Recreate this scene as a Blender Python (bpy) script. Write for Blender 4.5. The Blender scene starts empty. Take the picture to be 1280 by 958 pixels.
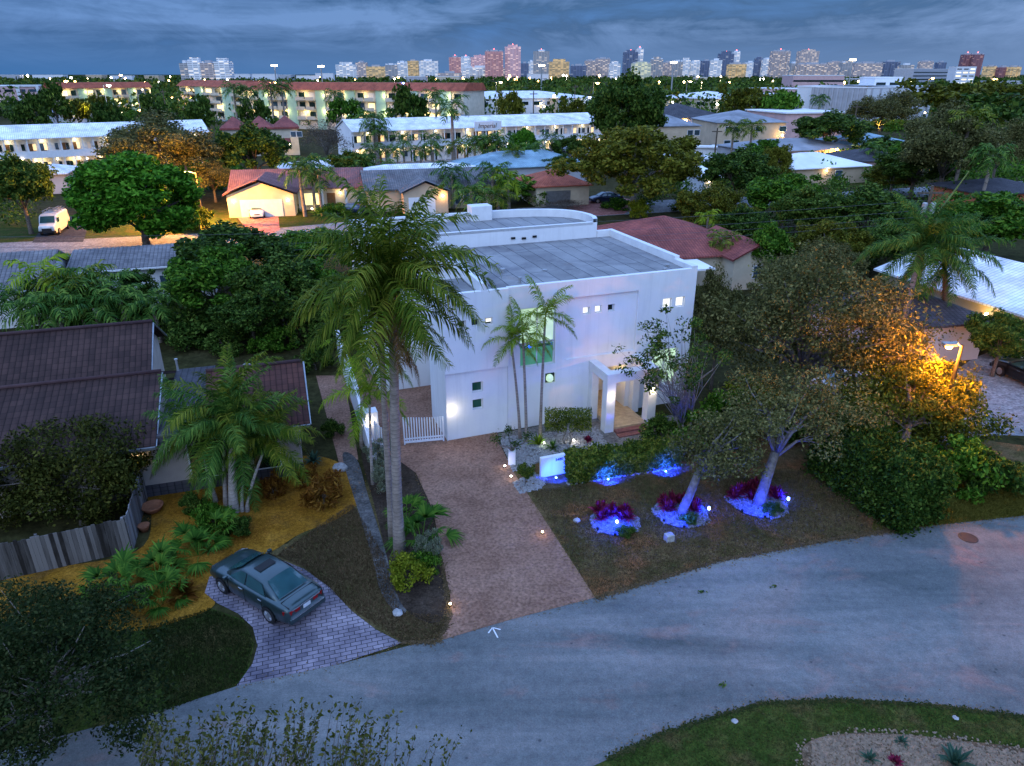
import bpy, bmesh, math, random
import numpy as np
from mathutils import Vector, Matrix
R = math.radians
PI = math.pi
sc = bpy.context.scene
COL = sc.collection
rng = np.random.default_rng(11)
random.seed(5)

# ------------------------------------------------------------------ camera
cam_d = bpy.data.cameras.new("camera")
cam = bpy.data.objects.new("camera", cam_d)
COL.objects.link(cam)
CAM_H, FPX = 17.0, 887.0
PITCH = math.atan((479 - 92) / FPX)
cam.location = (0, 0, CAM_H)
cam.rotation_euler = (PI / 2 - PITCH, 0, 0)
cam_d.sensor_width = 36.0
cam_d.lens = 36.0 * FPX / 1280.0
cam_d.clip_start = 0.1
cam_d.clip_end = 20000
sc.camera = cam

# ------------------------------------------------------------------ world, sun, exposure
SUN_EL, SUN_ROT = R(24), R(200)
world = bpy.data.worlds.new("World")
sc.world = world
world.use_nodes = True
wn, wl = world.node_tree.nodes, world.node_tree.links
wn.clear()


def wnode(t, **kw):
    n = wn.new(t)
    for k, v in kw.items():
        setattr(n, k, v)
    return n


def wmath(op, a, b=None, clamp=False):
    n = wnode('ShaderNodeMath', operation=op, use_clamp=clamp)
    for i, v in enumerate((a, b)):
        if v is None:
            continue
        if isinstance(v, (int, float)):
            n.inputs[i].default_value = v
        else:
            wl.new(v, n.inputs[i])
    return n.outputs[0]


def wmix(f, a, b):
    n = wnode('ShaderNodeMix', data_type='RGBA')
    for s, v in ((0, f), (6, a), (7, b)):
        if isinstance(v, (int, float)):
            n.inputs[s].default_value = v
        elif isinstance(v, tuple):
            n.inputs[s].default_value = (*v, 1)
        else:
            wl.new(v, n.inputs[s])
    return n.outputs[2]


def wramp(f, pts):
    n = wnode('ShaderNodeValToRGB')
    wl.new(f, n.inputs[0])
    e = n.color_ramp.elements
    while len(e) < len(pts):
        e.new(0.5)
    for el, (p, c) in zip(e, pts):
        el.position = p
        el.color = (*c, 1) if isinstance(c, tuple) else (c, c, c, 1)
    return n.outputs[0]


w_tc = wnode('ShaderNodeTexCoord')
w_sep = wnode('ShaderNodeSeparateXYZ')
wl.new(w_tc.outputs['Generated'], w_sep.inputs[0])
w_z = wmath('MAXIMUM', w_sep.outputs[2], 0.0)
w_den = wmath('ADD', w_z, 0.085)
w_cx = wmath('DIVIDE', w_sep.outputs[0], w_den)
w_cy = wmath('DIVIDE', w_sep.outputs[1], w_den)
w_cmb = wnode('ShaderNodeCombineXYZ')
wl.new(w_cx, w_cmb.inputs[0])
wl.new(w_cy, w_cmb.inputs[1])


def wnoise(scale, detail, rough, dist=0.0, off=0.0, sx=1.0, sy=1.0, sz=1.0):
    mp = wnode('ShaderNodeMapping')
    mp.inputs['Location'].default_value = (off, off * 0.7, 0)
    mp.inputs['Scale'].default_value = (sx, sy, sz)
    wl.new(w_tc.outputs['Generated'], mp.inputs[0])
    n = wnode('ShaderNodeTexNoise')
    n.inputs['Scale'].default_value = scale
    n.inputs['Detail'].default_value = detail
    n.inputs['Roughness'].default_value = rough
    n.inputs['Distortion'].default_value = dist
    wl.new(mp.outputs[0], n.inputs['Vector'])
    return n.outputs[0]


w_n1 = wnoise(2.0, 6, 0.6, 0.6, 2.3, 1.0, 1.0, 5.2)
w_n2 = wnoise(6.5, 9, 0.66, 1.0, 4.2, 1.0, 1.0, 3.4)
w_cl = wramp(wmath('ADD', wmath('MULTIPLY', w_n1, 0.62), wmath('MULTIPLY', w_n2, 0.38)),
             [(0.38, 0.0), (0.46, 0.35), (0.51, 0.6), (0.60, 1.0)])
# cloud colours (scene-linear, before the background strength)
w_side = wmath('ADD', wmath('MULTIPLY', w_sep.outputs[0], 0.75), 0.5, True)     # bluer to the left, greyer to the right
w_gap = wmix(w_side, (0.30, 1.6, 4.7), (0.65, 1.9, 4.7))
w_dark = wmix(w_side, (0.18, 1.0, 2.9), (0.36, 1.25, 3.15))
w_lite = wmix(w_side, (1.15, 2.7, 6.2), (1.75, 3.1, 6.1))
w_band = wmix(wramp(w_cl, [(0.0, 0.0), (0.45, 1.0)]), w_gap, w_dark)
w_band = wmix(wramp(w_cl, [(0.42, 0.0), (1.0, 1.0)]), w_band, w_lite)
# thick bank low over the horizon, brighter cloud deck overhead
w_low = wmix(w_side, (0.32, 1.62, 4.4), (1.35, 2.5, 4.9))
w_band = wmix(wramp(w_z, [(0.0, 1.0), (0.022, 0.7), (0.05, 0.0)]), w_band, w_low)
w_deck = wmix(w_n1, (4.6, 8.6, 18.5), (8.0, 12.8, 25.5))
w_skycol = wmix(wramp(w_z, [(0.10, 0.0), (0.22, 0.35), (0.55, 1.0)]), w_band, w_deck)
w_nish = wnode('ShaderNodeTexSky', sky_type='NISHITA')
w_nish.sun_disc = False
w_nish.sun_elevation = SUN_EL
w_nish.sun_rotation = SUN_ROT
w_nish.air_density = 1.4
w_nish.ozone_density = 3.0
w_fin = wmix(0.93, w_nish.outputs[0], w_skycol)
w_bg = wnode('ShaderNodeBackground')
w_bg.inputs['Strength'].default_value = 0.10
wl.new(w_fin, w_bg.inputs['Color'])
w_out = wnode('ShaderNodeOutputWorld')
wl.new(w_bg.outputs[0], w_out.inputs[0])

sun_d = bpy.data.lights.new("sun", 'SUN')
sun_d.energy = 1.2
sun_d.angle = R(70)
sun_d.color = (0.74, 0.86, 1.0)
sun = bpy.data.objects.new("sun", sun_d)
COL.objects.link(sun)
_sd = Vector((-0.30, -1.0, 0.0)).normalized() * math.cos(SUN_EL) + Vector((0, 0, math.sin(SUN_EL)))
sun.rotation_euler = _sd.to_track_quat('Z', 'Y').to_euler()

sc.view_settings.view_transform = 'Standard'
sc.view_settings.look = 'None'
sc.view_settings.exposure = 0.0
sc.view_settings.gamma = 1.0
sc.view_settings.use_curve_mapping = False
cy = sc.cycles
cy.max_bounces = 4
cy.diffuse_bounces = 2
cy.glossy_bounces = 2
cy.transmission_bounces = 3
cy.transparent_max_bounces = 6
cy.caustics_reflective = False
cy.caustics_refractive = False
cy.sample_clamp_indirect = 3.0
cy.use_adaptive_sampling = True
cy.adaptive_threshold = 0.02

# ------------------------------------------------------------------ helpers: picture -> place


def G(x, y, z=0.0):
    """point of the horizontal plane at height z that lies under photo pixel (x, y)"""
    u = (x - 640) / FPX
    v = (479 - y) / FPX
    c, s = math.cos(PITCH), math.sin(PITCH)
    t = (z - CAM_H) / (-s + v * c)
    return Vector((u * t, (c + v * s) * t, z))


def AT(x, y, Yd):
    """point at distance Yd along the view axis on the ground, at photo pixel (x, y)"""
    u = (x - 640) / FPX
    v = (479 - y) / FPX
    c, s = math.cos(PITCH), math.sin(PITCH)
    t = Yd / (c + v * s)
    return Vector((u * t, Yd, CAM_H + (-s + v * c) * t))


# ------------------------------------------------------------------ helpers: objects


def tag(o, label=None, cat=None, group=None, kind=None):
    if label:
        o['label'] = label
    if cat:
        o['category'] = cat
    if group:
        o['group'] = group
    if kind:
        o['kind'] = kind
    return o


def thing(name, label, cat, loc=(0, 0, 0), rz=0.0, group=None, scale=None):
    o = bpy.data.objects.new(name, None)
    COL.objects.link(o)
    o.empty_display_size = 0.2
    o.location = loc
    o.rotation_euler = (0, 0, rz)
    if scale is not None:
        o.scale = scale if hasattr(scale, '__len__') else (scale,) * 3
    return tag(o, label, cat, group)


KIDS = {}


def link_mesh(name, me, parent=None, loc=(0, 0, 0), rz=0.0, scale=None):
    o = bpy.data.objects.new(name, me)
    COL.objects.link(o)
    o.location = loc
    o.rotation_euler = (0, 0, rz)
    if scale is not None:
        o.scale = scale if hasattr(scale, '__len__') else (scale,) * 3
    if parent is not None:
        o.parent = parent
        KIDS.setdefault(parent.name, []).append(o)
    return o


def dup(root, label, loc=None, rz=None, scale=None, group=None):
    c = root.copy()
    COL.objects.link(c)
    c['label'] = label
    if group:
        c['group'] = group
    if loc is not None:
        c.location = loc
    if rz is not None:
        c.rotation_euler = (0, 0, rz)
    if scale is not None:
        c.scale = scale if hasattr(scale, '__len__') else (scale,) * 3

    def rec(src, dst):
        for ch in KIDS.get(src.name, []):
            k = ch.copy()
            COL.objects.link(k)
            k.parent = dst
            KIDS.setdefault(dst.name, []).append(k)
            rec(ch, k)
    rec(root, c)
    return c


class MB:
    """collects faces; build() links them as one mesh object"""

    def __init__(s):
        s.v = []
        s.f = []
        s.m = []

    def add(s, vs, fs, mi=0):
        n = len(s.v)
        s.v += [tuple(p) for p in vs]
        s.f += [tuple(i + n for i in f) for f in fs]
        s.m += [mi] * len(fs)
        return s

    def quad(s, a, b, c, d, mi=0):
        return s.add((a, b, c, d), ((0, 1, 2, 3),), mi)

    def poly(s, pts, mi=0):
        return s.add(pts, (tuple(range(len(pts))),), mi)

    def box(s, x0, y0, z0, x1, y1, z1, mi=0):
        x0, x1 = min(x0, x1), max(x0, x1)
        y0, y1 = min(y0, y1), max(y0, y1)
        z0, z1 = min(z0, z1), max(z0, z1)
        return s.add([(x0, y0, z0), (x1, y0, z0), (x1, y1, z0), (x0, y1, z0),
                      (x0, y0, z1), (x1, y0, z1), (x1, y1, z1), (x0, y1, z1)],
                     [(0, 3, 2, 1), (4, 5, 6, 7), (0, 1, 5, 4), (1, 2, 6, 5), (2, 3, 7, 6), (3, 0, 4, 7)], mi)

    def bar(s, p, q, w, h=None, mi=0):
        """square bar from p to q"""
        return s.tube([p, q], [w * 0.7071, (h or w) * 0.7071], 4, mi, rot=PI / 4)

    def tube(s, pts, rad, n=8, mi=0, rot=0.0, cap=True):
        pts = [Vector(p) for p in pts]
        if not hasattr(rad, '__len__'):
            rad = [rad] * len(pts)
        base = len(s.v)
        up = Vector((0, 0, 1))
        prev = None
        for i, p in enumerate(pts):
            d = (pts[min(i + 1, len(pts) - 1)] - pts[max(i - 1, 0)])
            d = d.normalized() if d.length > 1e-9 else up
            ref = prev if prev is not None else (Vector((1, 0, 0)) if abs(d.z) > 0.9 else up)
            a = d.cross(ref)
            if a.length < 1e-6:
                a = d.cross(Vector((0, 1, 0)))
            a.normalize()
            b = a.cross(d).normalized()
            prev = b
            for k in range(n):
                t = rot + 2 * PI * k / n
                s.v.append(tuple(p + (a * math.cos(t) + b * math.sin(t)) * rad[i]))
        for i in range(len(pts) - 1):
            for k in range(n):
                k2 = (k + 1) % n
                s.f.append((base + i * n + k, base + i * n + k2, base + (i + 1) * n + k2, base + (i + 1) * n + k))
                s.m.append(mi)
        if cap:
            s.f.append(tuple(base + k for k in range(n))[::-1])
            s.f.append(tuple(base + (len(pts) - 1) * n + k for k in range(n)))
            s.m += [mi, mi]
        return s

    def lathe(s, prof, n=12, c=(0, 0, 0), mi=0):
        base = len(s.v)
        for r, z in prof:
            for k in range(n):
                t = 2 * PI * k / n
                s.v.append((c[0] + r * math.cos(t), c[1] + r * math.sin(t), c[2] + z))
        for i in range(len(prof) - 1):
            for k in range(n):
                k2 = (k + 1) % n
                s.f.append((base + i * n + k, base + i * n + k2, base + (i + 1) * n + k2, base + (i + 1) * n + k))
                s.m.append(mi)
        s.f.append(tuple(base + k for k in range(n))[::-1])
        s.f.append(tuple(base + (len(prof) - 1) * n + k for k in range(n)))
        s.m += [mi, mi]
        return s

    def prism(s, pts, z0, z1, mi=0, top=None):
        n = len(pts)
        vs = [(p[0], p[1], z0) for p in pts] + [(p[0], p[1], z1) for p in pts]
        s.add(vs, [tuple(range(n))[::-1]] + [(i, (i + 1) % n, n + (i + 1) % n, n + i) for i in range(n)], mi)
        return s.add([(p[0], p[1], z1) for p in pts], [tuple(range(n))], mi if top is None else top)

    def mesh(s, name, mats, smooth=False, uv=False, bevel=0.0):
        me = bpy.data.meshes.new(name)
        me.from_pydata(s.v, [], s.f)
        if not isinstance(mats, (list, tuple)):
            mats = [mats]
        for m in mats:
            me.materials.append(m)
        if max(s.m, default=0) > 0:
            me.polygons.foreach_set('material_index', s.m)
        if smooth:
            me.polygons.foreach_set('use_smooth', [True] * len(s.f))
        if bevel:
            bm = bmesh.new()
            bm.from_mesh(me)
            bmesh.ops.bevel(bm, geom=[e for e in bm.edges if len(e.link_faces) == 2 and e.calc_face_angle(0) > 0.5],
                            offset=bevel, segments=2, affect='EDGES', profile=0.6)
            bm.to_mesh(me)
            bm.free()
        me.update()
        if uv:
            planar_uv(me)
        return me

    def build(s, name, mats, parent=None, loc=(0, 0, 0), rz=0.0, smooth=False, uv=False, bevel=0.0):
        return link_mesh(name, s.mesh(name, mats, smooth, uv, bevel), parent, loc, rz)


def planar_uv(me):
    """metres: u runs level along each face, v runs up it"""
    lay = me.uv_layers.new(name="UVMap")
    for p in me.polygons:
        n = p.normal
        if abs(n.z) > 0.995:
            a, b = Vector((1, 0, 0)), Vector((0, 1, 0))
        else:
            a = Vector((0, 0, 1)).cross(n).normalized()
            b = n.cross(a)
        for li in p.loop_indices:
            co = me.vertices[me.loops[li].vertex_index].co
            lay.data[li].uv = (co.dot(a), co.dot(b))


def np_mesh(name, V, F, mats, smooth=False):
    """V (n,3) and F (m,k) arrays, k fixed"""
    me = bpy.data.meshes.new(name)
    n, m, k = len(V), len(F), F.shape[1]
    me.vertices.add(n)
    me.vertices.foreach_set('co', np.asarray(V, np.float32).ravel())
    me.loops.add(m * k)
    me.loops.foreach_set('vertex_index', np.asarray(F, np.int32).ravel())
    me.polygons.add(m)
    me.polygons.foreach_set('loop_start', np.arange(0, m * k, k, dtype=np.int32))
    if smooth:
        me.polygons.foreach_set('use_smooth', np.ones(m, bool))
    me.update(calc_edges=True)
    for mt in (mats if isinstance(mats, (list, tuple)) else [mats]):
        me.materials.append(mt)
    return me


# ------------------------------------------------------------------ helpers: materials
MATS = {}


class NT:
    def __init__(s, name):
        s.m = bpy.data.materials.new(name)
        s.m.use_nodes = True
        s.n = s.m.node_tree.nodes
        s.l = s.m.node_tree.links
        s.bsdf = s.n['Principled BSDF']

    def node(s, t, **kw):
        x = s.n.new(t)
        for k, v in kw.items():
            setattr(x, k, v)
        return x

    def put(s, sock, v):
        if isinstance(v, (int, float)):
            sock.default_value = v
        elif isinstance(v, (tuple, list)):
            sock.default_value = (*v, 1) if len(v) == 3 and sock.type == 'RGBA' else v
        else:
            s.l.new(v, sock)

    def coord(s, kind='Object', scale=(1, 1, 1), rot=(0, 0, 0), loc=(0, 0, 0)):
        if kind == 'World':
            o = s.node('ShaderNodeNewGeometry').outputs['Position']
        else:
            o = s.node('ShaderNodeTexCoord').outputs[kind]
        mp = s.node('ShaderNodeMapping')
        mp.inputs['Scale'].default_value = scale
        mp.inputs['Rotation'].default_value = rot
        mp.inputs['Location'].default_value = loc
        s.l.new(o, mp.inputs[0])
        return mp.outputs[0]

    def noise(s, co, scale, detail=4, rough=0.55, dist=0.0):
        x = s.node('ShaderNodeTexNoise')
        s.l.new(co, x.inputs['Vector'])
        x.inputs['Scale'].default_value = scale
        x.inputs['Detail'].default_value = detail
        x.inputs['Roughness'].default_value = rough
        x.inputs['Distortion'].default_value = dist
        return x.outputs[0]

    def voro(s, co, scale, feature='F1', out=0):
        x = s.node('ShaderNodeTexVoronoi', feature=feature)
        s.l.new(co, x.inputs['Vector'])
        x.inputs['Scale'].default_value = scale
        return x.outputs[out]

    def ramp(s, f, pts, interp='LINEAR'):
        x = s.node('ShaderNodeValToRGB')
        s.l.new(f, x.inputs[0])
        x.color_ramp.interpolation = interp
        e = x.color_ramp.elements
        while len(e) < len(pts):
            e.new(0.5)
        for el, (p, c) in zip(e, pts):
            el.position = p
            el.color = (*c, 1) if isinstance(c, (tuple, list)) else (c, c, c, 1)
        return x.outputs[0]

    def mix(s, f, a, b, blend='MIX'):
        x = s.node('ShaderNodeMix', data_type='RGBA', blend_type=blend)
        s.put(x.inputs[0], f)
        s.put(x.inputs[6], a)
        s.put(x.inputs[7], b)
        return x.outputs[2]

    def math(s, op, a, b=None):
        x = s.node('ShaderNodeMath', operation=op)
        s.put(x.inputs[0], a)
        if b is not None:
            s.put(x.inputs[1], b)
        return x.outputs[0]

    def bump(s, h, strength=0.3, dist=0.02):
        x = s.node('ShaderNodeBump')
        x.inputs['Strength'].default_value = strength
        x.inputs['Distance'].default_value = dist
        s.l.new(h, x.inputs['Height'])
        s.l.new(x.outputs[0], s.bsdf.inputs['Normal'])

    def done(s, color=None, rough=0.8, metal=0.0, spec=0.12):
        if color is not None:
            s.put(s.bsdf.inputs['Base Color'], color)
        s.put(s.bsdf.inputs['Roughness'], rough)
        s.put(s.bsdf.inputs['Metallic'], metal)
        s.bsdf.inputs['Specular IOR Level'].default_value = spec
        MATS[s.m.name] = s.m
        return s.m


def plain(name, c, rough=0.7, metal=0.0, var=0.12, scale=3.0, spec=0.3, bump=0.0, coord='Object'):
    """one colour with mottling"""
    t = NT(name)
    co = t.coord(coord)
    n = t.noise(co, scale, 6, 0.6)
    a = tuple(x * (1 - var * 1.6) for x in c)
    b = tuple(min(1, x * (1 + var)) for x in c)
    col = t.ramp(n, [(0.3, a), (0.7, b)])
    if bump:
        t.bump(t.noise(co, scale * 8, 3), bump, 0.02)
    return t.done(col, rough, metal, spec)


def emit(name, c, strength, base=(0.5, 0.5, 0.5), var=0.0, scale=2.0):
    t = NT(name)
    t.bsdf.inputs['Emission Strength'].default_value = strength
    if var:
        n = t.noise(t.coord('Object'), scale, 2)
        col = t.ramp(n, [(0.3, tuple(x * (1 - var) for x in c)), (0.65, c)])
        t.l.new(col, t.bsdf.inputs['Emission Color'])
    else:
        t.bsdf.inputs['Emission Color'].default_value = (*c, 1)
    return t.done(base, 0.4)


def leafmat(name, lo, mid, hi, rough=0.5, trans=0.25):
    """foliage: each leaf its own tone; crown-to-crown difference from the object"""
    t = NT(name)
    g = t.node('ShaderNodeNewGeometry')
    oi = t.node('ShaderNodeObjectInfo')
    clump = t.noise(t.coord('Object'), 0.9, 3, 0.6)
    f = t.math('ADD', t.math('MULTIPLY', g.outputs['Random Per Island'], 0.6), t.math('MULTIPLY', clump, 0.5))
    f = t.math('ADD', f, t.math('MULTIPLY', oi.outputs['Random'], 0.16))
    col = t.ramp(f, [(0.2, lo), (0.58, mid), (0.95, hi)])
    t.bsdf.inputs['Subsurface Weight'].default_value = 0.0
    tr = t.node('ShaderNodeBsdfTranslucent')
    t.l.new(col, tr.inputs[0])
    mx = t.node('ShaderNodeMixShader')
    mx.inputs[0].default_value = trans
    out = t.n['Material Output']
    m = t.done(col, rough, 0, 0.04)
    t.l.new(t.bsdf.outputs[0], mx.inputs[1])
    t.l.new(tr.outputs[0], mx.inputs[2])
    t.l.new(mx.outputs[0], out.inputs[0])
    return m


def lamp(name, loc, color, energy, radius=0.15, parent=None, kind='POINT', spot=None, target=None):
    d = bpy.data.lights.new(name, kind)
    d.color = color
    d.energy = energy
    d.shadow_soft_size = radius
    o = bpy.data.objects.new(name, d)
    COL.objects.link(o)
    o.location = loc
    if spot:
        d.spot_size = spot
        d.spot_blend = 0.6
    if target is not None:
        o.rotation_euler = (Vector(loc) - Vector(target)).to_track_quat('Z', 'Y').to_euler()
    if parent is not None:
        o.parent = parent
        KIDS.setdefault(parent.name, []).append(o)
    return o


ORANGE = (1.0, 0.42, 0.06)
WARM = (1.0, 0.72, 0.36)
WHITE = (1.0, 0.93, 0.82)

# ================================================================== materials
M = {}
def stucco():
    t = NT('white_stucco')
    n = t.noise(t.coord('Object'), .7, 7, .65)
    st = t.noise(t.coord('Object', scale=(2.2, 2.2, .16)), 1.4, 7, .7, .4)
    col = t.ramp(n, [(.3, (.70, .70, .71)), (.7, (.78, .78, .78))])
    grime = t.ramp(st, [(.50, 0.0), (.78, .34)])
    col = t.mix(grime, col, (.50, .50, .49))
    t.bump(t.noise(t.coord('Object'), 14, 4), .3, .01)
    return t.done(col, .9)


M['white'] = stucco()
M['white2'] = plain('white_paint', (0.72, 0.72, 0.72), 0.6, var=0.06, scale=2.0)
M['cream'] = plain('cream_stucco', (0.58, 0.50, 0.37), 0.85, var=0.10, scale=0.8)
M['beige'] = plain('beige_stucco', (0.52, 0.40, 0.27), 0.85, var=0.10, scale=0.5)
M['pinkwall'] = plain('pink_stucco', (0.62, 0.40, 0.38), 0.85, var=0.10, scale=0.5)
M['mint'] = plain('mint_stucco', (0.34, 0.50, 0.36), 0.85, var=0.10, scale=0.4)
M['greywall'] = plain('grey_stucco', (0.42, 0.42, 0.44), 0.85, var=0.10, scale=0.5)
M['darkwood'] = plain('dark_timber', (0.05, 0.035, 0.025), 0.8, var=0.3, scale=4)
M['door_brown'] = plain('brown_door', (0.16, 0.08, 0.03), 0.5, var=0.2, scale=3)
M['black'] = plain('black_plastic', (0.012, 0.012, 0.013), 0.5, var=0.2)
M['metal'] = plain('grey_metal', (0.32, 0.33, 0.34), 0.4, 0.8, var=0.15)
M['steel'] = plain('galvanised_pole', (0.38, 0.38, 0.38), 0.5, 0.5, var=0.15)
M['concrete'] = plain('concrete', (0.34, 0.33, 0.31), 0.9, var=0.18, scale=1.5, bump=0.2)
M['polewood'] = plain('pole_timber', (0.11, 0.085, 0.06), 0.9, var=0.3, scale=5)
M['stone'] = plain('pale_stone', (0.36, 0.35, 0.34), 0.9, var=0.25, scale=6)
M['terracotta'] = plain('terracotta', (0.30, 0.12, 0.06), 0.8, var=0.2, scale=6)
M['bronze'] = plain('bark_grey', (0.15, 0.13, 0.12), 0.9, var=0.3, scale=6)
M['plastic_green'] = plain('green_plastic', (0.01, 0.16, 0.06), 0.45, var=0.1)
M['plastic_blue'] = plain('blue_plastic', (0.01, 0.05, 0.30), 0.45, var=0.1)
M['pool'] = plain('pool_water', (0.02, 0.32, 0.42), 0.08, var=0.2)


def glassmat(name, c, rough=0.06):
    t = NT(name)
    n = t.noise(t.coord('Object'), 1.3, 3)
    col = t.ramp(n, [(0.3, tuple(x * 0.6 for x in c)), (0.7, c)])
    return t.done(col, rough, 0, 0.9)


M['glass'] = glassmat('dark_glass', (0.012, 0.03, 0.03))
M['glass_green'] = glassmat('green_glass', (0.02, 0.11, 0.06))
M['glass_blue'] = glassmat('blue_glass', (0.05, 0.09, 0.13))
M['lit_white'] = emit('lit_window_white', (1.0, 0.98, 0.82), 1.25, var=0.25, scale=3)
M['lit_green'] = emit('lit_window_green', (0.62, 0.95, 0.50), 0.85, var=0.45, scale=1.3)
M['lit_green_low'] = emit('lit_window_green_low', (0.16, 0.55, 0.30), 0.42, (0.05, 0.2, 0.12), var=0.5, scale=1.2)
M['lit_warm'] = emit('lit_window_warm', (1.0, 0.62, 0.20), 1.6, var=0.5, scale=2)
M['lit_yellow'] = emit('lit_window_yellow', (1.0, 0.78, 0.26), 2.2, var=0.5, scale=1.0)
M['lit_dim'] = emit('lit_window_dim', (0.9, 0.55, 0.2), 0.28, var=0.6, scale=2)
M['bulb_orange'] = emit('sodium_bulb', (1.0, 0.55, 0.16), 40)
M['bulb_white'] = emit('white_bulb', (1.0, 0.95, 0.85), 28)
M['bulb_warm'] = emit('warm_bulb', (1.0, 0.8, 0.45), 22)
M['bulb_blue'] = emit('blue_bulb', (0.15, 0.25, 1.0), 25)
M['red_lamp'] = emit('red_beacon', (1.0, 0.1, 0.06), 8)


def roof_membrane():
    t = NT('roof_membrane')
    co = t.coord('Object')
    br = t.node('ShaderNodeTexBrick', offset=0.37)
    co2 = t.coord('Object', rot=(0, 0, PI / 2))
    nd = t.node('ShaderNodeVectorMath', operation='ADD')
    wob = t.node('ShaderNodeTexNoise')
    t.l.new(co, wob.inputs[0])
    wob.inputs['Scale'].default_value = 0.7
    sc_ = t.node('ShaderNodeVectorMath', operation='SCALE')
    sc_.inputs[3].default_value = 0.10
    t.l.new(wob.outputs[1], sc_.inputs[0])
    t.l.new(co2, nd.inputs[0])
    t.l.new(sc_.outputs[0], nd.inputs[1])
    t.l.new(nd.outputs[0], br.inputs[0])
    br.inputs['Color1'].default_value = (0.22, 0.215, 0.21, 1)
    br.inputs['Color2'].default_value = (0.29, 0.285, 0.28, 1)
    br.inputs['Mortar'].default_value = (0.045, 0.05, 0.06, 1)
    br.inputs['Scale'].default_value = 1.0
    br.inputs['Mortar Size'].default_value = 0.022
    br.inputs['Mortar Smooth'].default_value = 0.3
    br.inputs['Brick Width'].default_value = 7.3
    br.inputs['Row Height'].default_value = 0.92
    st = t.noise(co, 0.35, 7, 0.7, 0.6)
    stain = t.ramp(st, [(0.35, (0.62, 0.62, 0.66)), (0.55, (1, 1, 1)), (0.75, (1.25, 1.25, 1.25))])
    col = t.mix(1.0, br.outputs[0], stain, 'MULTIPLY')
    rust = t.ramp(t.noise(t.coord('Object', loc=(3, 1, 0)), 0.5, 5, 0.6), [(0.62, 0.0), (0.72, 0.35)])
    col = t.mix(rust, col, (0.20, 0.14, 0.11))
    grain = t.ramp(t.noise(co, 30, 4), [(0.3, (0.8, 0.8, 0.8)), (0.7, (1.2, 1.2, 1.2))])
    col = t.mix(0.6, col, grain, 'MULTIPLY')
    t.bump(t.noise(co, 6, 4), 0.25, 0.03)
    return t.done(col, 0.85)


M['membrane'] = roof_membrane()


def tile_roof(name, c1, c2, mortar, row=0.36, wid=0.26, bumpd=0.05):
    """curved tiles in rows, in UV metres"""
    t = NT(name)
    uv = t.coord('UV')
    br = t.node('ShaderNodeTexBrick', offset=0.0)
    t.l.new(uv, br.inputs[0])
    br.inputs['Color1'].default_value = (*c1, 1)
    br.inputs['Color2'].default_value = (*c2, 1)
    br.inputs['Mortar'].default_value = (*mortar, 1)
    br.inputs['Scale'].default_value = 1.0
    br.inputs['Mortar Size'].default_value = 0.016
    br.inputs['Mortar Smooth'].default_value = 1.0
    br.inputs['Brick Width'].default_value = wid
    br.inputs['Row Height'].default_value = row
    weather = t.ramp(t.noise(t.coord('Object'), 0.45, 7, 0.65), [(0.3, (0.6, 0.6, 0.62)), (0.7, (1.3, 1.28, 1.25))])
    col = t.mix(1.0, br.outputs[0], weather, 'MULTIPLY')
    sep = t.node('ShaderNodeSeparateXYZ')
    t.l.new(uv, sep.inputs[0])
    wave = t.math('ABSOLUTE', t.math('SINE', t.math('MULTIPLY', sep.outputs[0], PI / wid)))
    saw = t.math('FRACT', t.math('DIVIDE', sep.outputs[1], row))
    shade = t.ramp(wave, [(0.0, (0.72, 0.72, 0.72)), (0.6, (1.1, 1.1, 1.1))])
    col = t.mix(0.8, col, shade, 'MULTIPLY')
    h = t.math('ADD', t.math('MULTIPLY', wave, 0.7), t.math('MULTIPLY', t.math('SUBTRACT', 1.0, saw), 0.8))
    t.bump(h, 0.9, bumpd)
    return t.done(col, 0.75)


M['tile_brown'] = tile_roof('brown_roof_tiles', (0.060, 0.033, 0.028), (0.040, 0.023, 0.020), (0.012, 0.008, 0.007))
M['tile_red'] = tile_roof('red_roof_tiles', (0.30, 0.085, 0.065), (0.22, 0.062, 0.055), (0.09, 0.03, 0.03))
M['tile_orange'] = tile_roof('orange_roof_tiles', (0.42, 0.11, 0.06), (0.33, 0.085, 0.05), (0.15, 0.05, 0.03))
M['tile_mauve'] = tile_roof('mauve_roof_tiles', (0.25, 0.12, 0.11), (0.20, 0.10, 0.10), (0.09, 0.05, 0.05))
M['tile_grey'] = tile_roof('grey_roof_tiles', (0.19, 0.18, 0.18), (0.14, 0.135, 0.14), (0.05, 0.05, 0.055), 0.32, 0.3)
M['tile_dark'] = tile_roof('dark_roof_shingles', (0.075, 0.07, 0.08), (0.055, 0.055, 0.06), (0.025, 0.025, 0.03), 0.2, 0.3, 0.02)
M['tile_white'] = tile_roof('white_roof_tiles', (0.80, 0.80, 0.80), (0.72, 0.73, 0.74), (0.5, 0.52, 0.54), 0.36, 0.3, 0.02)
M['tile_teal'] = tile_roof('teal_white_roof', (0.24, 0.36, 0.42), (0.21, 0.33, 0.39), (0.11, 0.18, 0.22), 0.4, 0.3, 0.03)
M['rooftar'] = plain('grey_flat_roof', (0.26, 0.27, 0.29), 0.9, var=0.25, scale=0.25)
M['roofwhite'] = plain('white_flat_roof', (0.80, 0.80, 0.80), 0.8, var=0.12, scale=0.2)


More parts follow.
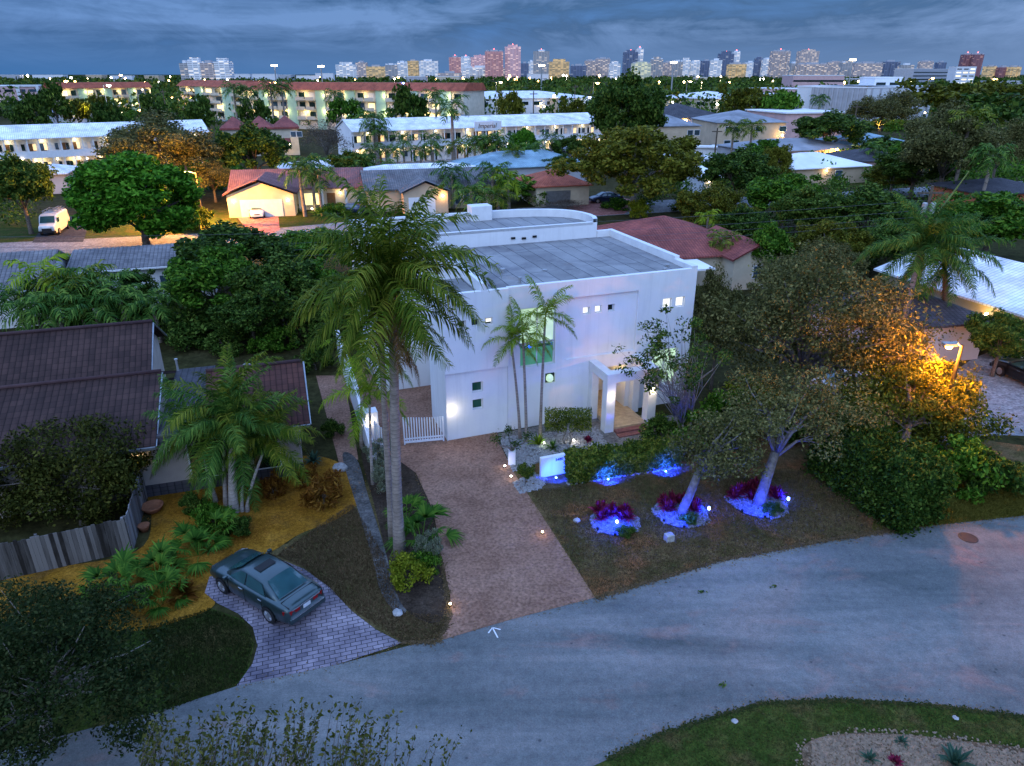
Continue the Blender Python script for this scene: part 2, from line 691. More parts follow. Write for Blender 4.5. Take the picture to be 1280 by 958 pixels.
def ground_mat(name, cols, scale=0.4, fine=22.0, bump=0.5, rough=0.95, patch=None, dist=0.03, mid=0.75):
    t = NT(name)
    co = t.coord('World')
    n1 = t.noise(co, scale, 7, 0.62, 0.4)
    k = len(cols)
    col = t.ramp(n1, [(0.28 + 0.44 * i / (k - 1), c) for i, c in enumerate(cols)])
    if patch:
        pn = t.ramp(t.noise(t.coord('World', loc=(17, 5, 0)), patch[1], 5, 0.6), [(0.5, 0.0), (0.66, patch[2])])
        col = t.mix(pn, col, patch[0])
    n2 = t.noise(co, fine, 5, 0.7)
    n3 = t.noise(co, fine * 0.28, 5, 0.72)
    g = t.ramp(n2, [(0.3, (0.35, 0.35, 0.35)), (0.7, (1.65, 1.65, 1.65))])
    col = t.mix(0.8, col, g, 'MULTIPLY')
    g = t.ramp(n3, [(0.32, (0.45, 0.45, 0.45)), (0.68, (1.55, 1.55, 1.55))])
    col = t.mix(mid, col, g, 'MULTIPLY')
    t.bump(n2, bump, dist)
    return t.done(col, rough, 0, 0.04)


M['g_base'] = ground_mat('ground_soil', [(0.026, 0.028, 0.009), (0.042, 0.038, 0.014), (0.06, 0.046, 0.022)], 0.05, 3.0)
M['g_dry'] = ground_mat('dry_lawn', [(0.040, 0.042, 0.012), (0.088, 0.066, 0.026), (0.15, 0.095, 0.048)], 0.55, 15.0,
                        patch=((0.22, 0.085, 0.035), 0.45, 0.75))
M['g_dull'] = ground_mat('dull_lawn', [(0.054, 0.050, 0.016), (0.088, 0.068, 0.028), (0.13, 0.092, 0.044)], 0.6, 15.0)
M['g_green'] = ground_mat('green_lawn', [(0.020, 0.042, 0.006), (0.038, 0.056, 0.010), (0.080, 0.070, 0.020)], 0.7, 15.0,
                        patch=((0.085, 0.055, 0.024), 0.8, 0.7))
M['g_mulch'] = ground_mat('orange_mulch', [(0.16, 0.072, 0.008), (0.27, 0.125, 0.014), (0.37, 0.18, 0.026)], 0.9, 26.0, 0.9,
                         patch=((0.075, 0.045, 0.018), 0.8, 0.65))
M['g_soil'] = ground_mat('dark_soil', [(0.028, 0.020, 0.014), (0.048, 0.034, 0.024), (0.07, 0.05, 0.035)], 0.9, 14.0)
M['g_gravel'] = ground_mat('grey_gravel', [(0.10, 0.09, 0.08), (0.17, 0.155, 0.14), (0.24, 0.22, 0.20)], 0.8, 20.0, 0.9)
M['g_tan'] = ground_mat('tan_gravel', [(0.07, 0.045, 0.027), (0.14, 0.092, 0.055), (0.22, 0.15, 0.095)], 0.9, 16.0, 0.9)
M['g_drive'] = ground_mat('stamped_drive', [(0.185, 0.098, 0.066), (0.25, 0.138, 0.094), (0.315, 0.182, 0.128)], 0.45, 9.0, 0.4, mid=0.22)


def asphalt():
    t = NT('road_asphalt')
    co = t.coord('World')
    ang = R(-21)
    co2 = t.coord('World', scale=(0.05, 0.5, 1), rot=(0, 0, ang))
    n1 = t.noise(co, 0.16, 8, 0.62, 0.6)
    n2 = t.noise(co2, 1.6, 7, 0.6, 0.5)
    f = t.math('ADD', t.math('MULTIPLY', n1, 0.5), t.math('MULTIPLY', n2, 0.5))
    col = t.ramp(f, [(0.36, (0.078, 0.090, 0.088)), (0.5, (0.138, 0.144, 0.140)), (0.64, (0.21, 0.204, 0.192))])
    # reddish clay stains
    pn = t.ramp(t.noise(t.coord('World', loc=(4.2, 1.3, 0), scale=(0.55, 1, 1), rot=(0, 0, ang)), 0.55, 8, 0.68, 0.6),
                [(0.55, 0.0), (0.74, 0.65)])
    col = t.mix(pn, col, (0.27, 0.145, 0.12))
    cr = t.voro(t.coord('World', scale=(0.07, 0.8, 1), rot=(0, 0, ang)), 0.5, 'DISTANCE_TO_EDGE')
    wob = t.noise(co, 2.0, 4)
    crack = t.ramp(t.math('ADD', cr, t.math('MULTIPLY', wob, 0.02)), [(0.004, 0.35), (0.010, 0.0)])
    col = t.mix(crack, col, (0.05, 0.055, 0.06))
    g = t.ramp(t.noise(co, 26, 5, 0.75), [(0.3, (0.5, 0.5, 0.5)), (0.7, (1.5, 1.5, 1.5))])
    col = t.mix(0.65, col, g, 'MULTIPLY')
    g = t.ramp(t.noise(co, 3.2, 6, 0.7), [(0.3, (0.78, 0.78, 0.80)), (0.7, (1.2, 1.2, 1.2))])
    col = t.mix(0.8, col, g, 'MULTIPLY')
    spots = t.ramp(t.voro(t.coord('World', scale=(1, 1, 0)), 1.1), [(0.035, 0.6), (0.07, 0.0)])
    col = t.mix(spots, col, (0.03, 0.035, 0.04))
    t.bump(t.noise(co, 40, 3), 0.35, 0.012)
    return t.done(col, 0.85, 0, 0.12)


M['asphalt'] = asphalt()
M['asphalt2'] = ground_mat('street_asphalt', [(0.15, 0.15, 0.155), (0.20, 0.20, 0.205), (0.26, 0.26, 0.26)], 0.12, 6.0, 0.2)
M['asphalt_dark'] = ground_mat('dark_asphalt', [(0.035, 0.038, 0.045), (0.05, 0.052, 0.06), (0.07, 0.07, 0.075)], 0.2, 6.0, 0.2)
M['redpave'] = ground_mat('red_paving', [(0.26, 0.11, 0.10), (0.33, 0.15, 0.13), (0.40, 0.20, 0.17)], 0.5, 5.0, 0.2)


def pavers():
    t = NT('brick_pavers')
    co = t.coord('World', rot=(0, 0, R(-17)))
    br = t.node('ShaderNodeTexBrick', offset=0.5)
    t.l.new(co, br.inputs[0])
    br.inputs['Color1'].default_value = (0.29, 0.25, 0.28, 1)
    br.inputs['Color2'].default_value = (0.19, 0.165, 0.19, 1)
    br.inputs['Mortar'].default_value = (0.045, 0.042, 0.05, 1)
    br.inputs['Scale'].default_value = 1.0
    br.inputs['Mortar Size'].default_value = 0.013
    br.inputs['Brick Width'].default_value = 0.34
    br.inputs['Row Height'].default_value = 0.17
    st = t.ramp(t.noise(t.coord('World'), 0.6, 6, 0.6), [(0.35, (0.45, 0.45, 0.5)), (0.62, (1.25, 1.22, 1.2))])
    col = t.mix(1.0, br.outputs[0], st, 'MULTIPLY')
    t.bump(br.outputs[1], -0.5, 0.01)
    return t.done(col, 0.8)


M['pavers'] = pavers()
M['redbrick'] = plain('red_brick_step', (0.22, 0.085, 0.07), 0.85, var=0.25, scale=7)
M['tanfloor'] = plain('tan_stone_floor', (0.46, 0.34, 0.20), 0.6, var=0.18, scale=5)


# ================================================================== ground and paving
def smooth_closed(pts, n=6):
    out = []
    k = len(pts)
    for i in range(k):
        p0, p1, p2, p3 = (pts[(i + j - 1) % k] for j in range(4))
        for s in range(n):
            t = s / n
            out.append(0.5 * ((2 * p1) + (p2 - p0) * t + (2 * p0 - 5 * p1 + 4 * p2 - p3) * t * t
                              + (3 * p1 - p0 - 3 * p2 + p3) * t ** 3))
    return out


def sheet(name, px, m, z=0.01, smooth=True, world_pts=False, thick=0.0):
    pts = [Vector(p) if world_pts else G(*p) for p in px]
    pts = [Vector((p[0], p[1], 0)) for p in pts]
    if smooth:
        pts = smooth_closed(pts)
    mb = MB()
    if thick:
        mb.prism([(p.x, p.y) for p in pts], z - thick, z)
    else:
        mb.poly([(p.x, p.y, z) for p in pts])
    o = mb.build(name, m)
    if o.data.polygons[0].normal.z < 0 and not thick:
        o.data.flip_normals()
    return tag(o, kind='structure')


mb = MB()
mb.quad((-9000, -300, 0), (9000, -300, 0), (9000, 12000, 0), (-9000, 12000, 0))
tag(mb.build('ground', M['g_base']), kind='structure')

# near road: the top edge runs up to the right, the lower edge bends away
road_top = [G(*p) for p in [(215, 885), (300, 857), (420, 832), (560, 795), (744, 747), (900, 700), (1040, 674), (1130, 661), (1280, 645)]]
d_in = (road_top[0] - road_top[2]).normalized()
d_out = (road_top[-1] - road_top[-2]).normalized()
road_bot = [G(*p) for p in [(760, 950), (830, 917), (950, 880), (1050, 876), (1160, 882), (1280, 897)]]
pts = ([road_top[0] + d_in * 40, road_top[0] + d_in * 10] + road_top + [road_top[-1] + d_out * 8, Vector((70, 30, 0)), Vector((70, 6, 0)),
       Vector((28, 13.0, 0))] + road_bot[::-1] + [G(560, 1040), road_top[0] + d_in * 12 + Vector((3, -7.5, 0)), road_top[0] + d_in * 42 + Vector((3, -8, 0))])
mbr = MB()
mbr.poly([(p.x, p.y, 0.02) for p in pts])
o = mbr.build('road', M['asphalt'])
if o.data.polygons[0].normal.z < 0:
    o.data.flip_normals()
tag(o, kind='structure')

sheet('lawn', [(640, 590), (744, 752), (830, 727), (900, 704), (1040, 677), (1130, 664), (1285, 650), (1300, 560), (1000, 520), (760, 545)],
      M['g_dry'], 0.012, False)
sheet('lawn', [(1090, 665), (1130, 662), (1290, 648), (1300, 600), (1230, 590), (1120, 615)], ground_mat('lamp_tinted_lawn', [(0.036, 0.040, 0.006), (0.075, 0.068, 0.010), (0.12, 0.095, 0.018)], 0.7, 15.0), 0.016)  # orange light of an off-frame lamp is put into this grass colour
sheet('lawn', [(300, 690), (360, 680), (440, 610), (470, 600), (520, 600), (560, 700), (562, 772), (548, 806), (500, 806), (400, 760)],
      M['g_dull'], 0.010, False)
sheet('lawn', [(-30, 790), (120, 770), (180, 785), (262, 760), (304, 775), (318, 805), (310, 840), (290, 862), (210, 890), (-60, 970)],
      M['g_green'], 0.012, False)
sheet('lawn', [(690, 985), (760, 951), (830, 918), (950, 881), (1050, 877), (1160, 883), (1300, 900), (1500, 960), (1500, 1200), (600, 1200)],
      M['g_green'], 0.05, False)
sheet('garden_bed_ground', [(1010, 930), (1060, 919), (1120, 920), (1200, 928), (1300, 945), (1400, 1010), (1250, 1100), (1050, 1080), (1005, 960)],
      M['g_tan'], 0.07)
sheet('mulch_ground', [(-60, 745), (40, 715), (170, 690), (190, 640), (185, 600), (300, 585), (390, 570), (440, 590), (450, 625), (420, 650),
                       (375, 668), (340, 690), (300, 705), (262, 735), (268, 757), (230, 775), (160, 790), (60, 780), (-60, 790)], M['g_mulch'], 0.02)
sheet('driveway', [(545, 803), (640, 775), (744, 748), (700, 680), (664, 625), (640, 588), (625, 556), (621, 540), (562, 520), (552, 478), (440, 466),
                   (425, 470), (462, 560), (490, 570), (520, 592), (542, 640), (552, 700), (563, 745), (563, 770)], M['g_drive'], 0.03, False)
sheet('paver_driveway', [(296, 858), (316, 830), (322, 808), (316, 785), (298, 768), (272, 755), (256, 742), (262, 722), (300, 705), (350, 700),
                         (380, 712), (412, 735), (440, 765), (470, 788), (503, 805), (420, 832)], M['pavers'], 0.026, False)
sheet('gravel_path', [(428, 570), (446, 575), (460, 620), (482, 690), (492, 735), (508, 762), (496, 768), (476, 740), (466, 700), (448, 640)],
      ground_mat('dark_path_gravel', [(0.05, 0.048, 0.045), (0.10, 0.095, 0.09), (0.16, 0.15, 0.14)], 0.8, 9.0, 0.9), 0.022)
sheet('brick_path', [(395, 470), (430, 470), (448, 575), (424, 580)], M['g_drive'], 0.018, False)
sheet('planting_bed_ground', [(452, 560), (490, 572), (520, 594), (540, 640), (550, 700), (560, 760), (540, 780), (505, 760), (490, 720), (470, 640)],
      M['g_soil'], 0.024)
sheet('garden_bed_ground', [(622, 543), (640, 588), (662, 583), (700, 570), (850, 562), (850, 520), (740, 520)], M['g_gravel'], 0.028, False)
# second street, drives and car parks
sheet('street', [G(-60, 322), G(0, 322), G(300, 306), G(560, 282), G(790, 268), G(1000, 256), G(1500, 225), G(1500, 214), G(1000, 243), G(790, 252), G(560, 266),
                 G(300, 290), G(0, 304), G(-100, 308)], M['asphalt2'], 0.02, False, True)
sheet('driveway', [(40, 304), (62, 270), (95, 270), (112, 278), (104, 303)], M['asphalt_dark'], 0.03, False)
sheet('driveway', [(292, 266), (347, 264), (350, 288), (318, 300)], M['redpave'], 0.03, False)
sheet('driveway', [(705, 250), (760, 244), (800, 252), (780, 268), (712, 272)], M['redpave'], 0.03, False)
sheet('lawn', [(-40, 306), (40, 303), (62, 268), (-40, 262)], M['g_green'], 0.012, False)
sheet('lawn', [(106, 301), (300, 288), (292, 262), (112, 270)], M['g_green'], 0.012, False)
sheet('lawn', [(348, 286), (470, 276), (470, 262), (348, 266)], M['g_green'], 0.012, False)
sheet('lawn', [(1050, 235), (1130, 236), (1130, 222), (1050, 222)], M['g_green'], 0.012, False)
sheet('car_park_ground', [(430, 205), (740, 203), (760, 192), (420, 194)], M['asphalt2'], 0.012, False)
sheet('street', [(780, 187), (1010, 190), (1010, 182), (780, 180)], M['asphalt2'], 0.012, False)
sheet('street', [(120, 158), (330, 150), (330, 147), (120, 152)], M['asphalt2'], 0.012, False)
sheet('driveway', [(1110, 560), (1180, 480), (1225, 445), (1300, 430), (1400, 470), (1400, 540), (1230, 545), (1170, 560)], M['asphalt2'], 0.02)
sheet('terrace_ground', [(225, 378), (250, 360), (250, 345), (180, 350), (60, 372), (-40, 392), (-40, 410), (120, 400)], M['concrete'], 0.02, False)

# ================================================================== the white house
HA, HR = Vector((-3.22, 31.52, 0)), R(20.5)
UX, UY = Vector((math.cos(HR), math.sin(HR), 0)), Vector((-math.sin(HR), math.cos(HR), 0))


def HL(u, w, z=0.0):
    return HA + UX * u + UY * w + Vector((0, 0, z))


def wall_holes(mb, u0, u1, z0, z1, w, holes, depth=0.20, mi=0):
    us = sorted({u0, u1, *[h[0] for h in holes], *[h[1] for h in holes]})
    zs = sorted({z0, z1, *[h[2] for h in holes], *[h[3] for h in holes]})
    for a, b in zip(us, us[1:]):
        for c, d in zip(zs, zs[1:]):
            m_, n_ = (a + b) / 2, (c + d) / 2
            if any(h[0] < m_ < h[1] and h[2] < n_ < h[3] for h in holes):
                continue
            mb.quad((a, w, c), (b, w, c), (b, w, d), (a, w, d), mi)
    for a, b, c, d in holes:
        e = w + depth
        mb.quad((a, w, c), (a, e, c), (b, e, c), (b, w, c), mi)
        mb.quad((a, w, d), (b, w, d), (b, e, d), (a, e, d), mi)
        mb.quad((a, w, c), (a, w, d), (a, e, d), (a, e, c), mi)
        mb.quad((b, w, c), (b, e, c), (b, e, d), (b, w, d), mi)


def frame_and_pane(parent, a, b, c, d, w, fm, pm, t=0.05, mullions=(), rails=(), name='window', depth=0.17):
    """window in a hole (a..b, c..d) of the wall plane w"""
    mb = MB()
    e0, e1 = w + depth - 0.05, w + depth
    mb.box(a + 0.003, e0, c + 0.003, a + t, e1, d - 0.003)
    mb.box(b - t, e0, c + 0.003, b - 0.003, e1, d - 0.003)
    mb.box(a + t, e0, d - t, b - t, e1, d - 0.003)
    mb.box(a + t, e0, c + 0.003, b - t, e1, c + t)
    for q in mullions:
        mb.box(q - t / 2, e0 + 0.004, c + t, q + t / 2, e1 - 0.004, d - t)
    for q in rails:
        mb.box(a + t, e0 + 0.006, q - t / 2, b - t, e1 - 0.006, q + t / 2)
    f = mb.build(name, fm, parent)
    g = MB()
    g.box(a + 0.004, e1 - 0.02, c + 0.004, b - 0.004, e1 - 0.008, d - 0.004)
    g.build('pane', pm, f)
    return f


house = thing('white_house', 'white two-storey modern house with flat grey roof and lit portico', 'house', HA, HR)
ZT = 7.64
WL = -2.0
mw = MB()
sw = 0.19
h_up = [(u - sw, u + sw, 6.12 - sw, 6.12 + sw) for u in (0.92, 1.58, 2.25)]
h_lo = [(1.37, 1.93, 2.45, 3.0), (1.37, 1.93, 1.51, 2.06)]
wall_holes(mw, 0, 3.27, 3.67, ZT, 0.0, h_up)
wall_holes(mw, 0.02, 3.25, -0.2, 3.67, 0.12, h_lo)
mw.quad((0, 0, 3.67), (0, 0.12, 3.67), (3.27, 0.12, 3.67), (3.27, 0, 3.67))
mw.quad((3.27, 0, 3.67), (3.27, 0.15, 3.67), (3.27, 0.15, ZT), (3.27, 0, ZT))
h_c = [(3.92, 5.82, 3.40, 6.50), (5.31, 5.87, 2.34, 2.90), (6.42, 10.45, 3.50, 6.78), (8.35, 10.05, 0.25, 2.75),
       (11.95, 12.5, 5.62, 6.17), (12.74, 13.29, 5.62, 6.17), (11.6, 13.2, 1.2, 3.3)]
wall_holes(mw, 3.27, 13.9, -0.2, ZT, 0.15, h_c)
h_p = [(u - sw, u + sw, 5.98 - sw, 5.98 + sw) for u in (7.56, 8.24, 8.97)]
wall_holes(mw, 6.42, 10.45, 3.50, 6.78, 0.27, h_p)
# sides and back
mw.quad((0, 3.1, -0.2), (0, 0, -0.2), (0, 0, ZT), (0, 3.1, ZT))
mw.quad((0, 3.1, -0.2), (0, 3.1, ZT), (1.9, 3.1, ZT), (1.9, 3.1, -0.2))
mw.quad((1.9, 7.2, -0.2), (1.9, 3.1, -0.2), (1.9, 3.1, ZT), (1.9, 7.2, ZT))
wall_holes(mw, WL, 1.9, -0.2, 8.45, 7.2, [(-1.45, -0.95, 3.9, 5.4)])
mw.quad((WL, 14.5, -0.2), (WL, 7.2, -0.2), (WL, 7.2, 8.45), (WL, 14.5, 8.45))
mw.quad((13.9, 0.15, -0.2), (13.9, 9.6, -0.2), (13.9, 9.6, ZT), (13.9, 0.15, ZT))
# entrance alcove behind the portico
mw.quad((8.35, 0.35, 0.25), (8.35, 2.6, 0.25), (8.35, 2.6, 2.75), (8.35, 0.35, 2.75))
mw.quad((10.05, 2.6, 0.25), (10.05, 0.35, 0.25), (10.05, 0.35, 2.75), (10.05, 2.6, 2.75))
mw.quad((8.35, 2.6, 0.25), (10.05, 2.6, 0.25), (10.05, 2.6, 2.75), (8.35, 2.6, 2.75))
mw.quad((8.35, 0.35, 2.75), (8.35, 2.6, 2.75), (10.05, 2.6, 2.75), (10.05, 0.35, 2.75))
# front lip of the flat roof
mw.quad((0, 0, ZT), (3.27, 0, ZT), (3.27, 0.25, ZT), (0, 0.25, ZT))
mw.quad((3.27, 0.15, ZT), (13.9, 0.15, ZT), (13.9, 0.40, ZT), (3.27, 0.40, ZT))
mw.quad((0, 0.25, ZT), (3.27, 0.25, ZT), (3.27, 0.25, 7.3), (0, 0.25, 7.3))
mw.quad((3.27, 0.40, ZT), (13.9, 0.40, ZT), (13.9, 0.40, 7.3), (3.27, 0.40, 7.3))
# rear wing with the rounded back corner
curve = [(12.7, 9.5), (13.0, 10.3), (13.05, 11.1), (12.9, 12.0), (12.55, 12.75), (12.0, 13.35), (11.2, 13.85), (10.3, 14.15), (9.2, 14.4), (8.0, 14.5)]
WT = 8.45
mw.quad((1.9, 9.5, 7.3), (12.7, 9.5, 7.3), (12.7, 9.5, WT), (1.9, 9.5, WT))
back = curve + [(WL, 14.5)]
for (a, b), (c, d) in zip(back, back[1:]):
    mw.quad((a, b, -0.2), (c, d, -0.2), (c, d, WT + 0.2), (a, b, WT + 0.2))
mw.quad((12.7, 9.5, -0.2), (13.9, 9.6, -0.2), (13.9, 9.6, ZT), (12.7, 9.6, ZT))
mw.build('wall', M['white'], house)

rf = MB()
rf.poly([(0.003, 0.25, 7.5), (3.27, 0.25, 7.5), (3.27, 0.4, 7.5), (13.9, 0.4, 7.5), (13.9, 9.49, 7.5), (1.9, 9.49, 7.5), (1.9, 3.1, 7.5), (0.003, 3.1, 7.5)])
rf.poly([(WL + .01, 7.21, 8.2), (1.9, 7.21, 8.2), (1.9, 9.51, 8.2), (12.68, 9.51, 8.2)] + [(a, b, 8.2) for a, b in curve[1:]] + [(WL + .01, 14.49, 8.2)])
roof_o = rf.build('roof', M['membrane'], house)
# parapets
pp = MB()
pp.box(1.9, 0.02, 7.46, 2.22, 5.0, 8.02)
pp.box(1.92, 5.0, 7.46, 2.20, 9.5, 7.85)
pp.build('parapet', M['white2'], house, bevel=0.02)
pp = MB()
pp.box(13.55, 0.16, 7.46, 13.91, 1.9, 7.78)
pp.box(13.60, 1.9, 7.46, 13.90, 9.75, 7.92)
pp.box(12.72, 9.45, 7.46, 13.60, 9.75, 7.90)
pp.build('parapet', M['white2'], house, bevel=0.02)
pp = MB()
rim_in = [(12.42, 9.5), (12.7, 10.35), (12.73, 11.1), (12.6, 11.9), (12.28, 12.55), (11.8, 13.1), (11.05, 13.55), (10.2, 13.85), (9.15, 14.1), (8.0, 14.2), (WL + .3, 14.2)]
for i in range(len(back) - 1):
    (a, b), (c, d), (e, f), (g, h) = back[i], back[i + 1], rim_in[i + 1], rim_in[i]
    z = WT + 0.22
    pp.quad((a, b, z), (c, d, z), (e, f, z), (g, h, z))
    pp.quad((g, h, z), (e, f, z), (e, f, 8.15), (g, h, 8.15))
    pp.quad((a, b, z), (a, b, z - 0.3), (c, d, z - 0.3), (c, d, z))
pp.box(WL, 7.2, 8.2, WL + .25, 14.2, 8.6)
pp.box(WL + .25, 7.2, 8.3, 1.9, 7.42, 8.5)
pp.box(1.9, 9.5, 8.3, 12.42, 9.72, 8.47)
pp.build('parapet', M['white2'], house)
ch = MB()
ch.box(5.75, 13.6, 8.2, 7.15, 14.6, 9.15)
ch.build('chimney', M['white2'], house, bevel=0.03)
for u, z in ((7.05, 7.86), (7.75, 7.80), (8.45, 7.86)):
    v_ = MB()
    v_.box(u - 0.13, 9.42, z - 0.06, u + 0.13, 9.5, z + 0.06)
    v_.build('roof_vent', M['black'], house)
for u, w_, r, h in ((4.3, 1.2, 0.07, 0.3), (4.2, 3.4, 0.10, 0.22), (6.4, 3.0, 0.09, 0.05), (12.9, 1.5, 0.09, 0.12), (3.2, 6.6, 0.1, 0.06), (12.4, 0.9, 0.08, 0.1)):
    v_ = MB()
    v_.lathe([(r, 7.49), (r, 7.5 + h * 0.7), (r * 1.5, 7.5 + h * 0.72), (r * 1.4, 7.5 + h)], 10, (u, w_, 0))
    v_.build('vent_pipe', M['steel'], house)
# windows
for i, h in enumerate(h_up):
    f = frame_and_pane(house, *h, 0.0, M['white2'], [M['glass'], M['glass'], M['glass']][i])
    if i == 2:
        g = MB()
        g.box(h[0] + 0.06, 0.06, h[2] + 0.16, h[1] - 0.06, 0.07, h[3] - 0.06)
        g.build('blind', M['lit_white'], f)
for h in h_lo:
    frame_and_pane(house, *h, 0.12, M['white2'], M['glass_green'])
f = frame_and_pane(house, 3.92, 5.82, 4.62, 6.50, 0.15, M['white2'], M['lit_green'], 0.06, mullions=(4.87,))
f = frame_and_pane(house, 3.92, 5.82, 3.40, 4.60, 0.15, M['white2'], M['lit_green_low'], 0.06, mullions=(4.87,))
g = MB()
g.box(4.05, 0.23, 4.40, 5.7, 0.235, 4.52)
g.build('balcony_rail', M['glass_green'], house)
f = frame_and_pane(house, 5.31, 5.87, 2.34, 2.90, 0.15, M['black'], M['glass_green'], 0.09)
sd_ = MB()
sd_.lathe([(0.02, 0), (0.15, 0.01), (0.19, 0.07), (0.19, 0.22), (0.14, 0.32), (0.05, 0.38)], 14, (5.59, 0.20, 2.43))
sd_.build('vase', M['lit_green'], house)
for i, h in enumerate(h_p):
    f = frame_and_pane(house, *h, 0.27, M['white2'], M['lit_white'] if i < 2 else M['glass'])
for h in h_c[4:6]:
    frame_and_pane(house, *h, 0.15, M['white2'], M['lit_white'])
frame_and_pane(house, *h_c[6], 0.15, M['white2'], M['lit_green'], 0.06, mullions=(12.4,))
frame_and_pane(house, -1.45, -0.95, 3.9, 5.4, 7.2, M['white2'], M['glass_green'], rails=(4.6,))
# entrance door
d = MB()
d.box(8.45, 2.5, 0.27, 9.3, 2.58, 2.55)
dd = d.build('door', M['door_brown'], house, bevel=0.01)
d = MB()
d.box(9.18, 2.44, 1.2, 9.22, 2.5, 1.5)
d.build('handle', M['metal'], dd)
# portico
pt = MB()
fw, zt = -1.95, 3.28
for u0 in (7.80, 10.22):
    pt.box(u0, fw, -0.1, u0 + 0.5, fw + 0.5, 2.8)
pt.box(7.80, -0.25, -0.1, 8.22, 0.148, 2.8)
pt.box(10.30, -0.25, -0.1, 10.72, 0.148, 2.8)
pt.box(7.78, fw - 0.02, 2.8, 10.74, fw + 0.52, zt)
pt.box(7.78, fw + 0.52, 2.8, 8.24, 0.147, zt)
pt.box(10.28, fw + 0.52, 2.8, 10.74, 0.147, zt)
pt.build('portico', M['white2'], house, bevel=0.015)
fl = MB()
fl.box(8.25, fw + 0.02, -0.1, 10.25, 0.147, 0.252)
fl.box(8.353, 0.147, -0.1, 10.047, 2.597, 0.252)
fl.build('porch_floor', M['tanfloor'], house)
for k in range(2):
    s_ = MB()
    s_.box(8.32 - 0.05 * k, fw - 0.36 * (k + 1), -0.1, 10.20 + 0.05 * k, fw + 0.02 - 0.36 * k, 0.16 - 0.08 * k)
    s_.build('step', M['redbrick'], house, bevel=0.01)


def sconce(u, w, z, e=26, col=WARM, bulb='bulb_warm'):
    b = MB()
    b.box(u - 0.06, w - 0.09, z - 0.12, u + 0.06, w, z + 0.12)
    s_ = b.build('wall_lamp', M[bulb], house)
    lamp('lamp_light', (u, w - 0.42, z), col, e * .9, 0.06, s_)


sconce(0.23, 0.12, 1.70, 15, (1, 0.86, 0.62))
sconce(8.05, fw, 2.05, 11, (1, 0.80, 0.52))
sconce(10.47, fw, 2.05, 13, (1, 0.86, 0.62))
lamp('entry_light', (9.2, 0.9, 2.6), (1, 0.66, 0.24), 40, 0.12, house)
lamp('porch_light', (9.3, -0.9, 2.7), (1, 0.62, 0.24), 22, 0.12, house)
dl = MB()
dl.lathe([(0.09, 2.70), (0.09, 2.745)], 12, (9.2, 1.2, 0))
dl.build('ceiling_lamp', M['bulb_warm'], house)
# band on the garage corner and side wall of the drive
drain = MB()
drain.tube([(3.31, 0.1, 3.7), (3.31, 0.1, 7.3)], 0.03, 8)
drain.build('downpipe', M['white2'], house)

wl_ = thing('boundary_wall', 'low white boundary wall running along the gated driveway', 'wall')
w0, w1 = G(434, 476), G(470, 592)
dirw = (w1 - w0).normalized()
nrm = Vector((-dirw.y, dirw.x, 0))
mb = MB()
a = w0 - dirw * 4
prof = [(a, 1.9), (w0, 1.9), (w0 + dirw * 6.3, 1.9), (w1 - dirw * 2.6, 1.25), (w1, 1.0)]
for (p, h1), (q, h2) in zip(prof, prof[1:]):
    l, r = nrm * 0.11, nrm * -0.11
    P8 = [p + l, p + r, q + r, q + l]
    mb.add([(v.x, v.y, -0.1) for v in P8] + [(P8[0].x, P8[0].y, h1), (P8[1].x, P8[1].y, h1), (P8[2].x, P8[2].y, h2), (P8[3].x, P8[3].y, h2)],
           [(0, 3, 2, 1), (4, 5, 6, 7), (0, 1, 5, 4), (1, 2, 6, 5), (2, 3, 7, 6), (3, 0, 4, 7)])
mb.build('wall', M['white'], wl_)
pil = MB()
pc = G(466, 552)
pil.box(-0.32, -0.32, -0.1, 0.32, 0.32, 1.75)
pil.build('gate_pier', M['white'], wl_, (pc.x, pc.y, 0), HR, bevel=0.02)
sl = MB()
sl.lathe([(0.02, 0), (0.06, 0.02), (0.06, 0.14), (0.03, 0.18)], 10)
s_ = sl.build('wall_lamp', M['bulb_warm'], wl_, (pc.x + 0.05, pc.y - 0.42, 1.2))
lamp('lamp_light', (pc.x + 0.05, pc.y - 0.6, 1.3), (1, 0.86, 0.62), 9, 0.06, wl_)


def gate(label, p, q, sag):
    t = thing('driveway_gate', label, 'gate', p, math.atan2(q.y - p.y, q.x - p.x), 'white picket gate leaves across the driveway')
    L_ = (q - p).length
    f = MB()
    f.box(0, -0.03, 0.12, L_, 0.03, 0.22)
    f.box(0, -0.028, 0.32, L_, 0.028, 0.38)
    f.box(-0.03, -0.04, 0.05, 0.04, 0.04, 1.55)
    f.box(L_ - 0.04, -0.04, 0.05, L_ + 0.03, 0.04, 1.4)
    f.build('frame', M['white2'], t)
    n = max(3, int(L_ / 0.125))
    for i in range(1, n):
        x = L_ * i / n
        b = MB()
        zt_ = 1.55 - sag * math.sin(PI * 0.5 * i / n)
        b.box(x - 0.028, -0.02, 0.13, x + 0.028, 0.02, zt_)
        b.build('picket', M['white2'], t)


gp = G(556, 552)
gm = G(506, 557)
gate('white picket driveway gate leaf closed against the house corner', gm, gp - Vector((0.05, 0.02, 0)), 0.15)
gate('short white picket gate leaf half hidden behind the palm trunks', G(471, 562), G(484, 566), 0.3)

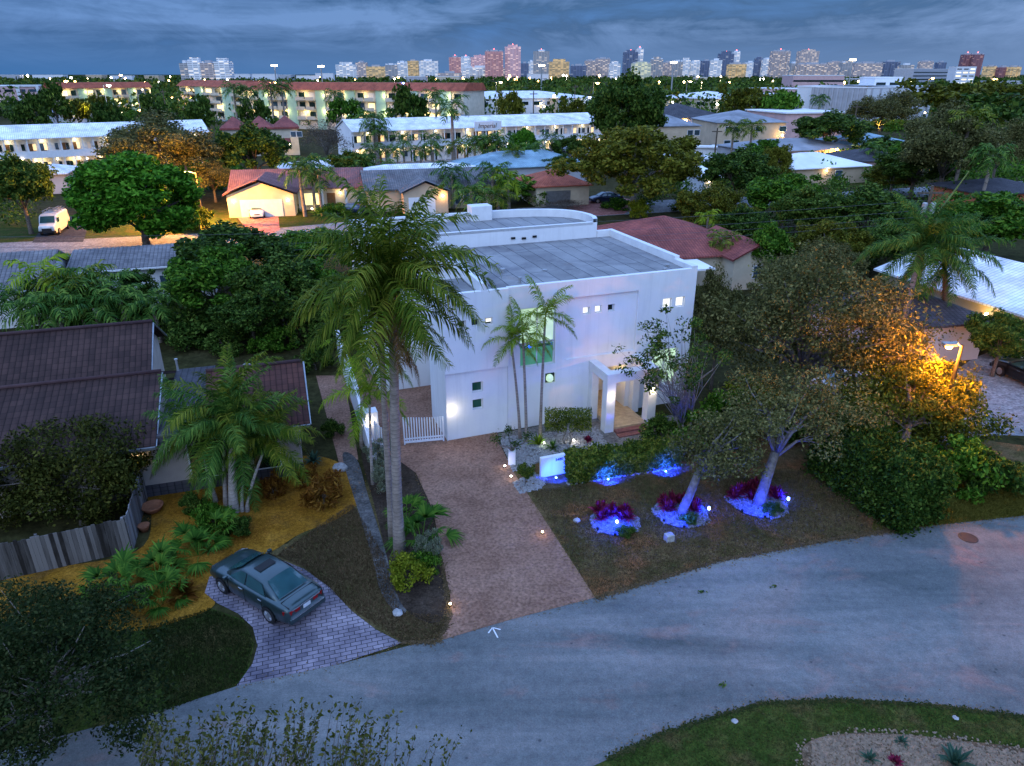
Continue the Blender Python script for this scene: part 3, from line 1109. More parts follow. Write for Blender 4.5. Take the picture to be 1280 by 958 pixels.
bin_t = thing('wheelie_bin', 'green and blue wheeled bin standing inside the white wall', 'bin', G(456, 540), HR)
b = MB()
b.add([(-0.24, -0.28, 0.08), (0.24, -0.28, 0.08), (0.24, 0.28, 0.08), (-0.24, 0.28, 0.08), (-0.3, -0.36, 1.0), (0.3, -0.36, 1.0), (0.3, 0.36, 1.0), (-0.3, 0.36, 1.0)],
      [(0, 3, 2, 1), (4, 5, 6, 7), (0, 1, 5, 4), (1, 2, 6, 5), (2, 3, 7, 6), (3, 0, 4, 7)])
b.build('body', M['plastic_blue'], bin_t, bevel=0.02)
b = MB()
b.box(-0.33, -0.40, 1.0, 0.33, 0.38, 1.08)
b.build('lid', M['plastic_green'], bin_t, bevel=0.02)
for s in (-1, 1):
    b = MB()
    b.tube([(s * 0.27, 0.33, 0.12), (s * 0.33, 0.33, 0.12)], 0.12, 12)
    b.build('wheel', M['black'], bin_t)

# ------------------------------------------------------------------ address wall
sp, sq = G(676, 598), G(706, 592)
sg = thing('address_wall', 'small white monument wall with dark house numbers lit blue from below', 'sign', sp, math.atan2(sq.y - sp.y, sq.x - sp.x))
sl_ = (sq - sp).length
b = MB()
b.box(0, 0, -0.05, sl_, 0.18, 1.02)
b.build('panel', M['white'], sg, bevel=0.012)
fc = bpy.data.curves.new('digits', 'FONT')
fc.body = '5480'
fc.size = 0.19
fc.extrude = 0.012
fo = bpy.data.objects.new('house_number', fc)
fo.data.materials.append(M['black'])
COL.objects.link(fo)
dg = bpy.context.evaluated_depsgraph_get()
dm = bpy.data.meshes.new_from_object(fo.evaluated_get(dg))
bpy.data.objects.remove(fo)
dm.materials.clear()
dm.materials.append(M['black'])
do = link_mesh('house_number', dm, sg, (sl_ - 0.50, -0.014, 0.76))
do.rotation_euler = (PI / 2, 0, 0)


# ================================================================== plants
L = {}
L['deep'] = leafmat('leaf_deep_green', (0.0092, 0.0322, 0.0023), (0.0344, 0.1032, 0.0079), (0.1467, 0.2673, 0.0276))
L['mango'] = leafmat('leaf_bright_green', (0.0088, 0.0440, 0.0022), (0.0323, 0.1213, 0.0069), (0.1402, 0.3300, 0.0264))
L['olive'] = leafmat('leaf_olive', (0.020, 0.026, 0.003), (0.0770, 0.0880, 0.0088), (0.2145, 0.2080, 0.0260))
L['oak'] = leafmat('leaf_grey_olive', (0.018, 0.020, 0.006), (0.0896, 0.0928, 0.0272), (0.2430, 0.2160, 0.0756))
L['dark'] = leafmat('leaf_dark', (0.0078, 0.0221, 0.0039), (0.0284, 0.0658, 0.0090), (0.1326, 0.1950, 0.0312))
L['yellow'] = leafmat('leaf_yellow_green', (0.040, 0.062, 0.003), (0.11, 0.145, 0.008), (0.24, 0.25, 0.02))
L['hedge'] = leafmat('leaf_hedge', (0.014, 0.038, 0.006), (0.057, 0.100, 0.014), (0.24, 0.25, 0.034))
L['croton'] = leafmat('leaf_croton', (0.05, 0.018, 0.004), (0.16, 0.060, 0.010), (0.32, 0.16, 0.025))
L['ti'] = leafmat('leaf_red', (0.065, 0.006, 0.016), (0.17, 0.014, 0.045), (0.31, 0.04, 0.09))
L['silver'] = leafmat('leaf_silver', (0.085, 0.10, 0.060), (0.16, 0.18, 0.11), (0.27, 0.29, 0.18))
L['grey'] = leafmat('leaf_bare_grey', (0.05, 0.04, 0.030), (0.10, 0.078, 0.058), (0.17, 0.135, 0.10))
L['palm'] = leafmat('leaf_palm', (0.022, 0.048, 0.004), (0.0682, 0.1155, 0.0088), (0.2375, 0.2500, 0.0300), 0.42)
L['palm_lime'] = leafmat('leaf_palm_lime', (0.050, 0.105, 0.004), (0.13, 0.215, 0.010), (0.30, 0.37, 0.026), 0.42)
L['palm_dark'] = leafmat('leaf_palm_dark', (0.0120, 0.0408, 0.0060), (0.0396, 0.1030, 0.0158), (0.1596, 0.2520, 0.0403), 0.42)
L['palm_dead'] = leafmat('leaf_palm_dead', (0.085, 0.048, 0.014), (0.17, 0.105, 0.036), (0.29, 0.19, 0.075), 0.7)
L['agave'] = leafmat('leaf_agave', (0.020, 0.060, 0.036), (0.045, 0.10, 0.065), (0.08, 0.15, 0.09), 0.4)
L['fan'] = leafmat('leaf_fan_palm', (0.014, 0.055, 0.006), (0.045, 0.12, 0.013), (0.13, 0.23, 0.026), 0.42)
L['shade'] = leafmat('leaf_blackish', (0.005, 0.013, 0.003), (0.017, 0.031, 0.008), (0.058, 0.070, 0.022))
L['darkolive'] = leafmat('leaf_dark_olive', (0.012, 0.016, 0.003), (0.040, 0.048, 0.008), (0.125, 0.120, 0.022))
L['spray'] = leafmat('leaf_spray', (0.018, 0.026, 0.004), (0.048, 0.058, 0.010), (0.13, 0.125, 0.03), 0.5)
M['bark'] = plain('bark', (0.13, 0.105, 0.085), 0.95, var=0.35, scale=7, bump=0.6)
M['bark_pale'] = plain('bark_pale', (0.24, 0.21, 0.18), 0.95, var=0.3, scale=5, bump=0.5)


def palmbark(name, c):
    t = NT(name)
    co = t.coord('Object')
    sep = t.node('ShaderNodeSeparateXYZ')
    t.l.new(co, sep.inputs[0])
    ring = t.math('FRACT', t.math('MULTIPLY', t.math('ADD', sep.outputs[2], t.math('MULTIPLY', t.noise(co, 2.5, 2), 0.12)), 6.5))
    r = t.ramp(ring, [(0.0, 0.38), (0.16, 1.0), (1.0, 0.85)])
    n = t.ramp(t.noise(co, 4, 6, 0.65), [(0.3, tuple(x * 0.65 for x in c)), (0.7, tuple(x * 1.25 for x in c))])
    col = t.mix(1.0, n, r, 'MULTIPLY')
    t.bump(ring, 0.4, 0.02)
    return t.done(col, 0.9)


M['palm_bark'] = palmbark('palm_bark_grey', (0.30, 0.245, 0.205))
M['palm_bark_pale'] = palmbark('palm_bark_pale', (0.42, 0.36, 0.31))
M['palm_bark_brown'] = palmbark('palm_bark_brown', (0.16, 0.105, 0.075))
M['shaft'] = plain('crownshaft_green', (0.10, 0.16, 0.03), 0.5, var=0.25, scale=3)


def unit(v):
    return v / np.maximum(np.linalg.norm(v, axis=1, keepdims=True), 1e-9)


def leaf_quads(P, size, r, up=0.5, aspect=0.5, out=None):
    """one diamond leaf per point"""
    n = len(P)
    nr = r.normal(size=(n, 3))
    nr = unit(nr) + np.array([0, 0, up])
    if out is not None:
        nr = nr + out * 0.6
    nr = unit(nr)
    t = unit(np.cross(nr, r.normal(size=(n, 3))))
    b = np.cross(nr, t)
    s = (size * r.uniform(0.65, 1.35, size=(n, 1)))
    V = np.empty((n, 4, 3))
    V[:, 0] = P - t * s
    V[:, 1] = P + b * s * aspect - nr * s * 0.12
    V[:, 2] = P + t * s
    V[:, 3] = P - b * s * aspect - nr * s * 0.12
    F = np.arange(n * 4).reshape(n, 4)
    return V.reshape(-1, 3), F


def clump_centres(k, r, rx, ry, rz, zc, inner=0.55, flat=-0.35, lump=0.28):
    """clump centres over an uneven ellipsoid; few below the flat fraction"""
    d = unit(r.normal(size=(k * 3, 3)))
    d = d[d[:, 2] > flat][:k]
    ph = r.uniform(0, 6.28, 6)
    bump_ = 1 + lump * (np.sin(3 * d[:, 0] + ph[0]) * np.sin(3.3 * d[:, 1] + ph[1]) + 0.6 * np.sin(5.1 * d[:, 2] + 4.2 * d[:, 0] + ph[2]))
    rad = r.uniform(inner, 1.0, size=len(d)) ** 0.6 * bump_
    return d * rad[:, None] * np.array([rx, ry, rz]) + np.array([0, 0, zc])


def crown_mesh(name, mat, seed, k, per, rx, ry, rz, zc, leaf, spread, flat=-0.35, inner=0.5, lump=0.28, up=0.5, aspect=0.5, twig=None):
    r = np.random.default_rng(seed)
    C = clump_centres(k, r, rx, ry, rz, zc, inner, flat, lump)
    w = r.uniform(0.5, 1.5, len(C))
    idx = r.choice(len(C), size=int(len(C) * per), p=w / w.sum())
    off = unit(r.normal(size=(len(idx), 3))) * (r.uniform(0.1, 1, size=(len(idx), 1)) ** 0.5)
    sp = spread * r.uniform(0.7, 1.4, len(C))[idx][:, None]
    P = C[idx] + off * sp * np.array([1, 1, 0.72])
    out = unit(off)
    V, F = leaf_quads(P, leaf, r, up, aspect, out)
    return np_mesh(name, V, F, mat), C


def limbs_mesh(name, mat, C, trunk_h, r0, seed, n_limbs=9, lean=(0, 0), forks=True, base_split=1):
    r = np.random.default_rng(seed)
    mb = MB()
    for b_ in range(base_split):
        ox, oy = (r.uniform(-0.3, 0.3, 2) if base_split > 1 else (0, 0))
        top = Vector((lean[0] + ox * 2, lean[1] + oy * 2, trunk_h * r.uniform(0.85, 1.1) if base_split > 1 else trunk_h))
        mid = Vector((lean[0] * 0.4 + ox * 1.2 + r.uniform(-.06, .06), lean[1] * 0.4 + oy * 1.2, trunk_h * 0.5))
        rr = r0 / (base_split ** 0.5)
        mb.tube([(ox, oy, -0.15), (ox * 1.1, oy * 1.1, 0.15 * trunk_h), mid, top], [rr * 1.45, rr * 1.05, rr * 0.9, rr * 0.78], 9)
        order = r.permutation(len(C))[:n_limbs]
        for i in order:
            c = Vector(C[i])
            st = top + Vector((0, 0, -0.1 * trunk_h * r.uniform(0, 1.2)))
            m1 = st.lerp(c, 0.4) + Vector((r.uniform(-.2, .2), r.uniform(-.2, .2), 0.12 * (c - st).length))
            q = rr * r.uniform(0.22, 0.42)
            mb.tube([st, m1, st.lerp(c, 0.78) + Vector((0, 0, .05)), c], [q, q * 0.7, q * 0.42, q * 0.14], 6)
            if forks:
                near = sorted(range(len(C)), key=lambda j: (Vector(C[j]) - m1).length)[1:4]
                for j in near[:2]:
                    cc = Vector(C[j])
                    mb.tube([m1, m1.lerp(cc, 0.5) + Vector((0, 0, .08)), cc], [q * 0.5, q * 0.32, q * 0.1], 5)
    return mb.mesh(name, mat, smooth=True)


def make_tree(name, label, cat, loc, kind, rz=0.0, scale=1.0, group=None, hide=False):
    me_c, me_t = kind
    t = thing(name, label, cat, loc, rz, group, scale)
    link_mesh('crown', me_c, t)
    link_mesh('trunk', me_t, t)
    return t


KIND = {}


def def_tree(key, mat, seed, k, per, rx, ry, rz, zc, leaf, spread, trunk_h, r0, bark='bark', n_limbs=9, lean=(0, 0), base_split=1, **kw):
    c, C = crown_mesh(key + '_crown', L[mat], seed, k, per, rx, ry, rz, zc, leaf, spread, **kw)
    t = limbs_mesh(key + '_trunk', M[bark], C, trunk_h, r0, seed, n_limbs, lean, True, base_split)
    KIND[key] = (c, t, zc + rz, rx)
    return c, t


# mid-distance stock (height about 9 m, width about 8 m)
def_tree('broad', 'deep', 21, 90, 150, 3.9, 3.9, 3.2, 5.6, 0.24, 0.95, 3.0, 0.26)
def_tree('broad2', 'dark', 22, 100, 150, 4.2, 4.0, 3.4, 5.4, 0.22, 0.9, 3.0, 0.28)
def_tree('mango', 'mango', 23, 150, 190, 4.1, 4.0, 3.9, 4.9, 0.21, 0.85, 1.8, 0.3, flat=-0.75, lump=0.10, inner=.75)
def_tree('olive', 'olive', 24, 130, 200, 4.6, 4.4, 3.7, 5.0, 0.18, 0.85, 2.6, 0.3, bark='bark_pale', flat=-0.5)
def_tree('fine', 'oak', 25, 120, 220, 4.6, 4.3, 3.3, 5.6, 0.13, 0.95, 2.9, 0.26, flat=-0.45, inner=0.35)
def_tree('thin', 'grey', 26, 70, 60, 3.2, 3.2, 2.8, 5.2, 0.10, 0.9, 2.6, 0.2, bark='bark_pale', inner=0.3, n_limbs=22)
def_tree('tall', 'dark', 27, 70, 120, 2.6, 2.6, 4.6, 6.4, 0.2, 0.8, 3.0, 0.22)
def_tree('small', 'hedge', 28, 40, 90, 1.9, 1.9, 1.7, 2.6, 0.15, 0.6, 1.2, 0.12)
def_tree('bush', 'deep', 29, 36, 90, 1.5, 1.5, 1.1, 0.9, 0.13, 0.5, 0.4, 0.08, flat=-0.6)
def_tree('bush_dark', 'dark', 30, 36, 90, 1.5, 1.5, 1.1, 0.9, 0.12, 0.5, 0.4, 0.08, flat=-0.6)
def_tree('bush_lime', 'yellow', 31, 36, 80, 1.4, 1.4, 1.2, 1.0, 0.12, 0.5, 0.4, 0.08, flat=-0.6)
def_tree('croton', 'croton', 35, 26, 60, .9, .9, .75, .55, .16, .3, .3, .05, flat=-.6, up=.1, aspect=.24)
def_tree('far', 'deep', 32, 40, 45, 4.2, 4.2, 3.0, 5.0, 0.45, 1.2, 2.4, 0.25, n_limbs=5)
def_tree('far2', 'dark', 33, 40, 45, 4.8, 4.4, 2.8, 4.6, 0.45, 1.2, 2.2, 0.25, n_limbs=5)
def_tree('farolive', 'olive', 34, 44, 50, 4.8, 4.4, 2.8, 4.6, 0.4, 1.2, 2.2, 0.25, n_limbs=5)


# ------------------------------------------------------------------ palms
def frond_mesh(name, mat, seed, length=3.6, up0=0.9, droop=1.6, n=62, leaf=0.60, width=0.036, hang=0.38, plumose=0.35):
    """one pinnate frond growing along +x from the origin"""
    r = np.random.default_rng(seed)
    S = np.linspace(0, 1, n)
    ang = up0 - droop * S ** 1.25
    d = length / (n - 1)
    x = np.concatenate([[0], np.cumsum(np.cos(ang[:-1]) * d)])
    z = np.concatenate([[0], np.cumsum(np.sin(ang[:-1]) * d)])
    side = 0.12 * r.normal() * S ** 2 * length
    V, F = [], []

    def addv(p):
        V.append(p)
        return len(V) - 1
    # rachis as a thin three-sided rod
    prev = None
    for i in range(0, n, 2):
        w = 0.035 * (1 - 0.85 * S[i]) * length / 3.4
        ring = [addv((x[i], side[i] + w, z[i] - w * .5)), addv((x[i], side[i] - w, z[i] - w * .5)), addv((x[i], side[i], z[i] + w))]
        if prev:
            for a in range(3):
                F.append((prev[a], prev[(a + 1) % 3], ring[(a + 1) % 3], ring[a]))
        prev = ring
    for i in range(3, n):
        s = S[i]
        ll = leaf * (0.35 + 0.9 * math.sin(PI * min(1, 0.12 + 0.86 * s))) * r.uniform(0.85, 1.12)
        tx, tz = math.cos(ang[i]), math.sin(ang[i])
        for sd in (-1, 1):
            fwd = 0.55 + 0.5 * s
            dirv = np.array([tx * fwd, sd * 1.0, tz * fwd + r.normal() * plumose])
            dirv /= np.linalg.norm(dirv)
            p0 = np.array([x[i], side[i], z[i]])
            p1 = p0 + dirv * ll * 0.5
            p2 = p0 + dirv * ll * 0.92 + np.array([0, 0, -hang * ll * r.uniform(0.6, 1.2)])
            wv = np.array([tx, 0, tz]) * width * (0.9 if s < 0.85 else 0.6)
            a, b = addv(tuple(p0 - wv * .5)), addv(tuple(p0 + wv * .5))
            c, e = addv(tuple(p1 + wv)), addv(tuple(p1 - wv))
            g, h = addv(tuple(p2 + wv * .15)), addv(tuple(p2 - wv * .15))
            F.append((a, b, c, e))
            F.append((e, c, g, h))
    return np_mesh(name, np.array(V), np.array(F), mat)


FR = {}
for key, mat in (('g', 'palm'), ('l', 'palm_lime'), ('d', 'palm_dark')):
    FR[key] = [frond_mesh('frond_' + key, L[mat], 40 + i, up0=u, droop=dr) for i, (u, dr) in
               enumerate([(1.35, 0.9), (1.1, 1.4), (0.8, 1.6), (0.45, 1.5), (0.1, 1.25), (-0.3, 0.95)])]
FR['x'] = [frond_mesh('frond_dead', L['palm_dead'], 48, up0=-0.7, droop=0.9, hang=0.9, leaf=0.5),
           frond_mesh('frond_dead', L['palm_dead'], 49, up0=-1.1, droop=0.5, hang=0.9, leaf=0.45)]


def palm(label, base, top, r0, n_fronds=16, kind='g', size=1.0, bark='palm_bark', dead=2, shaft=True, bulge=0.0, seed=0, group=None, name='palm_tree', tilt=0.0):
    """base, top: world points; the fronds spring from the top"""
    r = random.Random(seed)
    base, top = Vector(base), Vector(top)
    t = thing(name, label, 'palm tree', (base.x, base.y, 0), 0, group)
    o = top - Vector((base.x, base.y, 0))
    mb = MB()
    n = 10
    pts, rad = [], []
    for i in range(n + 1):
        s = i / n
        p = Vector((o.x * (s ** 1.4), o.y * (s ** 1.4), o.z * s))
        pts.append(p)
        rad.append(r0 * ((1.35 - 0.35 * min(1, s * 6)) if s < 0.17 else 1 - 0.32 * s + bulge * math.sin(PI * s)))
    pts[0].z = -0.15
    mb.tube(pts, rad, 12)
    mb.build('trunk', M[bark], t, smooth=True)
    ax = (pts[-1] - pts[-2]).normalized()
    hub = pts[-1]
    if shaft:
        sh = MB()
        q = 0.9 * size
        sh.tube([hub - ax * 0.05, hub + ax * q * 0.3, hub + ax * q], [rad[-1] * 0.98, rad[-1] * 1.12, rad[-1] * 0.5], 10)
        sh.build('crownshaft', M['shaft'], t, smooth=True)
        hub = hub + ax * q * 0.92
    ms = FR[kind]
    for i in range(n_fronds):
        f = i / max(1, n_fronds - 1)
        idx = min(len(ms) - 1, int(f * len(ms)))
        o_ = link_mesh('frond', ms[idx], t, hub + ax * (0.12 * (1 - f)), i * 2.39996 + r.uniform(-.2, .2), size * r.uniform(0.88, 1.1))
        o_.rotation_euler = (r.uniform(-.25, .25), r.uniform(-.12, .12) + tilt, o_.rotation_euler[2])
    for i in range(dead):
        o_ = link_mesh('dead_frond', FR['x'][i % 2], t, hub - ax * (0.25 + .9 * size * 0.3), r.uniform(0, 6.28), size * r.uniform(0.6, 0.85))
    return t


def palm_crown_mesh(name, mat, seed, n_fr=13, length=2.1, n=16, leaf=0.6, width=0.075):
    """a light whole crown for distant palms"""
    r = random.Random(seed)
    Vs, Fs, off = [], [], 0
    for i in range(n_fr):
        f = i / (n_fr - 1)
        me = frond_mesh('tmp', mat, seed * 31 + i, length * r.uniform(.85, 1.1), 1.2 - 1.5 * f, 1.6 - 0.3 * f, n, leaf, width)
        v = np.empty(len(me.vertices) * 3)
        me.vertices.foreach_get('co', v)
        v = v.reshape(-1, 3)
        a = i * 2.4 + r.uniform(-.2, .2)
        c, s = math.cos(a), math.sin(a)
        v = np.stack([v[:, 0] * c - v[:, 1] * s, v[:, 0] * s + v[:, 1] * c, v[:, 2]], 1)
        fa = np.array([p.vertices[:] for p in me.polygons]) + off
        off += len(v)
        Vs.append(v)
        Fs.append(fa)
        bpy.data.meshes.remove(me)
    return np_mesh(name, np.concatenate(Vs), np.concatenate(Fs), mat)


PC = [palm_crown_mesh('palm_crown', L['palm'], 1), palm_crown_mesh('palm_crown', L['palm_dark'], 2), palm_crown_mesh('palm_crown', L['palm_dark'], 3, 16),
      palm_crown_mesh('palm_crown', L['palm_lime'], 4, 10)]
_tm = MB()
_tm.tube([(0, 0, -.1), (0.03, 0, .3), (0.06, 0.03, .7), (0, 0, 1)], [0.17, 0.13, 0.12, 0.10], 8)
PT = _tm.mesh('palm_stem', M['palm_bark'], smooth=True)


def far_palm(label, cx, ytop, Y, h_crown=2.1, kind=0, group='distant palms', name='palm_tree'):
    """distant palm whose crown centre sits at photo pixel (cx, ytop)"""
    p = AT(cx, ytop, Y)
    t = thing(name, label, 'palm tree', (p.x, p.y, 0), random.uniform(0, 6), group)
    s = h_crown / 2.1
    link_mesh('crown', PC[kind], t, (0, 0, p.z), 0, s)
    link_mesh('trunk', PT, t, (0, 0, 0), 0, (s * 1.15, s * 1.15, p.z))
    return t


def tree_at(label, cx, ytop, wpx, Y, kind, name='tree', cat='tree', group=None, squash=None):
    """tree whose crown top is at photo pixel (cx, ytop) and whose crown is wpx wide, standing at distance Y"""
    p = AT(cx, ytop, Y)
    d = Y * math.cos(PITCH) + (CAM_H - p.z) * math.sin(PITCH)
    w = wpx * d / FPX
    c, t_, h0, rx = KIND[kind]
    sx = w / (2.15 * rx)
    sz = max(0.3, p.z) / h0
    return make_tree(name, label, cat, (p.x, Y, 0), (c, t_), random.uniform(0, 6.28), (sx, sx, sz), group)


def fan_palm_mesh(name, mat, seed, n_leaf=11, size=1.0):
    """bushy fan palm: stalks with folded round fans"""
    r = random.Random(seed)
    V, F = [], []
    for i in range(n_leaf):
        a = i * 2.4 + r.uniform(-.3, .3)
        el = r.uniform(0.25, 1.25)
        st = size * r.uniform(0.5, 0.95)
        p = Vector((math.cos(a) * math.cos(el), math.sin(a) * math.cos(el), math.sin(el))) * st
        V0 = len(V)
        sd = Vector((-math.sin(a), math.cos(a), 0)) * 0.012 * size
        V += [tuple(sd), tuple(-sd), tuple(p - sd), tuple(p + sd)]
        F.append((V0, V0 + 1, V0 + 2, V0 + 3))
        fdir = (p.normalized() + Vector((0, 0, -0.35))).normalized()
        sv = Vector((-math.sin(a), math.cos(a), 0))
        k = 15
        for j in range(k):
            t = -1.25 + 2.5 * j / (k - 1)
            dv = (fdir * math.cos(t) + sv * math.sin(t)).normalized()
            ln = size * 0.62 * r.uniform(0.85, 1.1) * (1 - 0.15 * abs(t))
            wv = (sv * math.cos(t) - fdir * math.sin(t)) * 0.03 * size
            tip = p + dv * ln + Vector((0, 0, -0.16 * size * r.uniform(0.4, 1.3)))
            midp = p + dv * ln * 0.6
            b = len(V)
            V += [tuple(p - wv * .3), tuple(p + wv * .3), tuple(midp + wv), tuple(midp - wv), tuple(tip + wv * .1), tuple(tip - wv * .1)]
            F += [(b, b + 1, b + 2, b + 3), (b + 3, b + 2, b + 4, b + 5)]
    return np_mesh(name, np.array(V), np.array(F), mat)


def rosette_mesh(name, mat, seed, n=26, length=0.7, width=0.07, up=(0.15, 1.35), droop=0.35):
    """sword-leaved rosette: agave, croton, dracaena"""
    r = random.Random(seed)
    V, F = [], []
    for i in range(n):
        a = i * 2.4 + r.uniform(-.2, .2)
        el = up[0] + (up[1] - up[0]) * r.random()
        ln = length * r.uniform(0.75, 1.15)
        d = Vector((math.cos(a) * math.cos(el), math.sin(a) * math.cos(el), math.sin(el)))
        s = Vector((-math.sin(a), math.cos(a), 0)) * width
        o = Vector((0, 0, 0.05))
        m_ = o + d * ln * 0.5
        t = o + d * ln + Vector((0, 0, -droop * ln * math.cos(el)))
        b = len(V)
        V += [tuple(o - s * .5), tuple(o + s * .5), tuple(m_ + s * .6 - Vector((0, 0, .01))), tuple(m_ - s * .6), tuple(t + s * .05), tuple(t - s * .05)]
        F += [(b, b + 1, b + 2, b + 3), (b + 3, b + 2, b + 4, b + 5)]
    return np_mesh(name, np.array(V), np.array(F), mat)


FANM = [fan_palm_mesh('fan_fronds', L['fan'], 3), fan_palm_mesh('fan_fronds', L['fan'], 5, 14)]
ROS = {'agave': rosette_mesh('agave_leaves', L['agave'], 1, 30, 0.6, 0.09),
       'yucca': rosette_mesh('yucca_leaves', L['palm_lime'], 2, 34, 0.75, 0.07),
       'croton': rosette_mesh('croton_leaves', L['croton'], 3, 110, 0.66, 0.17, (.25, 1.5), .2),
       'ti': rosette_mesh('ti_leaves', L['ti'], 4, 36, 0.5, 0.12, (0.5, 1.5)),
       'dracaena': rosette_mesh('dracaena_leaves', L['palm_dark'], 5, 30, 0.6, 0.06)}


def plant(name, label, cat, loc, mesh, scale=1.0, part='leaves', rz=None, group=None):
    o = link_mesh(name, mesh, None, loc, random.uniform(0, 6) if rz is None else rz, scale)
    return tag(o, label, cat, group)


def leaf_block(name, label, cat, corners, h, mat, n, leaf, seed, group=None, z0=0.05, wob=0.12, kind=None):
    """clipped hedge: leaves through a thick shell over a four-cornered footprint"""
    r = np.random.default_rng(seed)
    c = [np.array([p[0], p[1]]) for p in corners]
    u, v = r.random(n), r.random(n)
    z = r.random(n)
    face = r.random(n)
    u = np.where(face < 0.25, r.choice([0.0, 1.0], n), u)
    v = np.where((face > 0.25) & (face < 0.62), r.choice([0.0, 1.0], n, p=[0.75, 0.25]), v)
    z = np.where(face > 0.62, 1.0 - r.random(n) ** 2 * 0.25, z)
    xy = (c[0][None] * ((1 - u) * (1 - v))[:, None] + c[1][None] * (u * (1 - v))[:, None] + c[2][None] * (u * v)[:, None] + c[3][None] * ((1 - u) * v)[:, None])
    lump = 1 + wob * np.sin(xy[:, 0] * 3.1 + seed) * np.sin(xy[:, 1] * 2.7) + wob * 0.5 * np.sin(xy[:, 0] * 7)
    P = np.stack([xy[:, 0], xy[:, 1], z0 + z * (h - z0) * lump], 1)
    P += r.normal(size=P.shape) * wob * 0.6
    P[:, 2] = np.maximum(P[:, 2], 0.03)
    org = np.array([c[0][0], c[0][1], 0])
    V, F = leaf_quads(P - org, leaf, r, 0.4, 0.5)
    o = link_mesh(name, np_mesh(name, V, F, L[mat]), None, (org[0], org[1], 0))
    return tag(o, label, cat, group, kind)


def scatter_stones(name, centre_fn, n, size, mat, seed, z=0.03):
    r = np.random.default_rng(seed)
    base = np.array([(-1, -1, -.5), (1, -1, -.5), (1, 1, -.5), (-1, 1, -.5), (-.6, -.6, .55), (.6, -.6, .55), (.6, .6, .55), (-.6, .6, .55)])
    fq = np.array([(4, 5, 6, 7), (0, 1, 5, 4), (1, 2, 6, 5), (2, 3, 7, 6), (3, 0, 4, 7)])
    P = np.array([centre_fn(r) for _ in range(n)])
    s = size * r.uniform(0.6, 1.5, n)
    a = r.uniform(0, 6.28, n)
    b = base[None] * (1 + 0.25 * r.normal(size=(n, 8, 3))) * s[:, None, None] * np.array([1, .8, .7])
    c_, s_ = np.cos(a)[:, None], np.sin(a)[:, None]
    V = np.stack([b[:, :, 0] * c_ - b[:, :, 1] * s_, b[:, :, 0] * s_ + b[:, :, 1] * c_, b[:, :, 2]], 2)
    V[:, :, 0] += P[:, 0, None]
    V[:, :, 1] += P[:, 1, None]
    V[:, :, 2] += z + 0.3 * size
    F = (fq[None] + (np.arange(n) * 8)[:, None, None]).reshape(-1, 4)
    o = link_mesh(name, np_mesh(name, V.reshape(-1, 3), F, mat))
    return tag(o, kind='stuff')


def in_poly(px):
    pts = [G(*p) for p in px]
    xs, ys = [p.x for p in pts], [p.y for p in pts]

    def inside(x, y):
        c = False
        j = len(pts) - 1
        for i in range(len(pts)):
            if (ys[i] > y) != (ys[j] > y) and x < (xs[j] - xs[i]) * (y - ys[i]) / (ys[j] - ys[i]) + xs[i]:
                c = not c
            j = i
        return c

    def fn(r):
        while True:
            x, y = r.uniform(min(xs), max(xs)), r.uniform(min(ys), max(ys))
            if inside(x, y):
                return x, y
    return fn


def grass(name, px, n, h, mat, seed):
    """short blades over a lawn"""
    r = np.random.default_rng(seed)
    fn = in_poly(px)
    P = np.array([fn(r) for _ in range(n)])
    a = r.uniform(0, 6.28, n)
    hh = h * r.uniform(0.5, 1.5, n)
    w = 0.012 * r.uniform(0.7, 1.6, n)
    lx, ly = r.normal(size=n) * hh * 0.7, r.normal(size=n) * hh * 0.7
    V = np.zeros((n, 4, 3))
    cx, sx = np.cos(a) * w, np.sin(a) * w
    z0 = 0.0
    V[:, 0] = np.stack([P[:, 0] - cx, P[:, 1] - sx, np.full(n, z0)], 1)
    V[:, 1] = np.stack([P[:, 0] + cx, P[:, 1] + sx, np.full(n, z0)], 1)
    V[:, 2] = np.stack([P[:, 0] + lx + cx * .4, P[:, 1] + ly + sx * .4, hh + 0.01], 1)
    V[:, 3] = np.stack([P[:, 0] + lx - cx * .4, P[:, 1] + ly - sx * .4, hh + 0.01], 1)
    o = link_mesh(name, np_mesh(name, V.reshape(-1, 3), np.arange(n * 4).reshape(n, 4), mat))
    return tag(o, kind='stuff')


G_DRY = leafmat('blade_dry', (0.040, 0.030, 0.014), (0.085, 0.058, 0.028), (0.16, 0.10, 0.055), 0.8, 0.1)
G_LAMP_TINT = leafmat('blade_lamp_tint', (0.04, 0.042, 0.006), (0.09, 0.08, 0.012), (0.16, 0.13, 0.026), 0.8, 0.1)  # verge blades, brightened and yellowed to stand for lamp light
G_GRN = leafmat('blade_green', (0.012, 0.022, 0.005), (0.028, 0.038, 0.010), (0.075, 0.062, 0.024), 0.8, 0.1)


# ================================================================== vehicles
def paint(name, c, metal=0.5, rough=0.28):
    t = NT(name)
    n = t.noise(t.coord('Object'), 2.2, 4)
    col = t.ramp(n, [(0.3, tuple(x * 0.86 for x in c)), (0.7, c)])
    t.bsdf.inputs['Coat Weight'].default_value = 0.6
    t.bsdf.inputs['Coat Roughness'].default_value = 0.06
    return t.done(col, rough, metal, 0.5)


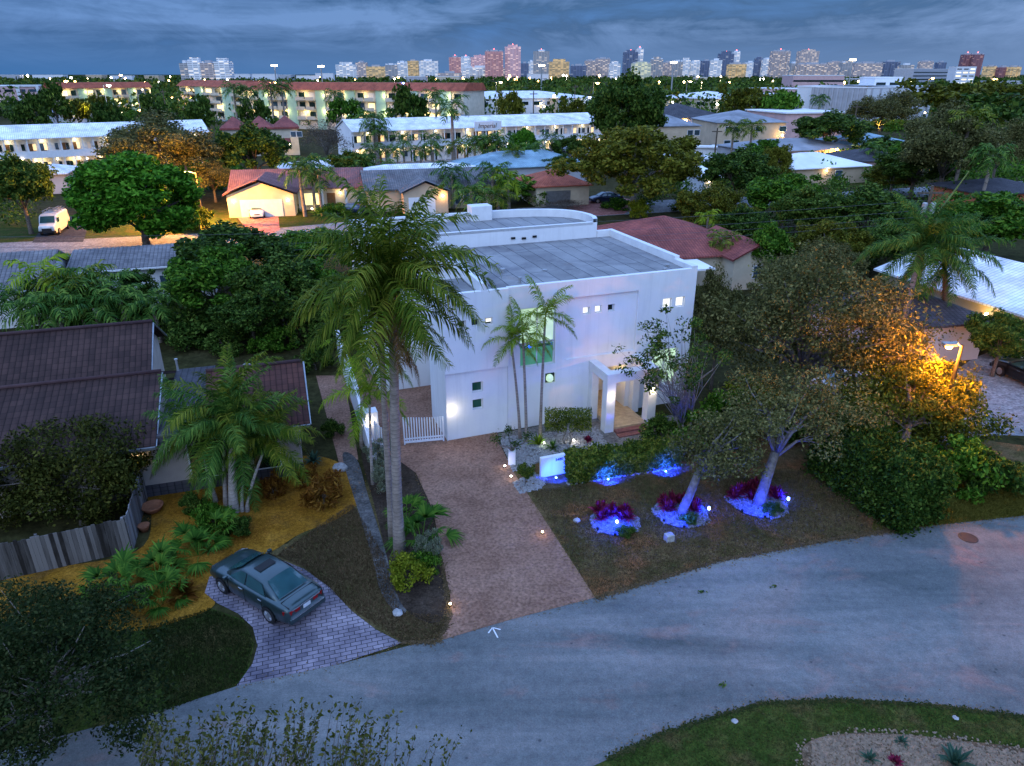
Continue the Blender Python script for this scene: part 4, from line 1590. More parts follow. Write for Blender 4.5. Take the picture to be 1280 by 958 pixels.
P_TEAL = paint('paint_slate', (0.042, 0.075, 0.080))
P_WHITE = paint('paint_white', (0.72, 0.72, 0.72), 0.0)
P_BLUE = paint('paint_navy', (0.015, 0.03, 0.08))
P_BLACK = paint('paint_black', (0.012, 0.012, 0.014))
P_RED = paint('paint_red', (0.22, 0.015, 0.015), 0.2)
P_SILVER = paint('paint_silver', (0.42, 0.43, 0.45), 0.7)
M['carglass'] = glassmat('car_glass', (0.035, 0.10, 0.11), 0.04)  # teal in the base colour stands for a reflection on the glass
M['tyre'] = plain('tyre_rubber', (0.016, 0.016, 0.017), 0.85)
M['rim'] = plain('alloy_rim', (0.48, 0.49, 0.50), 0.3, 0.8, var=0.08)
M['tail'] = plain('tail_light_red', (0.30, 0.006, 0.008), 0.2, var=0.25, scale=5)
M['chrome'] = plain('bright_trim', (0.55, 0.56, 0.58), 0.18, 0.9, var=0.05)
M['plate'] = plain('number_plate', (0.62, 0.64, 0.66), 0.5, var=0.1, scale=9)
M['headlight'] = plain('headlight_lens', (0.55, 0.58, 0.6), 0.1, var=0.1)


def loft(mb, rings, mi=0, close_ends=True):
    n = len(rings[0])
    b = len(mb.v)
    for r in rings:
        mb.v += [tuple(p) for p in r]
    for i in range(len(rings) - 1):
        for k in range(n):
            k2 = (k + 1) % n
            mb.f.append((b + i * n + k, b + (i + 1) * n + k, b + (i + 1) * n + k2, b + i * n + k2))
            mb.m.append(mi)
    if close_ends:
        mb.f.append(tuple(b + k for k in range(n)))
        mb.f.append(tuple(b + (len(rings) - 1) * n + k for k in range(n))[::-1])
        mb.m += [mi, mi]


def body_mesh(name, st, mat):
    rings = []
    # interpolate stations so the loft is smooth
    xs = [s[0] for s in st]
    xx = sorted(set(list(np.linspace(xs[0], xs[-1], 34)) + xs))
    for x in xx:
        v = [np.interp(x, xs, [s[i] for s in st]) for i in range(1, 5)]
        w, zb, zs, zt = v
        half = [(0.0, zb), (w * .72, zb), (w * .93, zb + .05), (w * .99, zb + .16), (w, (zb + zs) * .52), (w * .99, zs - .1), (w * .965, zs - .02), (w * .88, zt - .015), (w * .55, zt + .012), (0, zt + .02)]
        ring = [(x, y, z) for y, z in half] + [(x, -y, z) for y, z in half[-2:0:-1]]
        rings.append(ring)
    mb = MB()
    loft(mb, rings)
    return mb.mesh(name, mat, smooth=True)


def cabin_mesh(name, st, mat):
    """st rows: x, z0, half width at z0, z1, half width at z1"""
    rings = []
    for x, z0, w0, z1, w1 in st:
        half = [(w0, z0), (w0 + (w1 - w0) * .5 + .012, z0 + (z1 - z0) * .5), (w1 + .01, z1 - .03), (w1 - .05, z1), (w1 * .5, z1 + .022), (0, z1 + .028)]
        rings.append([(x, y, z) for y, z in half] + [(x, -y, z) for y, z in half[-2::-1]])
    mb = MB()
    loft(mb, rings)
    return mb.mesh(name, mat, smooth=True)


def pane_strip(mb, a, b, c, d, n=6, crown=0.02, off=Vector((0, 0, 0)), th=0.006):
    """slightly crowned pane between the edges a-b (bottom) and d-c (top)"""
    a, b, c, d = (Vector(q) + off for q in (a, b, c, d))
    nn = (b - a).cross(d - a).normalized()
    lo, hi = [], []
    for i in range(n + 1):
        t = i / n
        k = nn * crown * (1 - (2 * t - 1) ** 2)
        lo.append(a.lerp(b, t) + k)
        hi.append(d.lerp(c, t) + k)
    for i in range(n):
        mb.quad(lo[i], lo[i + 1], hi[i + 1], hi[i])
    return nn


_car = {}


def car_parts():
    if _car:
        return _car
    st = [(-2.42, .66, .40, .78, .80), (-2.38, .80, .32, .88, .93), (-2.22, .865, .26, .93, .985), (-1.8, .895, .2, .95, 1.01), (-1.3, .905, .18, .95, 1.0), (0, .91, .18, .93, .98),
          (.9, .905, .18, .91, .97), (1.3, .895, .2, .885, .945), (1.8, .875, .2, .82, .87), (2.15, .83, .22, .73, .77), (2.34, .75, .28, .63, .66), (2.42, .60, .36, .55, .57)]
    _car['body'] = body_mesh('car_body', st, P_TEAL)
    cs = [(-1.82, .93, .77, .97, .70), (-1.45, .93, .79, 1.16, .66), (-.98, .93, .80, 1.37, .59), (-.75, .93, .805, 1.415, .58), (-.2, .93, .81, 1.435, .585), (.22, .93, .81, 1.42, .575),
          (.42, .92, .81, 1.385, .57), (.85, .91, .80, 1.16, .65), (1.3, .90, .78, .93, .72)]
    _car['cabin'] = cabin_mesh('car_cabin', cs, P_TEAL)
    mb = MB()
    pane_strip(mb, (-1.74, .64, 1.04), (-1.74, -.64, 1.04), (-1.0, -.51, 1.405), (-1.0, .51, 1.405), 8, 0.03, Vector((-.022, 0, .028)))
    _car['rear_window'] = mb.mesh('rear_window', M['carglass'], smooth=True)
    mb = MB()
    pane_strip(mb, (1.24, -.66, .985), (1.24, .66, .985), (.46, .52, 1.395), (.46, -.52, 1.395), 8, 0.03, Vector((.022, 0, .028)))
    _car['windscreen'] = mb.mesh('windscreen', M['carglass'], smooth=True)
    for s in (1, -1):
        for nm, q in (('front', [(.93, .992), (.04, .992), (.04, 1.375), (.36, 1.365)]), ('rear', [(-.05, .992), (-1.18, .997), (-.86, 1.33), (-.05, 1.375)])):
            mb = MB()
            P_ = [(x, s * (.81 + (z - .93) / .49 * -.222 + .028), z) for x, z in q]
            mb.poly(P_ if s < 0 else P_[::-1])
            _car['side_window', nm, s] = mb.mesh('side_window', M['carglass'])
    mb = MB()
    mb.add([(-.42, -.36, 1.474), (-.02, -.36, 1.466), (-.02, .36, 1.466), (-.42, .36, 1.474)], [(0, 1, 2, 3)])
    mb.v = [(x, y, z + (.004 if abs(y) > .3 else .01)) for x, y, z in mb.v]
    _car['sunroof'] = mb.mesh('sunroof', M['black'])
    for s in (1, -1):
        mb = MB()
        mb.add([(-2.425, s * .30, .70), (-2.415, s * .70, .70), (-2.20, s * .885, .72), (-2.20, s * .885, .86), (-2.415, s * .72, .855), (-2.43, s * .30, .84),
                (-2.33, s * .30, .70), (-2.1, s * .82, .72), (-2.1, s * .82, .86), (-2.33, s * .30, .84)],
               [(0, 1, 4, 5), (1, 2, 3, 4), (5, 4, 3, 8, 9), (0, 6, 7, 2, 1), (2, 7, 8, 3), (0, 5, 9, 6)])
        _car['tail_light', s] = mb.mesh('tail_light', M['tail'])
        mb = MB()
        mb.add([(2.385, s * .36, .62), (2.36, s * .66, .62), (2.16, s * .82, .64), (2.12, s * .82, .735), (2.30, s * .68, .73), (2.34, s * .36, .70)], [(0, 1, 4, 5), (1, 2, 3, 4)])
        _car['headlight', s] = mb.mesh('headlight', M['headlight'])
        mb = MB()
        mb.tube([(.95, s * .84, .98), (.93, s * .93, 1.0)], .02, 6)
        mb.box(.86, s * .92, .95, .98, s * 1.08, 1.07)
        _car['mirror', s] = mb.mesh('mirror', P_TEAL, bevel=0.02)
        for x in (.18, -.95):
            mb = MB()
            mb.box(x - .11, s * .90, .80, x + .11, s * .925, .83)
            _car['handle', s, x] = mb.mesh('handle', M['chrome'], bevel=0.006)
    mb = MB()
    mb.box(-2.50, -.80, .33, -2.2, .80, .56)
    _car['bumper', 0] = mb.mesh('bumper', P_TEAL, smooth=False, bevel=0.07)
    mb = MB()
    mb.box(-2.515, -.72, .55, -2.3, .72, .575)
    _car['bumper_trim'] = mb.mesh('bumper_trim', M['chrome'], bevel=0.008)
    mb = MB()
    mb.box(2.25, -.74, .26, 2.46, .74, .5)
    _car['bumper', 1] = mb.mesh('bumper', P_TEAL, bevel=0.07)
    mb = MB()
    mb.box(2.36, -.34, .50, 2.45, .34, .62)
    _car['grille'] = mb.mesh('grille', M['black'], bevel=0.02)
    mb = MB()
    mb.box(-2.445, -.16, .66, -2.40, .16, .80)
    _car['number_plate'] = mb.mesh('number_plate', M['plate'], bevel=0.006)
    mb = MB()
    mb.box(-2.437, -.62, .845, -2.36, .62, .872)
    _car['boot_trim'] = mb.mesh('boot_trim', M['chrome'], bevel=0.006)
    mb = MB()
    for s in (1, -1):
        for x in (.98, -.02, -1.02):
            mb.box(x - .008, s * .900, .30, x + .008, s * .914, .90)
    _car['door_seam'] = mb.mesh('door_seam', M['black'])
    mb = MB()
    mb.box(-1.93, -.70, .99, -1.915, .70, 1.025)
    for s in (1, -1):
        mb.box(-2.38, s * .70, .945, -1.93, s * .712, 1.0)
    _car['boot_seam'] = mb.mesh('boot_seam', M['black'])
    mb = MB()
    mb.tube([(0, -.10, 0), (0, -.085, 0), (0, .085, 0), (0, .10, 0)], [.30, .325, .325, .30], 24)
    _car['tyre'] = mb.mesh('tyre', M['tyre'])
    mb = MB()
    mb.tube([(0, .104, 0), (0, .106, 0)], [.215, .21], 20)
    for k in range(7):
        a = 2 * PI * k / 7
        d = Vector((math.cos(a), 0, math.sin(a)))
        mb.bar(Vector((0, .112, 0)) + d * .03, Vector((0, .112, 0)) + d * .2, .05, .02)
    mb.tube([(0, .10, 0), (0, .125, 0)], [.06, .05], 12)
    _car['rim'] = mb.mesh('rim', M['rim'])
    mb = MB()
    a = [2 * PI * k / 28 for k in range(28)]
    mb.poly([(math.cos(t) * .375, 0, math.sin(t) * .375) for t in a])
    _car['wheel_arch'] = mb.mesh('wheel_arch', M['black'])
    return _car


def set_paint(o, m):
    for s in o.material_slots:
        if s.material == P_TEAL:
            s.link = 'OBJECT'
            s.material = m


def car(label, loc, rz, m, group=None, sunroof=True, sc_=1.0, cat='car', name='parked_car'):
    K = car_parts()
    t = thing(name, label, cat, (loc[0], loc[1], loc[2] if len(loc) > 2 else 0.02), rz, group, sc_)
    b = link_mesh('body', K['body'], t)
    c = link_mesh('cabin', K['cabin'], t)
    set_paint(b, m)
    set_paint(c, m)
    for k in ('rear_window', 'windscreen'):
        link_mesh(k, K[k], t)
    for s in (1, -1):
        for nm in ('front', 'rear'):
            link_mesh('side_window', K['side_window', nm, s], t)
        link_mesh('tail_light', K['tail_light', s], t)
        link_mesh('headlight', K['headlight', s], t)
        set_paint(link_mesh('mirror', K['mirror', s], t), m)
        for x in (.18, -.95):
            link_mesh('handle', K['handle', s, x], t)
    if sunroof:
        link_mesh('sunroof', K['sunroof'], t)
    set_paint(link_mesh('bumper', K['bumper', 0], t), m)
    set_paint(link_mesh('bumper', K['bumper', 1], t), m)
    for k in ('door_seam', 'boot_seam', 'bumper_trim', 'grille', 'number_plate', 'boot_trim'):
        link_mesh(k, K[k], t)
    for x in (1.42, -1.36):
        for s in (1, -1):
            link_mesh('wheel_arch', K['wheel_arch'], t, (x, s * .917, .335))
            w = link_mesh('wheel', K['tyre'], t, (x, s * .84, .325))
            r = link_mesh('rim', K['rim'], w)
            if s < 0:
                r.rotation_euler = (0, 0, PI)
    return t


car('dark slate saloon car with sunroof parked on the brick paver drive', (-8.72, 20.12, 0.03), R(145), P_TEAL, None, True, .93)

# ================================================================== near neighbour with brown tiles
NH = Vector((-8.96, 28.15, 0))
NA = R(17.5)
nh = thing('bungalow', 'low bungalow with dark brown tiled roof beside the palm cluster', 'house', NH, NA)


def gable(mb, x0, x1, y0, y1, ze, zr, th=0.14, mi=0, over=0.0):
    """gable roof shell: eaves along x at y0 and y1, ridge midway"""
    ym = (y0 + y1) / 2
    A_ = [(x0, y0, ze), (x1, y0, ze), (x1, ym, zr), (x0, ym, zr), (x1, y1, ze), (x0, y1, ze)]
    B_ = [(x, y, z - th) for x, y, z in A_]
    mb.add(A_, [(0, 1, 2, 3), (3, 2, 4, 5)], mi)
    mb.add(A_ + B_, [(0, 6, 7, 1), (1, 7, 8, 2), (2, 8, 10, 4), (4, 10, 11, 5), (5, 11, 9, 3), (3, 9, 6, 0), (6, 9, 8, 7), (9, 11, 10, 8)], mi)


def hip(mb, x0, x1, y0, y1, ze, zr, th=0.14, mi=0):
    ym = (y0 + y1) / 2
    h = min((y1 - y0) / 2, (x1 - x0) / 2 - 0.05)
    A_ = [(x0, y0, ze), (x1, y0, ze), (x1, y1, ze), (x0, y1, ze), (x0 + h, ym, zr), (x1 - h, ym, zr)]
    B_ = [(x, y, z - th) for x, y, z in A_[:4]]
    mb.add(A_, [(0, 1, 5, 4), (1, 2, 5), (2, 3, 4, 5), (3, 0, 4)], mi)
    mb.add(A_[:4] + B_, [(0, 4, 5, 1), (1, 5, 6, 2), (2, 6, 7, 3), (3, 7, 4, 0), (4, 7, 6, 5)], mi)


mb = MB()
gable(mb, -18, -6.3, 0, 8.6, 2.7, 4.35)
mb.build('roof', M['tile_brown'], nh, uv=True)
mb = MB()
gable(mb, -4.4, 0, .35, 8.2, 2.62, 4.12)
mb.build('wing_roof', tile_roof('red_brown_roof_tiles', (0.10, 0.040, 0.030), (0.07, 0.030, 0.024), (0.02, 0.010, 0.008)), nh, uv=True)
mb = MB()
mb.box(-6.29, .4, 2.5, -4.41, 8.2, 2.9)
mb.build('flat_roof', M['tile_dark'], nh, uv=True)
mb = MB()
gable(mb, -22, -7.1, 6.2, 11.8, 3.72, 5.35)
mb.build('roof', M['tile_brown'], nh, uv=True)
mb = MB()
for q in (0.0, 4.3):
    pass
mb.tube([(-18, 4.3, 4.37), (-6.3, 4.3, 4.37)], 0.10, 8)
mb.tube([(-4.4, 4.28, 4.14), (0.0, 4.28, 4.14)], 0.10, 8)
mb.build('ridge_cap', M['tile_mauve'], nh, smooth=True)
mb = MB()
mb.tube([(-22, 9.0, 5.37), (-7.1, 9.0, 5.37)], 0.10, 8)
mb.build('ridge_cap', M['tile_mauve'], nh, smooth=True)
mb = MB()
for a, b in (((0.03, .35, 2.55), (0.03, 4.28, 4.04)), ((0.03, 4.28, 4.04), (0.03, 8.2, 2.55)), ((-6.27, 0, 2.63), (-6.27, 4.3, 4.26)), ((-7.07, 6.2, 3.62), (-7.07, 9.0, 5.26)), ((-7.07, 9.0, 5.26), (-7.07, 11.8, 3.62))):
    mb.bar(a, b, 0.04, 0.09)
mb.bar((-18, -0.06, 2.6), (-6.3, -0.06, 2.6), 0.1, 0.12)
mb.bar((-4.4, .29, 2.53), (0, .29, 2.53), 0.1, 0.12)
mb.build('fascia', M['metal'], nh)
nw = MB()
for x0, x1, y0, y1, zt in ((-17.6, -0.55, 0.55, 8.1, 2.5), (-21.6, -7.45, 6.5, 11.4, 3.7)):
    nw.box(x0, y0, -0.1, x1, y1, zt)
nw.add([(-0.55, .55, 2.45), (-0.55, 8.0, 2.45), (-0.55, 4.28, 3.9)], [(0, 1, 2)])
nw.add([(-7.45, 6.5, 3.68), (-7.45, 11.4, 3.68), (-7.45, 9.0, 5.2)], [(0, 1, 2)])
nw.build('wall', plain('taupe_stucco', (0.42, 0.36, 0.31), 0.85, var=0.1, scale=1), nh)
mb = MB()
mb.box(-9.6, 0.46, -0.1, -0.5, 0.545, 0.55)
mb.build('stone_plinth', M['tile_dark'], nh, uv=True)
for x0, x1, pm in ((-8.2, -7.5, 'door_brown'), (-5.2, -3.6, 'glass'), (-2.6, -1.5, 'glass')):
    f = MB()
    f.box(x0 - .07, .48, .55, x1 + .07, .548, 2.3)
    fo = f.build('window', M['white2'], nh)
    g = MB()
    g.box(x0, .46, .62, x1, .479, 2.24)
    g.build('pane', M[pm], fo)
mb = MB()
mb.lathe([(0.0, 0.2), (.18, .18), (.3, .08), (.33, 0.0)][::-1], 16, (-2.6, 5.4, 3.68))
mb.build('skylight', M['stone'], nh, smooth=True)
mb = MB()
mb.lathe([(.05, 0), (.05, .55), (.08, .56), (.08, .62)], 8, (-5.8, 5.6, 3.8))
mb.build('vent_pipe', M['steel'], nh)
el = MB()
el.lathe([(.04, 0), (.07, .02), (.07, .16), (.03, .2)], 10, (-7.2, .42, 1.9))
eo = el.build('wall_lamp', M['bulb_warm'], nh)
lamp('lamp_light', (-7.2, .25, 2.0), WARM, 4, .06, eo)


# timber fence
def fence(label, p, q, h, mat, n_board=0.14, name='timber_fence'):
    p, q = Vector(p), Vector(q)
    t = thing(name, label, 'fence', p, math.atan2(q.y - p.y, q.x - p.x))
    ln = (q - p).length
    mb = MB()
    r = random.Random(int(ln * 100))
    x = 0
    while x < ln - 0.05:
        w = n_board * r.uniform(.9, 1.05)
        mb.box(x + .006, -.012 + r.uniform(-.006, .006), 0.03, min(ln, x + w), .012, h * r.uniform(.965, 1.015))
        x += w
    mb.build('boards', mat, t)
    rl = MB()
    for z in (.3, h * .55, h * .85):
        rl.box(0, .014, z, ln, .06, z + .08)
    rl.build('rail', mat, t)
    k = max(2, int(ln / 2.2) + 1)
    for i in range(k):
        po = MB()
        xx = ln * i / (k - 1)
        po.box(xx - .045, .062, -.1, xx + .045, .15, h * 1.02)
        po.build('post', mat, t)
    return t


def weathered(name, a, b):
    t = NT(name)
    g = t.node('ShaderNodeNewGeometry')
    co = t.coord('Object', scale=(6, 6, 0.6))
    f = t.math('ADD', t.math('MULTIPLY', g.outputs['Random Per Island'], .55), t.math('MULTIPLY', t.noise(co, 1.5, 6, .65), .55))
    col = t.ramp(f, [(.3, a), (.75, b)])
    return t.done(col, .9)


M['fence_grey'] = weathered('weathered_boards', (0.022, 0.019, 0.016), (0.17, 0.155, 0.14))
M['fence_pale'] = weathered('pale_boards', (0.10, 0.09, 0.09), (0.30, 0.29, 0.29))
fence('weathered grey timber fence of upright boards under the dark tree', G(-60, 740), G(166, 690), 1.55, M['fence_grey'])
fence('pale painted side fence running back towards the bungalow wall', G(167, 689), G(187, 612), 1.55, M['fence_pale'])

pot = MB()
pot.lathe([(.16, 0), (.3, .08), (.42, .26), (.45, .34), (.40, .34), (.36, .25)], 18)
tag(pot.build('planter_bowl', M['terracotta'], None, G(192, 640), smooth=True), 'wide terracotta bowl planter standing on mulch by the pale fence', 'planter')
pot = MB()
pot.lathe([(.14, 0), (.2, .2), (.24, .3), (.2, .3)], 16)
tag(pot.build('plant_pot', M['terracotta'], None, G(181, 664), smooth=True), 'small terracotta pot at the corner of the fences', 'plant pot')

# ================================================================== tall twin palms and other palms near the drive
palm('tall royal palm with thick ringed grey trunk beside the driveway', G(500, 695), AT(491, 350, 22.35), .20, 38, 'g', 1.0, 'palm_bark', 5, False, .02, 1)
palm('second tall palm behind the thick trunk with bright green crownshaft', G(491, 676), AT(476, 418, 22.9), .14, 26, 'g', .92, 'palm_bark', 3, True, 0, 2)
palm('slim young palm with lime fronds beside the white boundary wall', G(466, 606), AT(462, 505, 27), .07, 9, 'l', .62, 'palm_bark_pale', 0, True, 0, 3)
palm('low lime green palm in front of the white wall end', G(452, 560), AT(455, 455, 30), .08, 10, 'l', .72, 'palm_bark_pale', 1, True, 0, 31)
cl = 'palms of the cluster in front of the bungalow'
palm('thickest palm of the cluster in front of the bungalow', G(293, 640), AT(290, 560, 26.2), .20, 22, 'd', .92, 'palm_bark_pale', 2, True, .02, 4, cl)
palm('slim palm of the cluster leaning over the bungalow window', G(270, 628), AT(252, 565, 26.8), .09, 14, 'd', .78, 'palm_bark_pale', 1, True, 0, 5, cl)
palm('slim palm of the cluster leaning towards the croton bed', G(309, 640), AT(329, 566, 26.3), .08, 14, 'g', .72, 'palm_bark_pale', 1, True, 0, 6, cl)
palm('short palm of the cluster beside the thickest trunk', G(303, 640), AT(304, 590, 26.3), .08, 13, 'd', .74, 'palm_bark_pale', 1, True, 0, 7, cl)
palm('palm of the cluster with the highest green fronds', G(283, 632), AT(281, 538, 26.9), .10, 17, 'g', .9, 'palm_bark_pale', 1, True, 0, 8, cl)
fp = 'slender palms against the white facade'
palm('slender palm on the driveway side of the white facade trio', G(650, 549), AT(640, 436, 31.8), .075, 9, 'l', .50, 'palm_bark', 0, True, 0, 9, fp)
palm('slender palm in the middle of the white facade trio', G(658, 553), AT(654, 430, 31.7), .08, 10, 'l', .50, 'palm_bark', 0, True, 0, 10, fp)
palm('tallest slender palm of the white facade trio, curving over the green window', G(675, 550), AT(681, 408, 31.9), .08, 9, 'l', .58, 'palm_bark', 0, True, 0, 11, fp)
palm('shaggy tall palm with drooping fronds in front of the white tiled roof', G(1100, 520), AT(1150, 318, 44), .22, 30, 'd', 1.12, 'palm_bark_brown', 3, True, 0, 12)
palm('palm with hanging dead fronds close behind the shaggy tall palm', G(1178, 440), AT(1180, 325, 46), .2, 24, 'd', 1.08, 'palm_bark_brown', 6, False, 0, 13)
spike = MB()
sp0 = AT(1172, 268, 45)
spike.tube([sp0, sp0 + Vector((1.3, 0, 2.6))], [.09, .03], 6)
tag(spike.build('palm_spear', M['shaft']), 'pale upright spear leaf rising from the shaggy palm crown', 'palm leaf')

# ================================================================== beds and small plants
for label, px, s, key in (
        ('blue grey agave clump by the bungalow corner and brick path', (392, 578), 1.1, 'agave'),
        ('bright green yucca on white gravel below the slender palms', (673, 557), 1.0, 'yucca'),
        ('darker green yucca nearer the hedge on white gravel', (691, 562), .95, 'dracaena'),
        ('dark red spiky plant beside the portico pillar', (735, 553), .8, 'ti'),
        ('dark rosette plant at the foot of the portico side', (712, 566), .6, 'dracaena'),
        ('spiky blue agave in the tan gravel bed', (1192, 958), 1.15, 'agave'),
        ('pale agave in the tan gravel bed beside bare soil', (1086, 952), .6, 'agave'),
        ('small agave in the tan gravel bed near its edge', (1126, 930), .5, 'agave'),
        ('dark purple plant in the tan gravel bed', (1118, 955), .6, 'ti'),
        ('brown twiggy plant at the edge of the front drive bed', (230, 745), 1.0, 'croton'),
        ('dark spiky plant behind the fan palms', (262, 690), .8, 'dracaena')):
    plant('spiky_plant', label, 'plant', G(*px), ROS[key], s)
fg = 'fan palms in the mulch bed behind the car'
for label, px, s in (('broad fan palm close to the timber fence', (150, 742), 1.25), ('bright fan palm between the fence and the car', (198, 728), 1.2), ('fan palm nearest the bonnet of the car', (248, 695), 1.15),
                     ('low fan palm under the broad one by the road lawn', (128, 752), .8), ('fan palm at the front edge of the mulch', (205, 752), .95), ('upright fan palm behind the bonnet', (270, 672), 1.0)):
    plant('fan_palm', label, 'fan palm', G(*px), FANM[random.randrange(2)], s, group=fg)
plant('fan_palm', 'dark fan palm at the foot of the tall twin palms', 'fan palm', G(527, 680), FANM[0], 1.35)
plant('fan_palm', 'small fan palm beside the driveway under the twin palms', 'fan palm', G(508, 650), FANM[1], .9)


def bush_at(label, px, w, h, kind, name='shrub', cat='shrub', group=None):
    c, t_, h0, rx = KIND[kind]
    p = G(*px)
    return make_tree(name, label, cat, p, (c, t_), random.uniform(0, 6), (w / (2.5 * rx), w / (2.5 * rx), h / h0), group)


KIND['silver'] = None
for label, px, w, h in (('large copper croton bush on the orange mulch', (405, 630), 2.1, 1.15), ('small copper croton beside the bungalow corner', (342, 618), 1.3, .85), ('copper croton half hidden behind the large croton', (384, 606), 1.2, .8)):
    bush_at(label, px, w, h, 'croton', 'croton_shrub', 'shrub')
c_, C_ = crown_mesh('silver_crown', L['silver'], 61, 40, 110, .9, .9, .8, .9, .055, .3, flat=-.7)
KIND['silver'] = (c_, limbs_mesh('silver_stems', M['bark'], C_, .5, .05, 61, 8), 1.7, .9)
bush_at('silver leaved shrub hiding the end of the white wall', (478, 590), 1.7, 1.7, 'silver')
bush_at('silver leaved shrub spilling down below the gate pier', (486, 612), 1.4, 1.3, 'silver')
bush_at('small silver shrub on the driveway edge under the twin palms', (538, 700), 1.2, 1.2, 'silver')
bush_at('lime green flowering shrub at the foot of the twin palms', (512, 730), 1.7, .9, 'bush_lime')
bush_at('low green ground shrub in front of the twin palms', (530, 712), 1.2, .7, 'bush')
bush_at('round dark shrub beneath the palm cluster', (268, 660), 1.7, 1.1, 'bush')
bush_at('dark shrub between palm cluster and fan palms', (300, 668), 1.3, .8, 'bush_dark')
bush_at('small clipped shrub in the white pebble ring by the address wall', (657, 606), .95, 1.05, 'small')
bush_at('dark bush behind the fan palms beside the pale fence', (245, 640), 1.2, 1.0, 'bush_dark')
bush_at('bushy shrub at the portico corner', (824, 556), 2.2, 1.5, 'bush_dark')
bush_at('dense shrub beside the lit hedge under the sparse tree', (868, 560), 3.0, 1.9, 'bush')
bush_at('dark shrub by the brick path and bungalow gutter', (418, 545), 1.3, 1.0, 'bush_dark')

# clipped topiary against the facade
tp = thing('topiary', 'clipped flat topiary on two white lit twisted stems by the facade', 'topiary', G(709, 556))
mb = MB()
for s in (-1, 1):
    mb.tube([(s * .08, 0, -.05), (s * .22, 0, .3), (s * .1, .05, .6), (s * .5, 0, 1.0), (s * .9, 0, 1.3)], [.06, .05, .05, .04, .02], 7)
mb.build('stem', M['bark_pale'], tp, smooth=True)
rr = np.random.default_rng(8)
Pn = np.stack([rr.uniform(-1.15, 1.15, 5200), rr.uniform(-.35, .35, 5200), rr.uniform(.85, 1.95, 5200)], 1)
Pn = Pn[(np.abs(np.sin(Pn[:, 0] * 2.6)) > .15) | (Pn[:, 2] > 1.2)]
Vn, Fn = leaf_quads(Pn, .05, rr)
link_mesh('crown', np_mesh('crown', Vn, Fn, L['hedge']), tp)

bz = thing('bonsai_planter', 'white square planter post holding a dark twisted bonsai', 'planter', G(640, 580))
mb = MB()
mb.box(-.17, -.17, -.05, .17, .17, .72)
mb.build('post', M['white2'], bz, bevel=.015)
mb = MB()
for a in (0.2, 1.8, 3.4, 4.9):
    c, s = math.cos(a), math.sin(a)
    mb.tube([(0, 0, .7), (c * .2, s * .2, .95), (c * .55, s * .5, 1.05), (c * .75, s * .7, 1.4)], [.06, .05, .035, .015], 6)
mb.build('stem', M['bronze'], bz, smooth=True)
Pn = np.concatenate([rr.normal(size=(160, 3)) * .13 + np.array([math.cos(a) * .75, math.sin(a) * .7, 1.45]) for a in (0.2, 1.8, 3.4, 4.9)])
Vn, Fn = leaf_quads(Pn, .05, rr)
link_mesh('leaves', np_mesh('leaves', Vn, Fn, L['dark']), bz)

leaf_block('hedge', 'clipped yellow green hedge lit blue from the lawn in front of the portico', 'hedge', [G(714, 606), G(848, 583), G(850, 566), G(706, 585)], .95, 'hedge', 15000, .075, 5)
leaf_block('hedge', 'big overgrown dark hedge between the dry lawn and the next property', 'hedge', [G(1012, 590), G(1122, 668), G(1172, 650), G(1050, 565)], 2.3, 'dark', 24000, .085, 6, wob=.28)
leaf_block('hedge', 'long clipped hedge behind the red tiled bungalow', 'hedge', [G(900, 355), G(1065, 342), G(1065, 330), G(900, 342)], 2.6, 'hedge', 12000, .16, 7)


M['bed_stone'] = plain('bed_pebbles', (0.17, 0.165, 0.17), .8, var=.5, scale=9)


